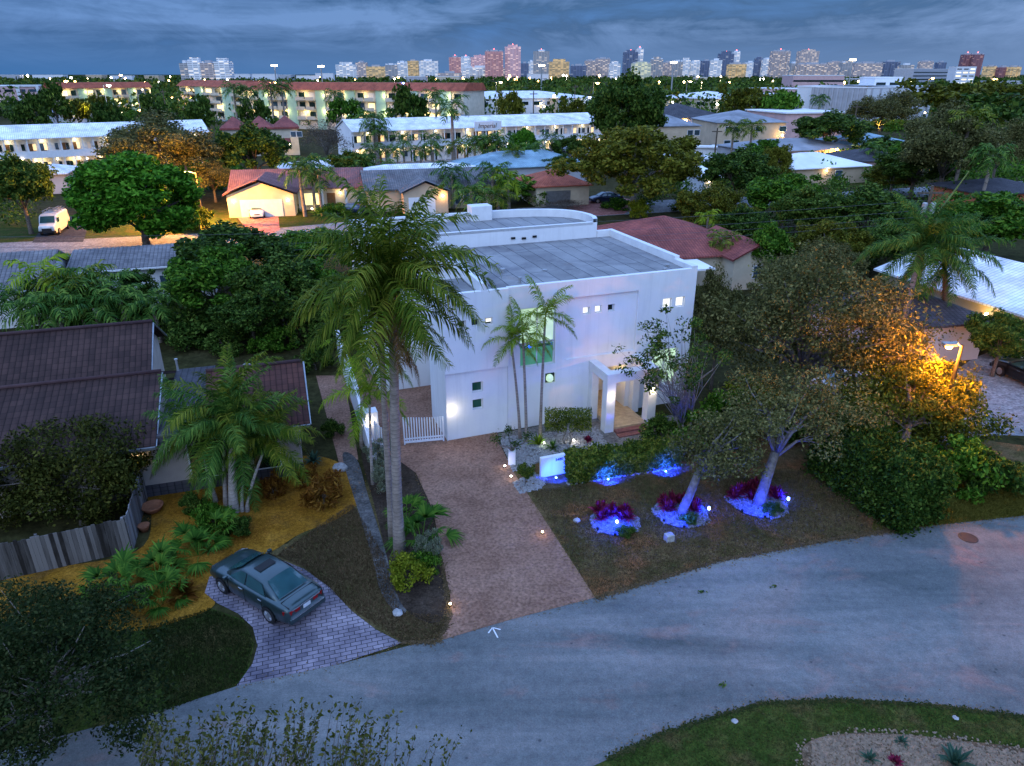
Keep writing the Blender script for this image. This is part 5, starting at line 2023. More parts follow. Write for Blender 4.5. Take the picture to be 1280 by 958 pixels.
def lit_bed(label, px, r, lamp_px, seed, plants):
    c = G(*px)
    o = thing('flower_bed', label, 'flower bed', c, 0, 'round white pebble beds lit blue on the lawn')
    mb = MB()
    mb.lathe([(r * 1.02, 0.0), (r * 1.02, .03), (r * .99, .04), (r * .98, .01)], 30)
    mb.build('edging', M['black'], o)
    mb = MB()
    mb.lathe([(r * .98, .015), (r * .97, .045)], 30)
    mb.build('base', M['bed_stone'], o)
    r_ = np.random.default_rng(seed)
    n = 900
    base = np.array([(-1, -1, -.5), (1, -1, -.5), (1, 1, -.5), (-1, 1, -.5), (-.6, -.6, .55), (.6, -.6, .55), (.6, .6, .55), (-.6, .6, .55)])
    fq = np.array([(4, 5, 6, 7), (0, 1, 5, 4), (1, 2, 6, 5), (2, 3, 7, 6), (3, 0, 4, 7)])
    a = r_.uniform(0, 6.28, n)
    rad = r * (1.0 + .09 * np.sin(3 * a + seed) + .05 * np.sin(7 * a)) * np.sqrt(r_.random(n))
    s = .032 * r_.uniform(.6, 1.5, n)
    V = base[None] * (1 + .25 * r_.normal(size=(n, 8, 3))) * s[:, None, None]
    V[:, :, 0] += (rad * np.cos(a))[:, None]
    V[:, :, 1] += (rad * np.sin(a))[:, None]
    V[:, :, 2] += .06
    F = (fq[None] + (np.arange(n) * 8)[:, None, None]).reshape(-1, 4)
    k = link_mesh('pebbles', np_mesh('pebbles', V.reshape(-1, 3), F, M['bed_stone']), o)
    k['kind'] = 'stuff'
    lc = G(*lamp_px) - c
    lb = MB()
    lb.lathe([(.05, .02), (.06, .1), (.045, .14)], 10, (lc.x, lc.y, .02))
    lo = lb.build('spot_lamp', M['bulb_blue'], o)
    BL = (0.003, 0.03, 1.0)
    lamp('blue_light', (lc.x * .8, lc.y * .8, .42), BL, 130, .08, o)
    lamp('blue_light', (-.1 * r, -.75 * r, .5), BL, 170, .08, o)
    for sx, sy in ((-.1, -.98), (-.75, -.62)):
        lb = MB()
        lb.lathe([(.05, .02), (.06, .1), (.045, .14)], 10, (sx * r, sy * r, .02))
        lb.build('spot_lamp', M['black'], o)
    lamp('blue_light', (-.6 * r, -.45 * r, .5), BL, 80, .08, o)
    for i in range(plants):
        t = R(5) + PI * 0.95 * i / max(1, plants - 1) + r_.uniform(-.15, .15)
        q = r * r_.uniform(.22, .85)
        plant('red_plant', 'dark red leafy plant in the ' + label.split(' bed')[0] + ' bed', 'plant', (c.x + q * math.cos(t), c.y + q * math.sin(t), .03), ROS['ti'], r_.uniform(.8, 1.2),
              group='red plants in the ' + label.split(' bed')[0] + ' bed')
    return o


M['white_stone'] = plain('white_pebbles', (0.30, 0.29, 0.28), .8, var=.3, scale=9)
lit_bed('treeless round pebble bed glowing blue next to the driveway', (768, 652), 1.02, (771, 655), 3, 14)
lit_bed('middle round pebble bed glowing blue around a leaning tree', (851, 641), 1.15, (886, 638), 4, 13)
lit_bed('round pebble bed glowing blue around the forked tree by the big hedge', (948, 628), 1.25, (985, 626), 5, 14)
for label, px in (('dark green tuft at the front of the treeless pebble bed', (782, 668)), ('dark green tuft at the foot of the leaning tree', (861, 652)), ('dark green tuft in front of the forked tree', (965, 640))):
    bush_at(label, px, .95, .38, 'bush_dark', 'low_plant', 'plant')

# garden lamps along the drive and the hedge
for label, px, col, bulb, e in (('warm lamp set in the ground beside the driveway and dry lawn', (678, 668), WARM, 'bulb_warm', 3), ('warm ground lamp beside the bonsai planter', (631, 585), WHITE, 'bulb_white', 3),
                                ('warm ground lamp by the pebble ring of the address wall', (639, 598), WHITE, 'bulb_white', 3), ('warm ground lamp where the driveway meets the road', (563, 758), WARM, 'bulb_warm', 3),
                                ('blue garden lamp below the address wall', (695, 600), (0.004, 0.022, 1), 'bulb_blue', 40), ('blue garden lamp in the middle of the hedge foot', (760, 602), (0.004, 0.022, 1), 'bulb_blue', 110),
                                ('blue garden lamp at the far end of the hedge', (832, 592), (0.004, 0.022, 1), 'bulb_blue', 110), ('white garden lamp under the topiary stems', (717, 553), WHITE, 'bulb_white', 9),
                                ('white garden lamp among the yuccas', (680, 556), (0.85, 1, .75), 'bulb_white', 7)):
    p = G(*px)
    t = thing('garden_lamp', label, 'garden lamp', p, 0, 'garden lamps round the front lawn')
    mb = MB()
    mb.lathe([(.05, 0), (.06, .05), (.05, .09)], 10, (0, 0, .01))
    mb.build('housing', M['black'], t)
    mb = MB()
    mb.lathe([(.045, .1), (.045, .125), (.03, .14)], 10)
    mb.build('bulb', M[bulb], t)
    if bulb == 'bulb_blue':
        lamp('lamp_light', (0, -.45, .42), (0.003, 0.025, 1.0), e * 17, .05, t, 'SPOT', R(125), (0, .5, .12))
    else:
        lamp('lamp_light', (0, -.14, .3), col, e, .05, t)

# white pebbles in the house bed and around the clipped shrub
scatter_stones('gravel', in_poly([(624, 548), (641, 590), (662, 586), (676, 575), (760, 556), (745, 535)]), 2600, .04, M['white_stone'], 12, .03)
scatter_stones('gravel', in_poly([(640, 604), (650, 618), (676, 612), (684, 600), (668, 592)]), 500, .04, M['white_stone'], 13, .03)
scatter_stones('gravel', in_poly([(1015, 930), (1060, 921), (1120, 922), (1200, 930), (1290, 946), (1290, 985), (1015, 985)]), 5200, .026, plain('tan_chips', (0.24, 0.17, 0.11), .85, var=.3, scale=9), 14, .07)
scatter_stones('gravel', in_poly([(995, 930), (1060, 912), (1130, 913), (1205, 921), (1290, 938), (1290, 985), (990, 985)]), 900, .024, bpy.data.materials['tan_chips'], 16, .07)
scatter_stones('gravel', in_poly([(706, 608), (850, 586), (848, 582), (708, 600)]), 420, .035, M['white_stone'], 15, .03)

# lawn grass
grass('grass', [(664, 614), (744, 750), (900, 704), (1040, 677), (1130, 664), (1010, 590), (850, 590), (712, 608)], 42000, .05, G_DRY, 31)
grass('grass', [(1130, 662), (1280, 646), (1280, 600), (1160, 640)], 12000, .06, G_LAMP_TINT, 32)
grass('grass', [(345, 695), (440, 630), (478, 690), (500, 765), (560, 772), (548, 804), (503, 804), (440, 762), (380, 710)], 22000, .05, G_DRY, 33)
grass('grass', [(180, 786), (262, 762), (304, 778), (317, 806), (308, 840), (290, 860), (210, 888)], 16000, .05, G_GRN, 34)
grass('grass', [(765, 952), (830, 919), (950, 882), (1050, 878), (1160, 884), (1285, 900), (1285, 985), (765, 985)], 30000, .05, G_GRN, 35)


def small_rock(label, px, s, m='stone', name='rock'):
    bm = bmesh.new()
    bmesh.ops.create_icosphere(bm, subdivisions=2, radius=s)
    for v in bm.verts:
        v.co *= 1 + random.uniform(-.14, .14)
        v.co.z *= .6
    me = bpy.data.meshes.new(name)
    bm.to_mesh(me)
    bm.free()
    me.materials.append(M[m])
    p = G(*px)
    return tag(link_mesh(name, me, None, (p.x, p.y, s * .35)), label, 'rock')


small_rock('pale stone on the dry lawn beside the driveway', (721, 652), .15)
small_rock('white stone on the road edge of the near green verge', (918, 903), .10)
small_rock('white stone in the near verge opposite the gravel bed', (1194, 899), .09)
small_rock('white stone beside the clipped shrub in the pebble ring', (652, 588), .17)
small_rock('large grey boulder beside the copper crotons and brick path', (425, 588), .35)
small_rock('dark stone at the end of the grey gravel path', (497, 768), .18)
small_rock('small pale rock on the road edge', (760, 946), .05)
mb = MB()
mb.box(-.17, -.14, -.05, .17, .14, .30)
tag(mb.build('utility_box', M['stone'], None, G(836, 676), R(20), bevel=.02), 'small pale utility box standing on the dry lawn', 'utility box')
mb = MB()
mb.lathe([(.36, 0), (.36, .012), (.30, .016), (.29, .010), (.02, .010)], 28)
tag(mb.build('manhole_cover', M['black'], None, G(1210, 673) + Vector((0, 0, .022))), 'round dark manhole cover near the road edge', 'manhole cover')
mb = MB()
mb.box(-.28, -.02, 0, .28, .02, .006)
mb.box(-.28, -.02, .0, -.24, .18, .006)
ar = thing('road_marking', 'small white spray painted arrow pointing at the driveway', 'road marking', G(619, 792) + Vector((0, 0, .026)), R(112))
mb = MB()
mb.box(-.24, -.022, 0, .22, .022, .004)
mb.add([(.22, -.02, 0.005), (.05, -.2, .005), (.09, -.23, .005), (.28, 0, .005)], [(0, 1, 2, 3)])
mb.add([(.22, .02, 0.005), (.28, 0, .005), (.09, .23, .005), (.05, .2, .005)], [(0, 1, 2, 3)])
mb.build('arrow', M['white2'], ar)
rl = np.random.default_rng(4)
for label, px in (('dark dry leaf cluster on the road in front of the lawn', (968, 734)), ('dark leaf lying in the middle of the road', (904, 858)), ('dark scrap near the lawn edge of the road', (876, 742))):
    P_ = rl.normal(size=(14, 3)) * np.array([.09, .06, .01]) + np.array([0, 0, .02])
    V_, F_ = leaf_quads(P_, .05, rl, 2.0)
    plant('fallen_leaf', label, 'leaf', G(*px) + Vector((0, 0, .03)), np_mesh('leaf', V_, F_, L['dark']), 1.0)

# ================================================================== large trees round the lawn


def near_tree(label, base_px, mats, cpx, cY, rx, ry, rz, k, per, leaf, spread, seed, r0, trunk_top=None, n_limbs=10, bark='bark', name='tree', base_split=1, **kw):
    """tree rooted at base_px with a crown centred at pixel cpx at distance cY"""
    b = G(*base_px)
    c = AT(cpx[0], cpx[1], cY)
    o = c - b
    cm, C = crown_mesh('crown', L[mats], seed, k, per, rx, ry, rz, 0, leaf, spread, **kw)
    n = len(cm.vertices)
    co = np.empty(n * 3)
    cm.vertices.foreach_get('co', co)
    co = co.reshape(-1, 3) + np.array([o.x, o.y, o.z])
    co[:, 2] = np.maximum(co[:, 2], .1)
    cm.vertices.foreach_set('co', co.ravel())
    cm.update()
    C = C + np.array([o.x, o.y, o.z])
    th = trunk_top or o.z * .55
    tm = limbs_mesh('trunk', M[bark], C, th, r0, seed, n_limbs, (o.x * .4, o.y * .4), True, base_split)
    t = thing(name, label, 'tree', b)
    link_mesh('crown', cm, t)
    link_mesh('trunk', tm, t)
    return t


near_tree('sparse multi-stemmed tree with dark leaves in front of the portico', (858, 556), 'dark', (842, 450), 31.6, 2.4, 1.9, 3.0, 56, 58, .085, .38, 71, .11, 1.5, 26, 'bark_pale', base_split=3, inner=.3, flat=-.8)
near_tree('leaning tree in the middle blue lit bed', (853, 643), 'oak', (900, 560), 26.4, 2.05, 1.8, 1.25, 58, 115, .07, .65, 72, .20, 1.9, 16, 'bronze', flat=-.5)
near_tree('forked tree with blue lit trunk beside the big hedge', (949, 630), 'oak', (990, 522), 28.2, 2.9, 2.4, 1.7, 84, 125, .072, .7, 73, .24, 2.0, 14, 'bronze', flat=-.4)
near_tree('huge spreading grey green tree behind the lawn trees', (985, 520), 'oak', (1022, 415), 35.0, 5.9, 3.6, 3.6, 220, 150, .095, .95, 74, .34, 2.6, 30, 'bronze', inner=.3, flat=-.75)
near_tree('street lamp lit tree with glowing orange leaves beside the side road', (1125, 600), 'olive', (1130, 508), 31.3, 4.1, 3.0, 2.5, 170, 160, .09, .75, 75, .22, 2.2, 22, 'bark', inner=.3, flat=-.8)
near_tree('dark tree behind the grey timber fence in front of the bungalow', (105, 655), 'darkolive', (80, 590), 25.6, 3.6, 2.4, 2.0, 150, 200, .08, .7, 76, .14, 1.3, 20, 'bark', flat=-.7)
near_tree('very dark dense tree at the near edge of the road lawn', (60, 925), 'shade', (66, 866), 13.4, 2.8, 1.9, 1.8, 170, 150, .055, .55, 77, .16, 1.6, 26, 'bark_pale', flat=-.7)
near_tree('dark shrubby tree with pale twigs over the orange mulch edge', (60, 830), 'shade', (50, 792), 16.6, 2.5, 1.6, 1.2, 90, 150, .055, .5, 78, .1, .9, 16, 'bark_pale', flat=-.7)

# whippy shoots of a tree top close below the camera
b = AT(330, 958, 8.6)
b.z = 0
sp_t = thing('tree', 'twiggy tree top with upright leafy shoots over the road edge', 'tree', (b.x, b.y, 0))
r = np.random.default_rng(91)
mb = MB()
Pl = []
for i in range(150):
    px = r.uniform(170, 470) if i < 138 else r.uniform(470, 560)
    top_y = 872 + 40 * r.random() + (0 if px < 430 else (px - 430) * -.02) + (0 if 250 < px < 430 else 14)
    yd = r.uniform(8.2, 9.6)
    tip = AT(px + r.uniform(-6, 30), top_y if i % 3 else top_y + 40, yd) - Vector((b.x, b.y, 0))
    st = AT(px - 8, 1010, yd - .25) - Vector((b.x, b.y, 0))
    mid = st.lerp(tip, .55) + Vector((r.uniform(-.1, .1), r.uniform(-.1, .1), .03))
    mb.tube([st, mid, tip], [.008, .006, .002], 4)
    n = int(r.integers(20, 36))
    for q in np.linspace(.12, 1, n):
        p = (st.lerp(mid, q * 2) if q < .5 else mid.lerp(tip, q * 2 - 1))
        Pl.append(np.array(p) + r.normal(size=3) * .035)
for i in range(16):
    s_ = AT(200 + i * 22, 1010, 8.8) - Vector((b.x, b.y, 0))
    mb.tube([(0, 0, 2.2), Vector((0, 0, 2.2)).lerp(s_, .5) + Vector((0, 0, .3)), s_], [.06, .04, .014], 6)
mb.tube([(0, 0, -.1), (.05, 0, 1.2), (0, 0, 2.3)], [.14, .1, .08], 8)
mb.build('trunk', M['bark'], sp_t, smooth=True)
Vn, Fn = leaf_quads(np.array(Pl), .046, r, .3, .5)
link_mesh('leaves', np_mesh('leaves', Vn, Fn, L['spray']), sp_t)


# litter blown along the edges of the road and the drive
r_ = np.random.default_rng(77)


def litter(name, line, n, spread, mat, size, seed, z=.03):
    r = np.random.default_rng(seed)
    pts = [G(*p) for p in line]
    seg = r.integers(0, len(pts) - 1, n)
    t = r.random(n)
    A = np.array([[p.x, p.y] for p in pts])
    P = A[seg] * (1 - t)[:, None] + A[seg + 1] * t[:, None]
    P = P + r.normal(size=P.shape) * spread * (.3 + r.random((n, 1)) ** 3)
    V, F = leaf_quads(np.concatenate([P, np.full((n, 1), z + .012)], 1), size, r, 2.5, .55)
    V[:, 2] = np.maximum(V[:, 2], z + .003)
    return tag(link_mesh(name, np_mesh(name, V, F, mat)), kind='stuff')


litter('fallen_leaves', [(744, 750), (900, 702), (1040, 676), (1130, 663), (1280, 647)], 1500, .30, L['palm_dead'], .030, 1)
litter('fallen_leaves', [(760, 951), (830, 918), (950, 881), (1050, 877), (1160, 883), (1280, 898)], 1300, .26, L['palm_dead'], .024, 2)
litter('fallen_leaves', [(548, 803), (562, 765), (552, 700), (540, 640), (520, 592)], 500, .22, L['palm_dead'], .028, 3)
litter('fallen_leaves', [(300, 858), (420, 833), (503, 806), (560, 796), (744, 750)], 350, .25, L['palm_dead'], .026, 4)
litter('fallen_leaves', [(664, 625), (700, 680), (744, 750)], 350, .2, L['palm_dead'], .028, 5)
litter('grass_edge', [(744, 749), (900, 701), (1040, 675), (1130, 662)], 2600, .10, G_DRY, .05, 6)
litter('grass_edge', [(760, 951), (830, 918), (950, 881), (1050, 877), (1160, 883), (1280, 898)], 2600, .08, G_GRN, .045, 7, .05)
litter('grass_edge', [(503, 804), (548, 803), (563, 770), (552, 700)], 900, .09, G_DRY, .045, 8)
litter('mulch_chips', [(190, 640), (300, 620), (420, 610), (330, 660), (250, 700)], 5200, 1.1, leafmat('mulch_chip', (.10, .04, .006), (.24, .095, .012), (.40, .18, .03), .9, 0.0), .03, 9, .02)
litter('mulch_chips', [(-20, 765), (60, 750), (160, 760), (240, 750)], 2600, .35, bpy.data.materials['mulch_chip'], .03, 10, .02)


# ================================================================== houses of the neighbourhood
def house_eave(name, label, pL, pR, ze, depth, zr, roof, roofmat, wallmat, wins=(), cat='house', inset=.45, storeys=1, over_back=0.0, group=None):
    """building given by the photo pixels of its front eave line at height ze; wins: (x0, x1, z0, z1, material, part name)"""
    a, b = G(*pL, ze), G(*pR, ze)
    w = (Vector((b.x, b.y)) - Vector((a.x, a.y))).length
    t = thing(name, label, cat, (a.x, a.y, 0), math.atan2(b.y - a.y, b.x - a.x), group)
    mb = MB()
    if roof == 'gable':
        gable(mb, 0, w, 0, depth, ze, zr)
    elif roof == 'hip':
        hip(mb, 0, w, 0, depth, ze, zr)
    else:
        mb.box(0, 0, ze - .35, w, depth, ze)
        mb.box(.25, .25, ze, w - .25, depth - .25, ze + .02)
    mb.build('roof', roofmat, t, uv=True)
    mb = MB()
    i = inset
    mb.box(i, i, -.1, w - i, depth - i, ze - .15)
    if roof == 'gable':
        ym = depth / 2
        for x in (i, w - i):
            mb.add([(x, i, ze - .16), (x, depth - i, ze - .16), (x, ym, zr - .3)], [(0, 1, 2)])
    mb.build('wall', wallmat, t)
    for x0, x1, z0, z1, pm, pn in wins:
        f = MB()
        if pn in ('window', 'shop_window'):
            f.box(x0 - .08, i - .05, z0 - .08, x1 + .08, i - .003, z1 + .08)
            fo = f.build(pn, M['white2'], t)
            g = MB()
            g.box(x0, i - .075, z0, x1, i - .051, z1)
            g.build('pane', M[pm], fo)
        else:
            f.box(x0, i - .06, z0, x1, i - .003, z1)
            f.build(pn, M[pm], t)
    t['w'] = w
    return t, w


def bulb(parent, x, y, z, m='bulb_warm', e=0, col=WARM, r=.12, name='wall_lamp'):
    mb = MB()
    mb.lathe([(r * .4, -r), (r, -r * .4), (r, r * .4), (r * .4, r)], 8, (x, y, z))
    o = mb.build(name, M[m], parent)
    if e:
        lamp('lamp_light', (x, y - .35, z), col, e, .1, parent)
    return o


# pink-roofed house with the lit garage
t, w = house_eave('garage_house', 'lit cream house with mauve tiled roof and white garage door', (284, 238.5), (455, 234), 2.9, 9.0, 5.0, 'gable', M['tile_mauve'], M['cream'],
                  [(9.6, 11.6, .7, 2.2, 'lit_yellow', 'window'), (12.6, 13.7, .05, 2.2, 'door_brown', 'door'), (16.8, 19.4, 1.0, 2.1, 'glass_blue', 'window')])
mb = MB()
g = [(0.0, -4.2, 2.9), (9.2, -4.2, 2.9), (4.6, -4.2, 4.7), (0.0, 4.5, 2.9), (9.2, 4.5, 2.9), (4.6, 4.5, 4.7)]
mb.add([(x, y, z + .03) for x, y, z in g], [(0, 2, 5, 3), (1, 4, 5, 2)])
mb.add([(x, y, z - .12) for x, y, z in g], [(0, 3, 5, 2), (1, 2, 5, 4)])
mb.build('garage_roof', M['tile_mauve'], t, uv=True)
mb = MB()
mb.box(.5, -3.7, -.1, 8.7, .4, 2.8)
mb.add([(.5, -3.7, 2.8), (8.7, -3.7, 2.8), (4.6, -3.7, 4.35)], [(0, 1, 2)])
mb.build('garage_wall', M['cream'], t)
mb = MB()
mb.box(2.0, -3.78, 0.02, 7.2, -3.703, 2.2)
for k in range(1, 4):
    mb.box(2.0, -3.79, .55 * k - .01, 7.2, -3.70, .55 * k + .01)
mb.build('garage_door', M['white2'], t)
bulb(t, 1.3, -3.85, 2.05, e=28)
bulb(t, 7.95, -3.85, 2.05, e=28)
bulb(t, 14.4, .2, 2.2, e=40)
bulb(t, 10.6, -1.0, .4, e=25, col=(1, .8, .25), name='garden_spot')
for x in (8.9, 11.9, 15.0):
    mb = MB()
    mb.box(x, -.35, -.1, x + .3, -.05, 2.75)
    mb.build('porch_post', M['white2'], t)
car('white hatchback parked in front of the white garage door', G(322, 270), R(-72), P_WHITE, sunroof=False)

t, w = house_eave('bungalow', 'bungalow with grey tiled roof and orange lit garage gable', (455, 238.5), (622, 232), 2.9, 9.5, 4.9, 'gable', M['tile_grey'], M['beige'],
                  [(12.2, 12.9, .6, 2.3, 'glass_blue', 'window'), (13.4, 14.1, .6, 2.3, 'glass_blue', 'window'), (14.6, 15.3, .6, 2.3, 'glass_blue', 'window')])
mb = MB()
g = [(4.4, -3.4, 2.9), (11.0, -3.4, 2.9), (7.7, -3.4, 4.3), (4.4, 4.5, 2.9), (11.0, 4.5, 2.9), (7.7, 4.5, 4.3)]
mb.add([(x, y, z + .03) for x, y, z in g], [(0, 2, 5, 3), (1, 4, 5, 2)])
mb.add([(x, y, z - .12) for x, y, z in g], [(0, 3, 5, 2), (1, 2, 5, 4)])
mb.build('garage_roof', M['tile_grey'], t, uv=True)
mb = MB()
mb.box(4.8, -2.9, -.1, 10.6, .4, 2.8)
mb.add([(4.8, -2.9, 2.8), (10.6, -2.9, 2.8), (7.7, -2.9, 4.0)], [(0, 1, 2)])
mb.build('garage_wall', M['beige'], t)
mb = MB()
mb.box(5.4, -2.97, .02, 8.9, -2.903, 2.2)
mb.build('garage_door', M['white2'], t)
bulb(t, 9.9, -3.1, 2.3, e=90, col=(1, .55, .16))

t, w = house_eave('white_roof_house', 'low grey walled house with wide white roof before the motel car park', (440, 224), (618, 218), 3.0, 11, 4.3, 'hip', M['tile_white'], M['greywall'],
                  [(14.0, 15.8, 1.0, 2.2, 'lit_white', 'window'), (5.0, 6.5, 1.0, 2.2, 'glass_blue', 'window')])
t, w = house_eave('teal_roof_house', 'house with pale teal hipped roof beside the row of palms', (592, 212), (742, 205), 2.9, 13, 4.9, 'hip', M['tile_teal'], M['greywall'],
                  [(13.0, 15.0, .8, 2.2, 'glass', 'window')])
t, w = house_eave('red_roof_house', 'small house with bright orange red tiled roof and grey garage door', (668, 234), (742, 231), 2.8, 10, 4.5, 'hip', M['tile_orange'], M['cream'],
                  [(1.8, 5.4, .05, 2.1, 'metal', 'garage_door')])
t, w = house_eave('red_tile_bungalow', 'bungalow with red barrel tiled roof directly behind the white house', (775, 327), (958, 316), 2.7, 13.5, 5.0, 'hip', M['tile_red'], M['cream'],
                  [(11.9, 12.6, 1.0, 2.2, 'glass_blue', 'window'), (12.8, 13.5, 1.0, 2.2, 'glass_blue', 'window')])
mb = MB()
xa = 9.2
g = [(xa, -2.0, 2.72), (xa + 5.2, -2.0, 2.72), (xa + 2.6, -2.0, 4.0), (xa, 6.0, 2.72), (xa + 5.2, 6.0, 2.72), (xa + 2.6, 6.0, 4.0)]
mb.add([(x, y, z + .03) for x, y, z in g], [(0, 2, 5, 3), (1, 4, 5, 2)])
mb.add([(x, y, z - .1) for x, y, z in g], [(0, 3, 5, 2), (1, 2, 5, 4)])
mb.build('wing_roof', M['tile_red'], t, uv=True)
mb = MB()
mb.box(xa + .4, -1.6, -.1, xa + 4.8, .5, 2.6)
mb.add([(xa + .4, -1.6, 2.6), (xa + 4.8, -1.6, 2.6), (xa + 2.6, -1.6, 3.7)], [(0, 1, 2)])
mb.build('wing_wall', M['cream'], t)
f = MB()
f.box(xa + 2.2, -1.66, .9, xa + 3.6, -1.603, 2.1)
fo = f.build('window', M['white2'], t)
g = MB()
g.box(xa + 2.3, -1.69, 1.0, xa + 3.5, -1.663, 2.0)
g.build('pane', M['glass_blue'], fo)
mb = MB()
mb.box(2.0, -3.2, 2.35, 7.0, .3, 2.5)
mb.build('patio_roof', M['roofwhite'], t)

t, w = house_eave('grey_tile_house', 'white walled house with grey tiled roof and teal pool behind the areca palms', (-120, 375), (62, 361), 2.8, 9, 4.7, 'gable', M['tile_grey'], M['white2'],
                  [(9.2, 10.0, .8, 2.1, 'glass_blue', 'window'), (11.0, 11.6, .1, 2.1, 'glass_blue', 'door'), (12.4, 13.6, .1, 2.1, 'door_brown', 'door')])
mb = MB()
gable(mb, w + .1, w + 11, 4.2, 12.0, 2.9, 3.85)
mb.build('roof', M['tile_grey'], t, uv=True)
mb = MB()
mb.box(w - .3, 4.7, -.1, w + 10.6, 11.6, 2.8)
mb.build('wall', M['white2'], t)
mb = MB()
mb.box(w + 6.6, 4.64, 1.0, w + 7.6, 4.697, 2.0)
mb.build('window', M['glass_blue'], t)
mb = MB()
mb.bar((0, -.05, 2.72), (w, -.05, 2.72), .12, .14)
mb.bar((w + .1, 4.15, 2.8), (w + 11, 4.15, 2.8), .12, .14)
mb.build('fascia', M['white2'], t)
for label, px in (('small teal garden pool beside the grey tiled house', [(196, 400), (214, 398), (222, 390), (203, 391)]), ('teal pool corner at the edge by the areca palms', [(-30, 402), (14, 398), (10, 388), (-30, 390)])):
    p = [G(*q) for q in px]
    mb = MB()
    mb.poly([(q.x, q.y, .05) for q in p])
    o = mb.build('pool_water', M['pool'])
    if o.data.polygons[0].normal.z < 0:
        o.data.flip_normals()
    tag(o, kind='structure')

t, w = house_eave('white_tile_house', 'long house with white tiled roof and yellow lit eave behind the shaggy palm', (1092, 336), (1290, 398), 2.9, 12, 4.6, 'gable', M['tile_white'], M['beige'])
bulb(t, 15.5, .1, 2.2, e=120, col=(1, .62, .12))
bulb(t, 10.0, .1, 2.2, e=60, col=(1, .62, .12))
t, w = house_eave('carport', 'small building with plum coloured roof half hidden by the huge tree', (1096, 414), (1250, 402), 2.7, 8, 4.0, 'hip', M['tile_dark'], M['greywall'])
t, w = house_eave('white_gable_house', 'house with plain bright white roof and orange lit porch', (990, 212), (1092, 207), 2.8, 13, 4.6, 'hip', M['roofwhite'], M['beige'], [(9.3, 10.6, .8, 2.2, 'glass_blue', 'window')])
bulb(t, 7.2, .2, 2.3, e=60)
t, w = house_eave('grey_roof_house', 'house with low grey blue hipped roof and red awning', (945, 190), (1082, 186), 2.8, 16, 4.5, 'hip', M['rooftar'], M['greywall'], [(6.5, 9.0, 1.2, 2.3, 'tail', 'awning'), (10.8, 12.6, .6, 2.2, 'lit_white', 'window')])
t, w = house_eave('dark_roof_house', 'pink walled house with dark shingle roof on the green lawn', (1078, 202), (1146, 200), 2.8, 13, 4.4, 'hip', M['tile_dark'], M['pinkwall'], [(7.5, 9.5, .9, 2.1, 'glass', 'window')])
t, w = house_eave('yellow_eave_house', 'house with pale teal roof and yellow floodlit gable under the tall trees', (1062, 182), (1146, 179), 3.0, 14, 4.8, 'hip', M['tile_teal'], M['cream'])
bulb(t, 1.0, .1, 2.3, e=220, col=(1, .66, .1))
t, w = house_eave('orange_wall_house', 'orange walled house with dark roof at the edge of the street', (1228, 243), (1330, 240), 3.2, 10, 4.4, 'hip', M['tile_dark'], plain('orange_stucco', (.48, .13, .06), .85))
t, w = house_eave('pale_roof_house', 'house with pale roof beside the yellow green tree', (862, 203), (906, 201), 2.8, 14, 4.2, 'hip', M['tile_white'], M['cream'])
t, w = house_eave('pale_roof_house', 'low white roofed house between the olive tree and tall hedges', (880, 222), (905, 221), 2.8, 8, 4.0, 'hip', M['roofwhite'], M['white2'])
bulb(t, 1.0, .1, 2.2, e=30)
t, w = house_eave('white_roof_house', 'white roofed house glimpsed behind the dark round tree', (355, 216), (455, 211), 3.0, 12, 4.2, 'hip', M['tile_white'], M['white2'])
t, w = house_eave('white_roof_house', 'low white roofed house at the end of the two-storey lodge', (32, 219), (84, 217), 3.0, 10, 4.0, 'hip', M['tile_white'], M['greywall'])

# town house with three red gables
t, w = house_eave('town_house', 'two-storey cream town house with three red hipped roofs', (274, 161), (374, 159), 6.0, 12, 6.4, 'flat', M['tile_red'], M['cream'],
                  [(w_, w_ + 1.1, 3.9, 5.0, 'glass_blue', 'window') for w_ in (14.8, 16.1)] + [(6.0, 7.4, 3.9, 5.0, 'glass_blue', 'window')])
for k in range(3):
    mb = MB()
    hip(mb, w * k / 3 + .2, w * (k + 1) / 3 - .2, .2, 11, 6.05, 8.2)
    mb.build('roof', M['tile_red'], t, uv=True)
mb = MB()
mb.add([(w - 6.0, -1.6, 2.9), (w - 2.2, -1.6, 2.9), (w - 2.2, .4, 3.7), (w - 6.0, .4, 3.7)], [(0, 1, 2, 3)])
mb.build('porch_roof', M['tile_red'], t, uv=True)
bulb(t, w - 2.4, -1.0, 2.4, e=160, col=(1, .6, .14), r=.2)


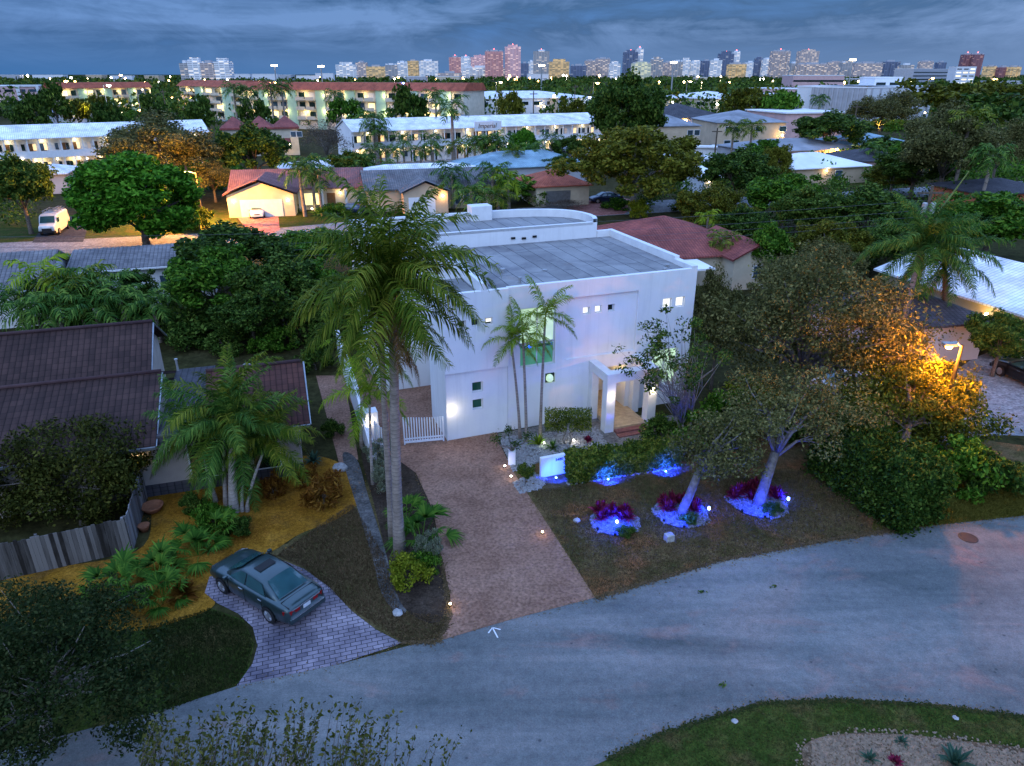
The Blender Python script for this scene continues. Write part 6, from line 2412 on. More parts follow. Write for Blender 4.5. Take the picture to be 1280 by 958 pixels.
# ------------------------------------------------------------------ galleried lodgings
def lodge(name, label, pL, pR, depth, n_bay, wallmat, lit, seed, zr=8.4, sign=None):
    r = random.Random(seed)
    ze = 6.4
    a, b = G(*pL, ze), G(*pR, ze)
    w = (Vector((b.x, b.y)) - Vector((a.x, a.y))).length
    t = thing(name, label, 'motel', (a.x, a.y, 0), math.atan2(b.y - a.y, b.x - a.x))
    mb = MB()
    gable(mb, 0, w, 0, depth, ze, zr)
    mb.build('roof', M['tile_white'], t, uv=True)
    mb = MB()
    mb.box(.3, 1.6, -.1, w - .3, depth - .4, ze - .16)
    for x in (.3, w - .3):
        mb.add([(x, .2, ze - .16), (x, depth - .4, ze - .16), (x, depth / 2, zr - .3)], [(0, 1, 2)])
    mb.build('wall', wallmat, t)
    mb = MB()
    mb.box(.2, .1, 3.0, w - .2, 1.598, 3.2)
    mb.box(.2, .1, 3.2, w - .2, .22, 4.2)
    mb.build('gallery', M['white2'], t)
    bay = w / n_bay
    for k in range(n_bay):
        x = bay * k + bay * .15
        for z in (0, 3.2):
            m_ = r.choice(lit)
            f = MB()
            f.box(x + bay * .38, 1.53, z + 1.0, x + bay * .72, 1.597, z + 2.2)
            fo = f.build('window', M['white2'], t)
            g = MB()
            g.box(x + bay * .40, 1.50, z + 1.05, x + bay * .70, 1.528, z + 2.15)
            g.build('pane', M[m_], fo)
            d = MB()
            d.box(x, 1.53, z + .05, x + 1.0, 1.597, z + 2.2)
            d.build('door', M[r.choice(['door_brown', 'glass', 'white2'])], t)
        p = MB()
        p.box(bay * k + .15, .12, -.1, bay * k + .35, .32, 3.0)
        p.box(bay * k + .15, .23, 4.2, bay * k + .35, .42, 6.25)
        p.build('post', M['white2'], t)
        if k % 2 == 0:
            bulb(t, bay * (k + .5), 1.42, 2.6, 'bulb_warm', 0, r=.10)
        if k % 3 == 1:
            bulb(t, bay * (k + .5), 1.42, 5.9, 'bulb_warm', 0, r=.08)
    for k in range(0, n_bay, 3):
        lamp('gallery_light', (bay * (k + 1), .9, 2.5), (1, .70, .26), 70, .3, t)
        lamp('gallery_light', (bay * (k + 1.5), .9, 5.6), (1, .78, .40), 40, .3, t)
    if sign:
        tx, x0, z0, s = sign
        fc = bpy.data.curves.new('sign', 'FONT')
        fc.body = tx
        fc.size = s
        fc.extrude = .03
        fc.shear = .25
        fo = bpy.data.objects.new('sign', fc)
        COL.objects.link(fo)
        dm = bpy.data.meshes.new_from_object(fo.evaluated_get(bpy.context.evaluated_depsgraph_get()))
        bpy.data.objects.remove(fo)
        dm.materials.clear()
        dm.materials.append(M['door_brown'])
        bd = MB()
        bd.box(x0 - .8, -.12, z0 - .55, x0 + s * 4.2, -.02, z0 + s * 1.0)
        bo = bd.build('sign_board', M['white2'], t)
        so = link_mesh('sign_lettering', dm, bo, (x0, -.14, z0))
        so.rotation_euler = (PI / 2, 0, 0)
    return t, w


lodge('motel', 'long white two-storey motel with lit galleries and script sign', (440, 165), (770, 153), 13, 26, M['white'], ['lit_yellow', 'glass', 'lit_dim', 'glass_blue', 'lit_warm'], 2, sign=('Imperial', 27.6, 6.2, 1.35))
lodge('motel', 'white two-storey lodge with outside stair behind the fine grey tree', (-60, 177), (262, 165), 13, 24, M['white'], ['lit_warm', 'glass', 'lit_dim', 'glass'], 3)
mb = MB()
for k in range(10):
    p = G(88, 200)
    mb.box(k * .3, 0, 0, k * .3 + .32, 1.4, .34 * (k + 1))
tag(mb.build('outside_stair', M['white2'], None, G(82, 200), R(20)), 'white outside stair in front of the two-storey lodge', 'stair')
t, w = house_eave('annexe', 'white roofed annexe behind the motel with roof units', (490, 152), (742, 146), 5.2, 18, 5.4, 'flat', M['roofwhite'], M['white2'])
for x, y in ((10, 6), (22, 8), (38, 5), (45, 9), (58, 7)):
    mb = MB()
    mb.box(x, y, 5.22, x + 2.2, y + 1.4, 6.1)
    mb.build('roof_unit', M['metal'], t)
for nm, label, pL, pR, ze, dp, n in (('long_hall', 'long white roofed building with window row beyond the motel', (572, 124), (748, 122), 7, 42, 14), ('long_hall', 'cream long building with pale roof beyond the big dark tree', (812, 122), (912, 124), 7, 42, 9)):
    t, w = house_eave(nm, label, pL, pR, ze, dp, 9.6, 'hip', M['tile_white'], M['cream'] if 'cream' in label else M['white2'], [(w_, w_ + 3.6, 4.2, 5.6, 'glass', 'window') for w_ in [4 + k * 6.2 for k in range(n)]])
    bulb(t, w * .3, .1, 5.0, 'bulb_white', 900, WHITE, .5)
    bulb(t, w * .86, .1, 5.0, 'bulb_white', 900, WHITE, .5)
t, w = house_eave('entrance_block', 'round beige entrance block lit warm by the long white building', (687, 122), (699, 122), 7.4, 8, 7.6, 'flat', M['roofwhite'], M['beige'])
bulb(t, 2, -.2, 8.0, 'bulb_warm', 500, WARM, .5)


# ------------------------------------------------------------------ apartment blocks
def flats(label, pL, pR, zt, depth, storeys, bays, seed, roofm, name='apartment_block'):
    r = random.Random(seed)
    a, b = G(*pL, zt), G(*pR, zt)
    w = (Vector((b.x, b.y)) - Vector((a.x, a.y))).length
    t = thing(name, label, 'apartment block', (a.x, a.y, 0), math.atan2(b.y - a.y, b.x - a.x))
    mb = MB()
    mb.box(0, .5, -.1, w, depth, zt - .1)
    mb.build('wall', M['cream'], t)
    mb = MB()
    mb.add([(-.6, -.6, zt - .3), (w + .6, -.6, zt - .3), (w + .6, 2.6, zt + 1.9), (-.6, 2.6, zt + 1.9), (w + .6, depth - 2, zt + 1.9), (-.6, depth - 2, zt + 1.9), (w + .6, depth + .6, zt - .3), (-.6, depth + .6, zt - .3)],
           [(0, 1, 2, 3), (3, 2, 4, 5), (5, 4, 6, 7), (0, 7, 6, 1), (1, 6, 4, 2), (0, 3, 5, 7)])
    mb.build('roof', roofm, t, uv=True)
    bw = w / bays
    sh = (zt - .6) / storeys
    for k in range(bays):
        if k % 3 == 2:
            mb = MB()
            mb.box(bw * k + .1, -.1, -.1, bw * (k + 1) - .1, .498, zt - .35)
            mb.build('bay', M['mint'], t)
            continue
        for s in range(storeys):
            z = s * sh
            f = MB()
            f.box(bw * k + .2, -.9, z + .02, bw * (k + 1) - .2, .498, z + .2)
            f.box(bw * k + .2, -.9, z + .2, bw * (k + 1) - .2, -.8, z + 1.1)
            bo = f.build('balcony', M['cream'], t)
            g = MB()
            g.box(bw * k + bw * .2, .44, z + .5, bw * (k + 1) - bw * .2, .497, z + sh - .5)
            g.build('pane', M[r.choice(['glass', 'glass', 'lit_dim', 'lit_yellow', 'glass_blue'])], bo)
    for k in range(0, bays, 2):
        lamp('balcony_light', (bw * (k + .9), -.6, zt * .45), (1, .80, .36), 420, .5, t)
        lamp('balcony_light', (bw * (k + .9), -.6, zt * .85), (1, .80, .36), 220, .5, t)
    return t, w


flats('long four-storey mint and cream apartment block with red tiled roof', (300, 110.5), (578, 113), 12.4, 16, 4, 22, 4, M['tile_orange'])
flats('angled end wing of the red roofed apartment row by the palms', (222, 106.5), (300, 108.5), 12.4, 16, 4, 7, 5, M['tile_orange'])
flats('floodlit cream apartment block with orange roof among yellow lit trees', (74, 110.0), (188, 108.5), 11.5, 16, 3, 11, 6, M['tile_orange'])


def slab(name, label, pL, pR, zt, depth, mat, rows=0, cols=0, pm='glass', fins=0, finm=None, cat='building', h=(1.0, 2.3), stripes=None):
    a, b = G(*pL, zt), G(*pR, zt)
    w = (Vector((b.x, b.y)) - Vector((a.x, a.y))).length
    t = thing(name, label, cat, (a.x, a.y, 0), math.atan2(b.y - a.y, b.x - a.x))
    mb = MB()
    mb.box(0, 0, -.1, w, depth, zt)
    mb.build('wall', mat, t)
    mb = MB()
    mb.box(-.15, -.15, zt + .004, w + .15, depth + .15, zt + .5)
    mb.build('roof', M['roofwhite'], t)
    for r_ in range(rows):
        sh = zt / rows
        for c in range(cols):
            f = MB()
            x0 = w * (c + .15) / cols
            x1 = w * (c + .85) / cols
            f.box(x0, -.08, r_ * sh + h[0], x1, -.003, r_ * sh + h[1])
            f.build('window', M[random.choice(pm) if isinstance(pm, list) else pm], t)
    for k in range(fins):
        f = MB()
        x = w * (k + .5) / fins
        f.box(x - .3, -.45, .0, x + .3, -.003, zt - .1)
        f.build('fin', finm or M['white2'], t)
    for z in (stripes or []):
        f = MB()
        f.box(.3, -.12, z, w - .3, -.003, z + 1.5)
        f.build('window_band', M['glass'], t)
    return t, w


slab('office_block', 'grey windowless block, its shaded ribbed face beside the pink building', (1015, 109.5), (1084, 110.5), 12.0, 30, M['greywall'], fins=11, finm=M['greywall'])
slab('office_block', 'pale ribbed windowless block with plant room above the wide tree', (1084.5, 110.5), (1168, 109), 12.0, 30, M['white2'], fins=8, finm=M['greywall'])
t, w = slab('plant_room', 'white plant room rising behind the ribbed block', (1094, 98), (1128, 98), 15.2, 14, M['white'], 1, 2, h=(12.2, 13.6))
slab('office_block', 'pink three-storey building with a strip of dark windows', (992, 95), (1056, 95), 15.2, 26, M['pinkwall'], stripes=[10.6], cat='building')
slab('office_block', 'long concrete office block with dark window bands on the skyline side', (1143, 86.5), (1200, 87), 22.5, 26, M['greywall'], stripes=[4, 8.5, 13, 17.5])
slab('office_block', 'white stair tower lit yellow at the end of the concrete office block', (1196, 84), (1221, 84), 24.5, 18, M['white2'], 6, 3, ['lit_yellow', 'glass', 'lit_white'])
slab('office_block', 'white annexe with flat roof below the pink building', (936, 111), (1000, 112), 8, 20, M['pinkwall'], 2, 6)
t, w = slab('apartment_house', 'white and pink three-storey flats at the edge beyond the lodge', (-30, 108.5), (48, 108), 11, 16, M['pinkwall'], 3, 5, ['glass', 'lit_dim', 'glass_blue'])
mb = MB()
mb.box(w * .62, -.5, -.1, w * .68, -.01, 11.6)
mb.box(w * .95, -.5, -.1, w, -.01, 11.6)
mb.box(w * .68, -.5, 10.8, w * .95, -.01, 11.6)
mb.build('frame', M['white2'], t)
t, w = house_eave('shop', 'low shop building with pale flat roof before the floodlit trees', (58, 141), (116, 139), 5, 16, 5.3, 'flat', M['rooftar'], M['greywall'])
bulb(t, w * .62, -.3, 3.6, 'bulb_warm', 500, (1, .7, .25), .4)
bulb(t, w * 1.1, -.5, 5.4, 'bulb_white', 1500, (.6, .85, 1), .5)
t, w = house_eave('apartment_house', 'beige two-storey apartment house with grey hipped roof and lit corner', (896, 153.5), (986, 153), 6.2, 20, 8.6, 'hip', M['rooftar'], M['beige'],
                  [(w_, w_ + 1.6, z, z + 1.1, 'glass', 'window') for w_ in (2.5, 4.6, 10.0, 16.0) for z in (1.0, 4.1)])
bulb(t, w - 1.2, -.2, 3.2, e=420, col=(1, .66, .2), r=.25)
t, w = house_eave('apartment_house', 'smaller beige two-storey house behind the olive tree', (826, 158), (878, 157), 6.2, 16, 8.2, 'hip', M['rooftar'], M['beige'], [(w_, w_ + 1.3, z, z + 1.1, 'glass', 'window') for w_ in (7.0, 8.7) for z in (1.0, 4.1)])
t, w = house_eave('dark_hall', 'dark blue roofed hall behind the beige apartment houses', (848, 148), (908, 145), 5.0, 22, 8.6, 'hip', M['tile_dark'], M['greywall'])
bulb(t, 3, -.3, 4.2, 'bulb_orange', 900, ORANGE, .4)
t, w = house_eave('white_block', 'pale plain two-storey block behind the broad tree', (982, 141), (1062, 140), 7, 22, 7.3, 'flat', M['roofwhite'], M['pinkwall'])
t, w = house_eave('boundary_shed', 'long low white wall and sheds along the parked cars', (868, 183), (1000, 186), 2.2, 3, 2.4, 'flat', M['roofwhite'], M['white2'])
t, w = house_eave('grey_shed', 'low blue grey roof behind the parked cars', (690, 190), (735, 190), 2.8, 8, 3.6, 'hip', M['rooftar'], M['greywall'])
t, w = house_eave('canopy', 'flat pale canopy roof behind the red roofed town house', (200, 157), (254, 152), 4.0, 14, 4.3, 'flat', M['rooftar'], M['white2'])
t, w = house_eave('diner', 'low building with a bright red band beyond the annexe', (574, 137), (604, 136), 4.6, 10, 4.9, 'flat', M['roofwhite'], M['white2'], [(.5, 11.0, 3.4, 4.3, 'tail', 'sign_band')])
t, w = house_eave('pale_hall', 'pale flat hall with white roof beside the yellow lit canopy', (905, 117), (940, 118), 6, 30, 6.3, 'flat', M['roofwhite'], M['white2'])
t, w = house_eave('pale_hall', 'low white roofed building under the orange street lamps', (1208, 112), (1290, 113), 6, 24, 7.5, 'hip', M['tile_white'], M['greywall'])

# ================================================================== skyline


def tower_mat(name, wall, lit, frac, glow, dark=(.03, .035, .045), bw=4.2, rh=3.3):
    t = NT(name)
    br = t.node('ShaderNodeTexBrick', offset=0.0)
    uv = t.coord('UV')
    t.l.new(uv, br.inputs[0])
    br.inputs['Color1'].default_value = (0, 0, 0, 1)
    br.inputs['Color2'].default_value = (1, 1, 1, 1)
    br.inputs['Mortar'].default_value = (0, 0, 0, 1)
    br.inputs['Scale'].default_value = 1.0
    br.inputs['Mortar Size'].default_value = .75
    br.inputs['Mortar Smooth'].default_value = 0
    br.inputs['Brick Width'].default_value = bw
    br.inputs['Row Height'].default_value = rh
    col = t.mix(br.outputs[1], dark, wall)
    sel = t.ramp(br.outputs[0], [(1 - frac - .02, 0.0), (1 - frac + .02, 1.0)])
    st = t.math('MULTIPLY', t.math('SUBTRACT', 1.0, br.outputs[1]), sel)
    t.l.new(t.math('MULTIPLY', st, glow), t.bsdf.inputs['Emission Strength'])
    t.bsdf.inputs['Emission Color'].default_value = (*lit, 1)
    return t.done(col, .8)


TM = {'white': tower_mat('tower_white', (.86, .84, .80), (1, .86, .66), .3, .7, (.46, .45, .45), 10), 'grey': tower_mat('tower_grey', (.48, .45, .42), (1, .8, .6), .2, .6, (.25, .24, .24), 9),
      'pink': tower_mat('tower_pink', (.88, .52, .48), (1, .72, .6), .3, .55, (.64, .36, .34), 8), 'red': tower_mat('tower_red', (.74, .36, .31), (1, .66, .52), .22, .45, (.52, .24, .22), 8),
      'gold': tower_mat('tower_gold', (.78, .52, .26), (1, .68, .3), .5, .5, (.52, .32, .14), 9), 'yellow': tower_mat('tower_yellow', (.72, .68, .48), (1, .9, .45), .45, .55, (.48, .45, .28), 9),
      'blue': tower_mat('tower_blue', (.17, .20, .28), (.8, .9, 1), .1, .3, (.10, .12, .17), 9), 'brown': tower_mat('tower_brown', (.56, .46, .41), (1, .8, .6), .26, .6, (.34, .27, .25), 8), 'maroon': tower_mat('tower_maroon', (.34, .16, .16), (1, .6, .5), .1, .35, (.18, .08, .09), 9)}
TOWERS = [
    (223, 233, 77, 'grey', 'grey end wing of the lone white slab'), (233, 249, 75, 'white', 'white wing of the lone slab over the red roofs'), (249, 266, 77, 'brown', 'brown balconied middle of the lone white slab'), (266, 285, 75, 'white', 'white end wing of the lone slab with rooftop cabin'),
    (419, 444, 79.6, 'white', 'white block with lit columns at the start of the skyline'), (444, 457, 77, 'brown', 'brown fronted block next to the gold one'), (457, 481, 82, 'gold', 'gold lit block with red topped cap'), (481, 496, 80, 'grey', 'grey block behind the gold one'),
    (496, 509, 77, 'white', 'narrow white block past the gold one'), (509, 522, 75, 'gold', 'cream and gold narrow block'), (522, 547, 75, 'white', 'wide white block with rooftop cabins'), (547, 576, 90, 'brown', 'low dark block before the pink group'),
    (561, 576, 70.5, 'red', 'rose red block starting the pink group'), (576, 587, 71, 'white', 'pale slim block in the pink group'), (587, 613, 70.5, 'pink', 'wide pink block of the pink group'), (606, 629, 63, 'red', 'deep red stepped block of the pink group'),
    (578, 631, 83, 'white', 'long white block standing before the pink group'), (631, 651, 57, 'pink', 'tallest pink tower with pale crown'), (651, 660, 78, 'blue', 'small blue tower beside the tallest pink one'), (660, 668, 76, 'white', 'slim white tower beside the tallest pink one'),
    (667, 687, 63, 'grey', 'tall grey tower with pale crown'), (687, 712, 76, 'gold', 'orange lit wide block after the tall grey tower'), (713, 733, 81, 'blue', 'low bluish block with lit top'), (732, 745, 75, 'brown', 'brown tower of the middle pair'), (745, 763, 72.5, 'brown', 'broader brown tower of the middle pair with bright top'),
    (763, 776, 78, 'white', 'white lit block after the brown pair'), (780, 798, 64, 'blue', 'tall slate blue tower behind the needle'), (797, 805, 60, 'white', 'needle slim white tower against the slate one'), (790, 814, 78, 'yellow', 'yellow lit block in front of the slate tower'), (814, 829, 73, 'grey', 'grey tower after the yellow block'),
    (829, 841, 77, 'brown', 'dark brown block by the stadium lamp'), (841, 854, 76, 'grey', 'grey block behind the stadium lamp'), (854, 864, 74, 'white', 'narrow white pair tower'), (864, 877, 77, 'white', 'lower white tower in the row'), (878, 890, 75, 'blue', 'blue grey tower in the row'),
    (889, 903, 74, 'white', 'white tower just before the dark blue one'), (901, 919, 66, 'blue', 'wide dark blue tower beside a slim white one'), (918, 926, 64, 'white', 'slim white tower joined to the dark blue one'), (912, 934, 79, 'gold', 'orange lit low block under the dark blue tower'), (934, 945, 77, 'white', 'bright white lit low tower'), (945, 955, 72, 'blue', 'blue tower behind the bright low one'),
    (955, 968, 73, 'white', 'white stepped tower before the twin crowned one'), (967, 990, 63, 'brown', 'tall brown tower with twin crowns'), (990, 998, 78, 'grey', 'low grey tower between two tall brown ones'), (1000, 1026, 63, 'brown', 'second tall brown tower with pale fins'), (998, 1035, 79, 'brown', 'wide brown block under the second tall brown tower'), (1037, 1055, 77, 'brown', 'brown spotted block after the tall pair'),
    (1054, 1070, 77, 'grey', 'grey block near the tall floodlight mast'), (1070, 1104, 78, 'brown', 'long brown block with scattered lights'), (1104, 1126, 76, 'blue', 'slate block with bright rooftop sign light'), (1127, 1143, 80, 'grey', 'low grey block before the office'), (1152, 1168, 76, 'brown', 'brown block behind the office roof'),
    (1174, 1184, 77, 'blue', 'small dark tower over the office roof'), (1206, 1218, 67, 'maroon', 'first dark maroon tower'), (1219, 1231, 67, 'maroon', 'second dark maroon tower of the pair'), (1236, 1248, 82, 'gold', 'small orange lit block after the maroon pair'), (1251, 1264, 83, 'maroon', 'low maroon block between two orange lit ones'), (1264, 1278, 82.5, 'gold', 'last small orange lit block')]
r = random.Random(3)
for i, (x0, x1, yt, mk, lb) in enumerate(TOWERS):
    Y = 1500 if i < 4 else (2500 + r.uniform(-250, 350) if yt < 78 else 2250 + r.uniform(-100, 100))
    a, b = AT(x0, yt, Y), AT(x1, yt, Y)
    w, h = b.x - a.x, a.z
    t = thing('tower', lb, 'tower', (a.x, Y, 0), r.uniform(-.12, .12), 'towers of the distant skyline')
    mb = MB()
    mb.box(0, 0, -.5, w, 24, h - 3)
    if r.random() < .6 and w > 30:
        for k in range(max(2, int(w / 16))):
            q = w * (k + .5) / max(2, int(w / 16))
            mb.box(q - 2.0, -2.5, -.5, q + 2.0, -.02, h - 6)
    if r.random() < .4 and w > 24 and yt < 80:
        mb.box(w * .2, 3, h - 2.95, w * .8, 20, h - 2.95 + r.uniform(3, 8))
    mb.build('body', TM[mk], t, uv=True)
    mb = MB()
    mb.box(w * .3, 6, h - 2.98, w * .7, 18, h + 2)
    if r.random() < .5:
        mb.box(w * .05, 2, h - 2.98, w * .22, 10, h + .5)
        mb.box(w * .78, 2, h - 2.98, w * .95, 10, h + .5)
    mb.build('penthouse', M['white2'] if mk in ('white', 'pink', 'grey') else M['greywall'], t)
    if yt < 72:
        mb = MB()
        mb.box(w * .5 - 1, 11, h + 2.01, w * .5 + 1, 13, h + 4.5)
        mb.build('beacon', M['red_lamp'], t)
# small far houses and blocks between the trees
r = random.Random(9)
for i, (x, yb, wp, hp, mk) in enumerate([(8, 98, 30, 4, 'greywall'), (60, 97, 40, 3, 'white2'), (118, 98, 22, 4, 'beige'), (150, 99, 26, 4, 'white2'), (190, 99, 20, 4, 'beige'), (300, 99, 24, 6, 'white2'), (330, 100, 30, 7, 'white2'), (352, 99, 26, 5, 'greywall'),
                                         (385, 100, 30, 5, 'white2'), (405, 98, 22, 6, 'white2'), (560, 102, 30, 6, 'cream'), (520, 103, 24, 7, 'greywall'), (673, 100, 26, 7, 'white2'), (1020, 103, 26, 4, 'white2'), (1075, 103, 40, 4, 'greywall'), (1255, 106, 40, 4, 'greywall'), (876, 101, 16, 4, 'cream')]):
    Y = 15079 / (yb + 2 - 92)
    a, b = AT(x - wp / 2, yb - hp, Y), AT(x + wp / 2, yb - hp, Y)
    t = thing('far_building', ['low pale block half sunk in the far trees', 'small far house roof among the dark trees', 'far flat building with a few lamps'][i % 3] + ' ' +
              ['near the horizon edge', 'beyond the pink flats', 'over the orange roof', 'above the floodlit flats', 'past the floodlit flats', 'behind the lone slab', 'with a bright lamp', 'in the far middle', 'before the skyline starts', 'with white side', 'by the pink tower block', 'behind the red roof end', 'under the grey tower', 'by the pink offices', 'near the floodlight mast', 'by the last orange lamp', 'by the stadium lights'][i],
              'building', (a.x, Y, 0), r.uniform(-.2, .2))
    mb = MB()
    mb.box(0, 0, -.1, b.x - a.x, 20, max(3, a.z))
    mb.build('wall', M[mk], t)
    mb = MB()
    mb.box(-.3, -.3, max(3, a.z) + .01, b.x - a.x + .3, 20.3, max(3, a.z) + .6)
    mb.build('roof', M['roofwhite'], t)

# ================================================================== street lamps and poles


def street_lamp(label, px, Y, bulbm, energy, col, h_arm=1.2, dirx=-1, polemat='steel', r_b=.28, group='street lamps'):
    p = AT(*px, Y)
    t = thing('street_lamp', label, 'street lamp', (p.x - dirx * h_arm, Y, 0), 0, group)
    mb = MB()
    mb.tube([(0, 0, -.2), (0, 0, p.z * .6), (0, 0, p.z + .1)], [.13, .10, .07], 8)
    mb.build('pole', M[polemat], t)
    mb = MB()
    mb.tube([(0, 0, p.z), (dirx * h_arm * .5, 0, p.z + .25), (dirx * h_arm, 0, p.z + .2)], [.05, .045, .04], 6)
    mb.build('arm', M['steel'], t)
    mb = MB()
    mb.box(dirx * h_arm - .3, -.16, p.z + .08, dirx * h_arm + .3, .16, p.z + .22)
    mb.build('lamp_head', M['steel'], t, bevel=.03)
    mb = MB()
    mb.lathe([(.02, -r_b * .6), (r_b * .7, -r_b * .4), (r_b, .05)], 10, (dirx * h_arm, 0, p.z))
    mb.build('bulb', M[bulbm], t)
    if energy:
        lamp('lamp_light', (dirx * h_arm, -.1, p.z - .35), col, energy, .2, t)
    return t


street_lamp('orange street lamp over the round green tree and lit street', (226, 217), 87, 'bulb_orange', 36000, ORANGE, 1.8, -1, 'polewood', .3)
street_lamp('orange street lamp shining into the glowing tree', (1186, 434), 30.6, 'bulb_orange', 4600, (1, .30, .025), .6, -1, 'black', .16)
street_lamp('orange lamp on a lit pole behind the bright white roof', (1046, 187), 150, 'bulb_orange', 2500, ORANGE, 1.6, 1, 'polewood', .35)
for label, px, Y, b_, e, col, rb in (
        ('tall white mast lamp with glowing head before the orange roofed flats', (136, 107), 215, 'bulb_white', 2600, WHITE, .6),
        ('lower mast lamp beside the tall white one', (178, 112), 205, 'bulb_warm', 0, WARM, .25),
        ('orange lamp on a tall pole before the mint apartment block', (344, 103), 235, 'bulb_orange', 2500, ORANGE, .45),
        ('violet lamp in front of the dark cypress like tree', (504, 104), 230, 'bulb_blue', 900, (.3, .3, 1), .4),
        ('yellow lamp at the gable end of the red roofed flats', (626, 103), 260, 'bulb_warm', 2200, WARM, .55),
        ('orange lamp above the big dark tree', (747, 104), 300, 'bulb_orange', 2500, ORANGE, .7),
        ('small orange lamp glowing inside the big dark tree', (800, 152), 128, 'bulb_orange', 400, ORANGE, .3),
        ('pale yellow lamp beyond the cream long building', (863, 102), 380, 'bulb_warm', 2500, WARM, .8),
        ('orange lamp beyond the cream long building', (912, 103), 380, 'bulb_orange', 900, ORANGE, .5),
        ('orange lamp over the ribbed block roof', (1080, 98), 340, 'bulb_orange', 2500, ORANGE, .75),
        ('orange lamp in front of the concrete office block', (1166, 98), 330, 'bulb_orange', 1500, ORANGE, .6),
        ('orange lamp above the olive treetops', (1244, 99), 330, 'bulb_orange', 2500, ORANGE, .8),
        ('orange lamp among trees near the floodlit flats', (216, 122), 330, 'bulb_orange', 2500, ORANGE, .7),
        ('red orange lamp on the far plain', (151, 94), 900, 'bulb_orange', 0, ORANGE, 1.8),
        ('far white lamp beside the red orange one', (139, 97), 800, 'bulb_white', 0, WHITE, 1.2),
        ('white lamp on the green lit corner by the long building', (737, 122), 300, 'bulb_white', 2000, (.8, 1, .9), .5),
        ('white lamp shining over the annexe roofs', (589, 122), 290, 'bulb_white', 2500, WHITE, .8)):
    street_lamp(label, px, Y, b_, e, col, 1.6, 1, 'steel', rb)
for label, px, Y in (('tall floodlight mast over the ribbed block', (1066, 76), 420), ('stadium floodlight mast before the dark towers', (842, 79), 520), ('floodlight mast by the tower foot', (677, 83), 700),
                     ('far floodlight mast past the lone slab', (343, 83), 900), ('second far floodlight mast past the lone slab', (401, 84), 900)):
    p = AT(*px, Y)
    t = thing('floodlight_mast', label, 'floodlight', (p.x, Y, 0), 0, 'floodlight masts')
    mb = MB()
    mb.tube([(0, 0, -.2), (0, 0, p.z)], [Y * .0011, Y * .0008], 8)
    mb.build('pole', M['steel'], t)
    mb = MB()
    s = Y / 420
    mb.box(-1.7 * s, -.3, p.z, 1.7 * s, .3, p.z + .7 * s)
    mb.build('floodlight', M['bulb_warm'], t)
# scattered far lamps
r = random.Random(21)
for i in range(70):
    x = r.uniform(0, 1280)
    y = r.uniform(94, 104)
    Y = min(2000, 15079 / max(6, (y + 5 - 92)))
    p = AT(x, y, Y)
    s = Y / 887 * r.uniform(.5, 1.25)
    k = r.random()
    mb = MB()
    mb.lathe([(.1 * s, -s), (s, -.4 * s), (s, .4 * s), (.1 * s, s)], 8)
    mb.tube([(0, 0, -p.z), (0, 0, -s)], [.12, .12], 4)
    o = mb.build('distant_lamp', M['bulb_orange' if k < .5 else 'bulb_warm' if k < .8 else 'bulb_white'], None, p)
    tag(o, 'tiny point of lamp light among the far trees near the horizon', 'street lamp', 'points of lamp light near the horizon')

# lit porches and yard lamps of the middle distance
r = random.Random(33)
for i in range(46):
    x = r.uniform(20, 1270)
    y = r.uniform(128, 205) if x > 820 or x < 260 else r.uniform(122, 150)
    Y = 15079 / (y + 6 - 92)
    p = AT(x, y, Y)
    t = thing('yard_lamp', 'small warm yard lamp among the houses of the middle distance', 'yard lamp', (p.x, p.y, 0), 0, 'yard lamps of the middle distance')
    mb = MB()
    mb.tube([(0, 0, -.1), (0, 0, p.z)], [.06, .05], 6)
    mb.build('post', M['steel'], t)
    mb = MB()
    s_ = .16 * Y / 150
    mb.lathe([(.02, -s_), (s_, -.3 * s_), (s_, .4 * s_), (.02, s_)], 8, (0, 0, p.z + s_))
    k = r.random()
    mb.build('bulb', M['bulb_orange' if k < .4 else 'bulb_warm'], t)
    if k < .4:
        lamp('lamp_light', (0, -.3, p.z + .2), ORANGE if k < .25 else (1, .72, .25), 500, .2, t)

# power pole and wires
pp_ = AT(1166, 232, 62)
pt_ = thing('power_pole', 'timber power pole with grey transformers behind the shaggy palm', 'utility pole', (pp_.x, pp_.y, 0))
mb = MB()
mb.tube([(0, 0, -.2), (0, 0, pp_.z)], [.17, .12], 8)
mb.build('pole', M['polewood'], pt_)
mb = MB()
mb.box(-1.1, -.06, pp_.z - .7, 1.1, .06, pp_.z - .55)
mb.build('crossarm', M['polewood'], pt_)
for dx in (-.35, .35):
    mb = MB()
    mb.lathe([(.2, -.5), (.22, -.45), (.22, .4), (.16, .5)], 12, (dx, -.1, pp_.z - 1.9))
    mb.build('transformer', M['steel'], pt_)
M['wire'] = plain('wire', (.09, .09, .10), .5)
for k, (yr, yl) in enumerate(((250, 281), (262, 296), (270, 306), (277, 315))):
    a = AT(1166, yr, 62)
    b2 = Vector((-75, 50.5, a.z - .2))
    mb = MB()
    pts = []
    for i in range(41):
        s = i / 40
        p = a.lerp(b2, s)
        p.z -= 1.6 * 4 * s * (1 - s)
        pts.append(p - a)
    mb.tube(pts, .011, 4)
    tag(mb.build('power_line', M['wire'], None, a), ['topmost', 'second', 'third', 'lowest'][k] + ' of the overhead wires running behind the white house', 'power line', 'overhead wires')
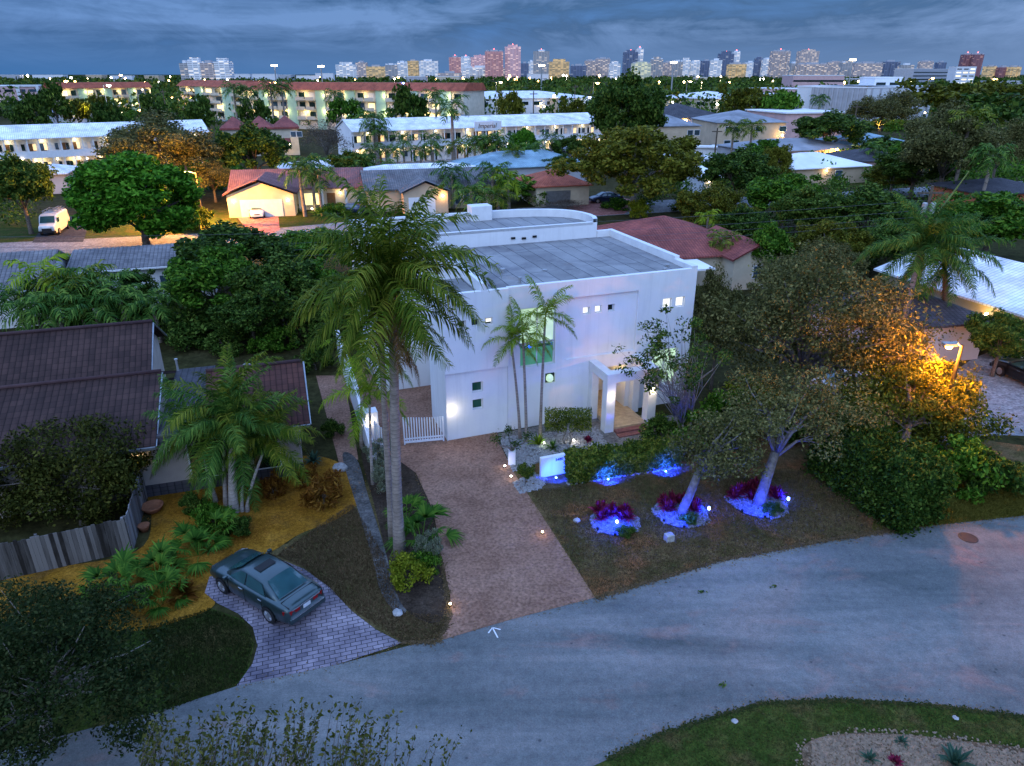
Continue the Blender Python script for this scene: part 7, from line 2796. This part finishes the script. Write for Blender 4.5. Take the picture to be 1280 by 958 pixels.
for label, px, Y in (('bare timber pole by the two-storey lodge', (26, 112), 200), ('dark timber pole before the shop', (38, 118), 195), ('pole with crossarm beside the floodlit flats', (203, 112), 240), ('thin pole before the long white building', (719, 106), 240),
                     ('second thin pole before the long white building', (667, 114), 200), ('pole beside the beige apartment house', (897, 160), 150), ('pole with a grey box by the yellow lit hedge', (1072, 130), 185)):
    p = AT(*px, Y)
    t = thing('utility_pole', label, 'utility pole', (p.x, Y, 0))
    mb = MB()
    mb.tube([(0, 0, -.2), (0, 0, p.z)], [.2, .13], 7)
    mb.build('pole', M['polewood'], t)
    mb = MB()
    mb.box(-1, -.06, p.z - .8, 1, .06, p.z - .6)
    mb.build('crossarm', M['polewood'], t)

# ================================================================== more vehicles
van = thing('van', 'white panel van with roof rack and ladder on the dark driveway', 'van', G(70, 290) + Vector((0, 0, .03)), R(-76))
mb = MB()
ring = []
for x, w_, zb, zt in ((-2.6, .92, .4, 2.1), (-2.5, .96, .35, 2.2), (.9, .98, .3, 2.2), (1.35, .97, .3, 2.08), (1.95, .93, .3, 1.28), (2.5, .88, .35, 1.1), (2.6, .8, .45, .95)):
    half = [(0, zb), (w_ * .95, zb), (w_, zb + .3), (w_, zt * .55), (w_ * .93, zt - .08), (w_ * .8, zt), (0, zt + .03)]
    ring.append([(x, y, z) for y, z in half] + [(x, -y, z) for y, z in half[-2:0:-1]])
loft(mb, ring)
mb.build('body', P_WHITE, van)
mb = MB()
pane_strip(mb, (1.93, -.78, 1.34), (1.93, .78, 1.34), (1.42, .72, 2.0), (1.42, -.72, 2.0), 6, .02, Vector((.04, 0, .03)))
mb.build('windscreen', M['carglass'], van)
for s in (1, -1):
    mb = MB()
    mb.box(1.0, s * .965, 1.35, 1.6, s * .99, 1.85)
    mb.build('side_window', M['carglass'], van)
    mb = MB()
    mb.box(2.45, s * .55 - .15, .85, 2.62, s * .55 + .15, 1.02)
    mb.build('headlight', M['headlight'], van)
    for x in (1.7, -1.6):
        w_ = MB()
        w_.tube([(x, s * .82, .36), (x, s * 1.0, .36)], .36, 18)
        wo = w_.build('wheel', M['tyre'], van)
        w_ = MB()
        w_.tube([(x, s * .99, .36), (x, s * 1.02, .36)], .2, 12)
        w_.build('rim', M['rim'], wo)
mb = MB()
mb.box(2.56, -.5, .55, 2.66, .5, .85)
mb.build('grille', M['black'], van)
for q in ((-2.7, -2.5), (2.5, 2.7)):
    mb = MB()
    mb.box(q[0], -.9, .38, q[1], .9, .57)
    mb.build('bumper', M['black'], van)
rk = MB()
for x in (-2.2, -1.0, .3):
    rk.box(x, -.8, 2.36, x + .05, .8, 2.42)
    for s in (-.78, .74):
        rk.box(x, s, 2.18, x + .05, s + .05, 2.36)
for s in (-.78, .74):
    rk.box(-2.3, s, 2.42, .5, s + .05, 2.47)
rk.build('roof_rack', M['metal'], van)
ld = MB()
for s in (.1, .5):
    ld.box(-2.4, s, 2.48, .8, s + .05, 2.55)
for k in range(9):
    ld.box(-2.3 + k * .36, .1, 2.49, -2.26 + k * .36, .55, 2.54)
tag(ld.build('ladder', M['metal'], None, G(70, 290) + Vector((0, 0, .05)), R(-76)), 'grey ladder lying on the white van roof rack', 'ladder')

car('navy car parked on the red paving under the yellow green tree', G(757, 253), R(190), P_BLUE, sunroof=False)
car('dark car half hidden by the big palm fronds near the lit garage house', G(438, 268), R(185), P_BLUE, sunroof=False)
car('black car at the edge of the side driveway', G(1288, 480), R(100), P_BLACK, sunroof=False)
car('white car glimpsed through the leaves of the glowing tree', G(1062, 512) + Vector((1.0, 2.0, .02)), R(15), P_WHITE, sunroof=False)
for k, (x, y, m, cl_) in enumerate(((470, 198, P_RED, 'red'), (487, 198, P_BLACK, 'black'), (503, 198, P_SILVER, 'silver'), (519, 197, P_WHITE, 'white'), (535, 197, P_BLACK, 'black'), (551, 197, P_BLUE, 'navy'), (600, 195, P_SILVER, 'silver'), (640, 194, P_BLACK, 'black'), (690, 197, P_SILVER, 'silver'), (712, 196, P_WHITE, 'white'))):
    car(cl_ + ' car nose-in before the motel, ' + ['beside the short palms', 'next to the red one', 'fourth bay after the red one', 'between silver and black', 'near the tall coconut palm', 'below the tall coconut palm', 'behind the palm row', 'in front of the box tree', 'beside the teal roof end', 'last in the motel row'][k],
        G(x, y), R(80 + (k % 2) * 180), m, 'cars parked before the motel', False)
for k, (x, y, m, cl_) in enumerate(((893, 189, P_WHITE, 'white'), (912, 190, P_BLACK, 'black'), (930, 190, P_SILVER, 'silver'), (948, 191, P_WHITE, 'white'), (968, 192, P_BLUE, 'navy'), (985, 193, P_SILVER, 'silver'))):
    car(cl_ + ' car in the row below the beige apartment house, ' + ['first by the pole', 'next to the first white one', 'in the middle', 'after the middle silver one', 'past the second white one', 'last of the row'][k], G(x, y), R(12), m, 'cars below the beige apartment house', False)

# ================================================================== trees of the neighbourhood
for a in (
        ('big round bright green tree beside the orange lit street', 161, 197, 150, 74.5, 'mango'),
        ('wide fine leaved grey tree behind the round green tree', 190, 152, 165, 104, 'fine'),
        ('dark round tree in front of the red roofed town house', 313, 160, 92, 112, 'broad2'),
        ('dark tree at the picture edge beside the van', 14, 198, 84, 82, 'broad2'),
        ('leafless grey purple tree beside the white roofed house', 404, 152, 62, 138, 'thin'),
        ('dense dark tree between the grey roof and tall palms', 290, 288, 140, 57, 'broad2'),
        ('bright leaved tree behind the tall twin palms', 392, 290, 95, 62, 'broad'),
        ('dark tree over the back gardens behind the bungalow', 345, 330, 120, 47, 'broad2'),
        ('dense green tree filling the garden beside the grey roof', 262, 318, 110, 49, 'broad'),
        ('dark green tree against the back of the tall palm', 392, 335, 90, 50, 'broad'),
        ('dark low tree before the brick path head', 415, 385, 70, 46, 'broad2'),
        ('dark rounded tree beyond the skylight', 310, 372, 90, 45, 'broad2'),
        ('low dark tree over the garden beside the bungalow gable', 255, 395, 90, 47, 'broad2'),
        ('small upright tree between the areca palms and white wall', 165, 338, 44, 50, 'tall'),
        ('big dark tree above the motel end', 785, 99, 100, 132, 'broad2'),
        ('huge yellow olive tree over the navy car', 797, 157, 158, 97, 'olive'),
        ('dark tree below the big dark tree at the motel end', 712, 172, 52, 140, 'broad2'),
        ('box clipped tree in front of the motel', 655, 163, 40, 142, 'mango'),
        ('bare grey shrub tree beside the red paving', 706, 252, 66, 98, 'thin'),
        ('glossy broadleaf tree behind the rounded parapet', 663, 224, 66, 104, 'broad'),
        ('dark green tree before the parked cars', 926, 190, 92, 98, 'broad2'),
        ('olive brown tree beside the low white roofed house', 893, 232, 84, 82, 'olive'),
        ('mid green tree behind the hedge and power wires', 985, 222, 92, 84, 'broad'),
        ('blue green tree in the middle of the back gardens', 1012, 238, 84, 74, 'broad2'),
        ('young yellow green tree over the back gardens', 1042, 275, 90, 62, 'olive'),
        ('dark hedge tree by the white parapet of the red bungalow', 935, 262, 74, 70, 'broad2'),
        ('dense tree behind the shaggy palm', 1092, 240, 120, 70, 'broad2'),
        ('tall dark pine like tree over the street corner', 1196, 142, 140, 102, 'fine'),
        ('dark bushy tree under the tall street corner tree', 1150, 190, 90, 108, 'broad2'),
        ('dark tree at the far edge above the orange walled house', 1258, 158, 74, 118, 'fine'),
        ('broad dark tree in front of the pale plain block', 1044, 143, 94, 160, 'broad2'),
        ('wide umbrella tree before the ribbed block', 1108, 119, 84, 205, 'fine'),
        ('wide olive tree row beyond the umbrella tree', 1190, 104, 110, 260, 'farolive'),
        ('olive tree near the last orange lamp', 1256, 106, 90, 250, 'farolive'),
        ('dark tree below the olive treetops', 1240, 122, 110, 190, 'far2'),
        ('lamp lit tree beside the cream long building', 930, 110, 56, 240, 'farolive'),
        ('dark tree before the white annexe', 978, 115, 52, 235, 'far'),
        ('tree with orange tint before the long white building', 718, 125, 40, 215, 'farolive'),
        ('small round tree before the annexe roofs', 637, 115, 34, 215, 'farolive'),
        ('large dark tree in front of the mint apartment block', 508, 112, 56, 205, 'far2'),
        ('dark tree cluster behind the town house', 248, 124, 50, 190, 'far2'),
        ('dark tree at the foot of the mint apartment block', 318, 128, 46, 190, 'far2'),
        ('round tree among the palms at the apartment block', 430, 125, 42, 200, 'far'),
        ('yellow floodlit tree before the orange roofed flats', 118, 121, 48, 225, 'farolive'),
        ('second floodlit tree before the orange roofed flats', 92, 124, 36, 225, 'farolive'),
        ('dark tree beside the pink and white flats', 62, 108, 48, 215, 'far2'),
        ('dark round tree in front of the pink and white flats', 36, 122, 46, 190, 'far2'),
        ('dark tree before the shop roof', 130, 132, 46, 185, 'far2'),
        ('dark tree beside the mast lamps', 188, 123, 50, 195, 'far2'),
        ('big tree behind the shaggy palm and white tiled roof', 1250, 245, 130, 68, 'broad'),
        ('dense green tree between shaggy palm and power pole', 1040, 305, 96, 56, 'fine'),
        ('grey twiggy tree over the huge spreading tree', 1010, 318, 110, 50, 'fine'),
        ('olive tree near the red bungalow gable', 965, 285, 60, 60, 'broad'),
        ('dark evergreen beside the white tiled roof', 1120, 285, 80, 62, 'broad2'),
        ('dense olive tree against the end wall of the white house', 905, 352, 74, 38, 'fine'),
        ('dark tree beside the plum roofed building', 1262, 395, 80, 40, 'broad2'),
        ('dark tree above the car park at the motel stair', 700, 195, 40, 125, 'broad2'),
        ('tree over the low roofs beside the white gable house', 960, 178, 60, 125, 'broad'),
        ('tree with orange light behind the white roofed gable house', 972, 182, 40, 118, 'olive'),
        ('tree behind the green lawn and dark roofed house', 1148, 178, 60, 130, 'broad'),
        ('dark tree between the grey roof house and yellow eave', 1100, 172, 54, 150, 'broad2'),
        ('dark palm like tree under the lodge roof', 225, 168, 60, 130, 'broad2'),
        ('dark tree on the street lawn near the orange lamp', 262, 205, 60, 104, 'fine'),
        ('green tree behind the garage house ridge', 440, 190, 60, 118, 'broad2'),
        ('tree at the near end of the long street', 1120, 205, 60, 112, 'olive')):
    tree_at(*a)
for label, px, w_, h_, k in (('orange lit round bush under the street lamp', (249, 288), 3.6, 2.6, 'bush_lime'), ('clipped shrub before the lit garage house window', (358, 266), 4, 1.2, 'bush'), ('low green shrub on the garage house lawn', (420, 270), 5, 1.6, 'bush'),
                             ('dark shrub row beside the navy car', (770, 262), 4.5, 1.5, 'bush'), ('lime shrub by the street under the olive tree', (800, 274), 3, 2.4, 'bush_lime'), ('dark hedge shrub across the street', (860, 266), 5, 2, 'bush_dark'),
                             ('yellow cycad like shrub near the red tiled roof', (893, 276), 3, 1.6, 'bush_lime'), ('dark undergrowth shrub behind the bungalow', (235, 435), 3.2, 1.7, 'bush_dark'), ('undergrowth shrub beside the back fence', (285, 440), 3.0, 1.6, 'bush_dark'),
                             ('undergrowth shrub behind the palm fronds', (340, 438), 3.2, 1.7, 'bush'), ('shrub at the head of the brick path', (395, 462), 2.6, 1.8, 'bush_dark'), ('dark shrub beside the areca palms', (40, 398), 4, 2.2, 'bush_dark'),
                             ('shrub below the small upright tree', (120, 405), 4, 2.2, 'bush'), ('shrub beside the garden pool', (185, 408), 3.4, 2, 'bush_dark'), ('round shrub on the near side road verge', (1232, 612), 3.2, 1.9, 'bush_dark'),
                             ('reddish brown shrub on the verge behind the lit lawn', (1262, 604), 2.6, 1.0, 'bush_dark'), ('spreading shrub at the street corner verge', (1190, 606), 3.4, 2.2, 'bush'), ('shrub under the glowing tree', (1090, 560), 3.5, 2.2, 'bush'),
                             ('dark shrub between the side driveway and the carport', (1240, 440), 4, 2.2, 'bush_dark'), ('lime shrub between palm trunk and hedge', (940, 530), 3, 2.6, 'bush_lime'), ('shrub under the huge spreading tree', (910, 545), 3.4, 2.4, 'bush'),
                             ('dark shrub under the huge spreading tree beside the hedge', (1010, 545), 3.4, 2.2, 'bush_dark'), ('red flowering shrub before the teal roofed house', (645, 213), 4.5, 2.6, 'bush_dark'),
                             ('yellow lit hedge shrub by the grey box pole', (1095, 163), 12, 3.5, 'bush_lime'), ('second yellow lit hedge shrub', (1125, 163), 12, 3.2, 'bush_lime'), ('green shrub below the floodlit flats', (160, 148), 10, 4, 'bush')):
    bush_at(label, px, w_, h_, k)
lamp('hedge_light', AT(1100, 158, 205), (1, .72, .12), 2500, .5)
lamp('flats_light', AT(112, 136, 222), (1, .82, .2), 4500, .5)

pl = 'palms of the neighbourhood'
for a in (('tall coconut palm towering over the motel roof', 564, 135, 146, 4.2, 1), ('leaning dark palm at the motel gable end', 467, 150, 150, 4.0, 2), ('dark palm under the leaning one', 470, 163, 148, 3.2, 2), ('small palm at the motel car park corner', 462, 186, 140, 2.6, 1),
          ('palm before the second motel bay', 504, 175, 145, 2.9, 1), ('palm before the third motel bay', 539, 175, 145, 3.0, 1), ('thin palm by the red parked car', 482, 187, 137, 2.3, 1), ('thin palm by the black parked car', 496, 189, 136, 2.3, 1),
          ('thin palm over the white hipped roof', 525, 189, 136, 2.5, 1), ('twin thin palm over the white hipped roof', 541, 188, 136, 2.5, 1), ('wide palm beside the coconut palm foot', 568, 183, 138, 3.0, 0), ('dark palm of the row by the teal roof', 594, 180, 132, 3.2, 2), ('second dark palm of the row by the teal roof', 606, 178, 132, 3.2, 2),
          ('third dark palm of the row by the teal roof', 616, 182, 131, 3.0, 2), ('shaggy palm with pale skirt at the end of the row', 625, 176, 131, 3.2, 1), ('arching palm over the teal roof', 640, 192, 126, 2.6, 0), ('palm in front of the teal roof', 666, 188, 130, 3.2, 1), ('palm before the lit motel end', 690, 174, 138, 2.8, 1),
          ('bold dark palm standing before the grey tiled bungalow', 565, 217, 99, 3.4, 1), ('bushy palm beside the orange red roof', 616, 216, 100, 3.2, 2), ('yellowing palm beside the orange red roof', 636, 224, 99, 3.2, 3), ('low blue green palm behind the parapet', 590, 244, 94, 3.4, 2), ('low feathery palm behind the parapet', 622, 246, 95, 3.0, 0),
          ('small palm beside the white hipped roof wall', 484, 206, 118, 2.0, 1), ('palm in front of the lit garage house door', 375, 213, 93, 3.2, 1), ('second palm in front of the lit garage house', 398, 220, 93, 3.0, 1), ('third palm before the garage house wing', 388, 206, 97, 3.0, 2), ('palm behind the garage house roof', 445, 205, 116, 3.2, 2),
          ('areca palm with yellow fronds over the grey roof', 52, 345, 48, 2.8, 3), ('areca palm in the middle of the back garden', 96, 356, 48, 3.0, 0), ('areca palm beside the upright tree', 134, 358, 48, 2.9, 1), ('low areca palm behind the bungalow ridge', 118, 385, 45, 2.6, 1), ('low dark areca palm near the pool', 70, 385, 45, 2.6, 2), ('dark areca palm behind the yellow fronded one', 75, 362, 49, 2.6, 2), ('areca palm between middle garden and upright tree', 112, 368, 47, 2.6, 1), ('areca palm leaning towards the upright tree', 150, 378, 46, 2.3, 2), ('drooping areca palm over the gable ridge', 45, 388, 45, 2.4, 1), ('areca palm near the garden pool', 190, 380, 46, 2.2, 1), ('areca palm at the picture edge', 20, 375, 47, 2.5, 2),
          ('palm beside the orange pole lamp', 338, 112, 228, 4.2, 1), ('second palm beside the orange pole lamp', 352, 110, 228, 4.2, 2), ('palm before the green uplit wall', 292, 112, 215, 4.0, 1), ('palm beside the green uplit wall palm', 308, 115, 215, 4.0, 2), ('palm by the cream balconies', 418, 120, 215, 3.6, 1), ('palm at the apartment block end', 544, 120, 205, 4.0, 1),
          ('palm beside the two-storey lodge stair', 50, 185, 150, 3.0, 2), ('palm at the lodge edge', 3, 172, 160, 3.0, 2), ('pair palm beside the cream long building', 914, 117, 255, 4.2, 2), ('palm over the dark roofs near the umbrella tree', 1025, 125, 230, 3.6, 2), ('upright bright palm in the tall street corner tree', 1213, 150, 100, 3.4, 0), ('dark palm beside the street corner tree', 1240, 195, 92, 3.2, 2),
          ('palm beside the parked cars by the apartment house', 940, 160, 145, 3.4, 0), ('palm lit orange beside the apartment house wall', 918, 160, 150, 3.4, 0), ('palm behind the grey roof house', 1095, 186, 135, 3.0, 1), ('palm in the back gardens below the wires', 905, 300, 62, 2.0, 0), ('lime palm at the red bungalow corner', 885, 272, 72, 1.8, 3)):
    far_palm(*a[:4], a[4] * 1.0, a[5], pl)


# ================================================================== far woods on the plain
def far_wood(name, y0, y1, n_tree, seed, mat, leaf):
    r = np.random.default_rng(seed)
    Y = y0 * (y1 / y0) ** r.random(n_tree)
    X = r.uniform(-.85, .85, n_tree) * Y
    hgt = r.uniform(5, 12, n_tree)
    per = 26
    idx = np.repeat(np.arange(n_tree), per)
    d = unit(r.normal(size=(len(idx), 3)))
    R_ = (hgt * .55)[idx][:, None] * np.array([1.25, 1.25, .8])
    P = np.stack([X[idx], Y[idx], (hgt * .55)[idx]], 1) + d * R_ * (r.random((len(idx), 1)) ** .4)
    P[:, 2] = np.maximum(P[:, 2], .3)
    V, F = leaf_quads(P, 1.0, r, .6, .7)
    V = V.reshape(-1, 4, 3)
    c = V.mean(1, keepdims=True)
    V = (c + (V - c) * (leaf * (Y[idx] / y0) ** .35)[:, None, None]).reshape(-1, 3)
    o = link_mesh(name, np_mesh(name, V, F, mat))
    return tag(o, kind='stuff')


far_wood('woods', 300, 800, 1300, 51, L['dark'], .95)
far_wood('woods', 800, 4200, 2600, 52, L['dark'], 1.9)
far_wood('woods', 330, 2600, 500, 53, L['olive'], 1.1)


def mid_wood(name, boxes, seed, mat, leaf, per=140):
    """undergrowth that fills the gardens between the houses"""
    r = np.random.default_rng(seed)
    Ps = []
    for x0, x1, y0, y1, n, hh in boxes:
        for _ in range(n):
            g = G(r.uniform(x0, x1), r.uniform(y0, y1))
            h = hh * r.uniform(.6, 1.3)
            d = unit(r.normal(size=(per, 3)))
            Ps.append(np.array([g.x, g.y, h * .5]) + d * np.array([h * .75, h * .75, h * .5]) * (r.random((per, 1)) ** .4))
    P = np.concatenate(Ps)
    P[:, 2] = np.maximum(P[:, 2], .05)
    V, F = leaf_quads(P, leaf, r, .5, .6)
    return tag(link_mesh(name, np_mesh(name, V, F, mat)), kind='stuff')


mid_wood('undergrowth', [(215, 420, 380, 440, 34, 2.0), (950, 1130, 300, 345, 40, 3.0), (900, 1130, 240, 300, 46, 3.4), (1130, 1285, 250, 300, 26, 4.0), (-20, 240, 380, 405, 22, 1.6), (780, 1000, 225, 262, 24, 2.6), (640, 700, 240, 262, 8, 2.0), (-20, 40, 255, 285, 8, 3)], 61, L['dark'], .17)
mid_wood('undergrowth', [(430, 720, 222, 236, 24, 2.2), (850, 1290, 205, 240, 60, 3.5), (1110, 1290, 150, 200, 44, 4.5), (200, 300, 205, 240, 20, 3.0), (80, 440, 152, 175, 34, 3.2), (860, 1060, 150, 172, 14, 4.0)], 62, L['deep'], .3)
mid_wood('undergrowth', [(-20, 430, 138, 150, 40, 4.2), (880, 1290, 118, 142, 60, 5.0)], 63, L['dark'], .5, 110)
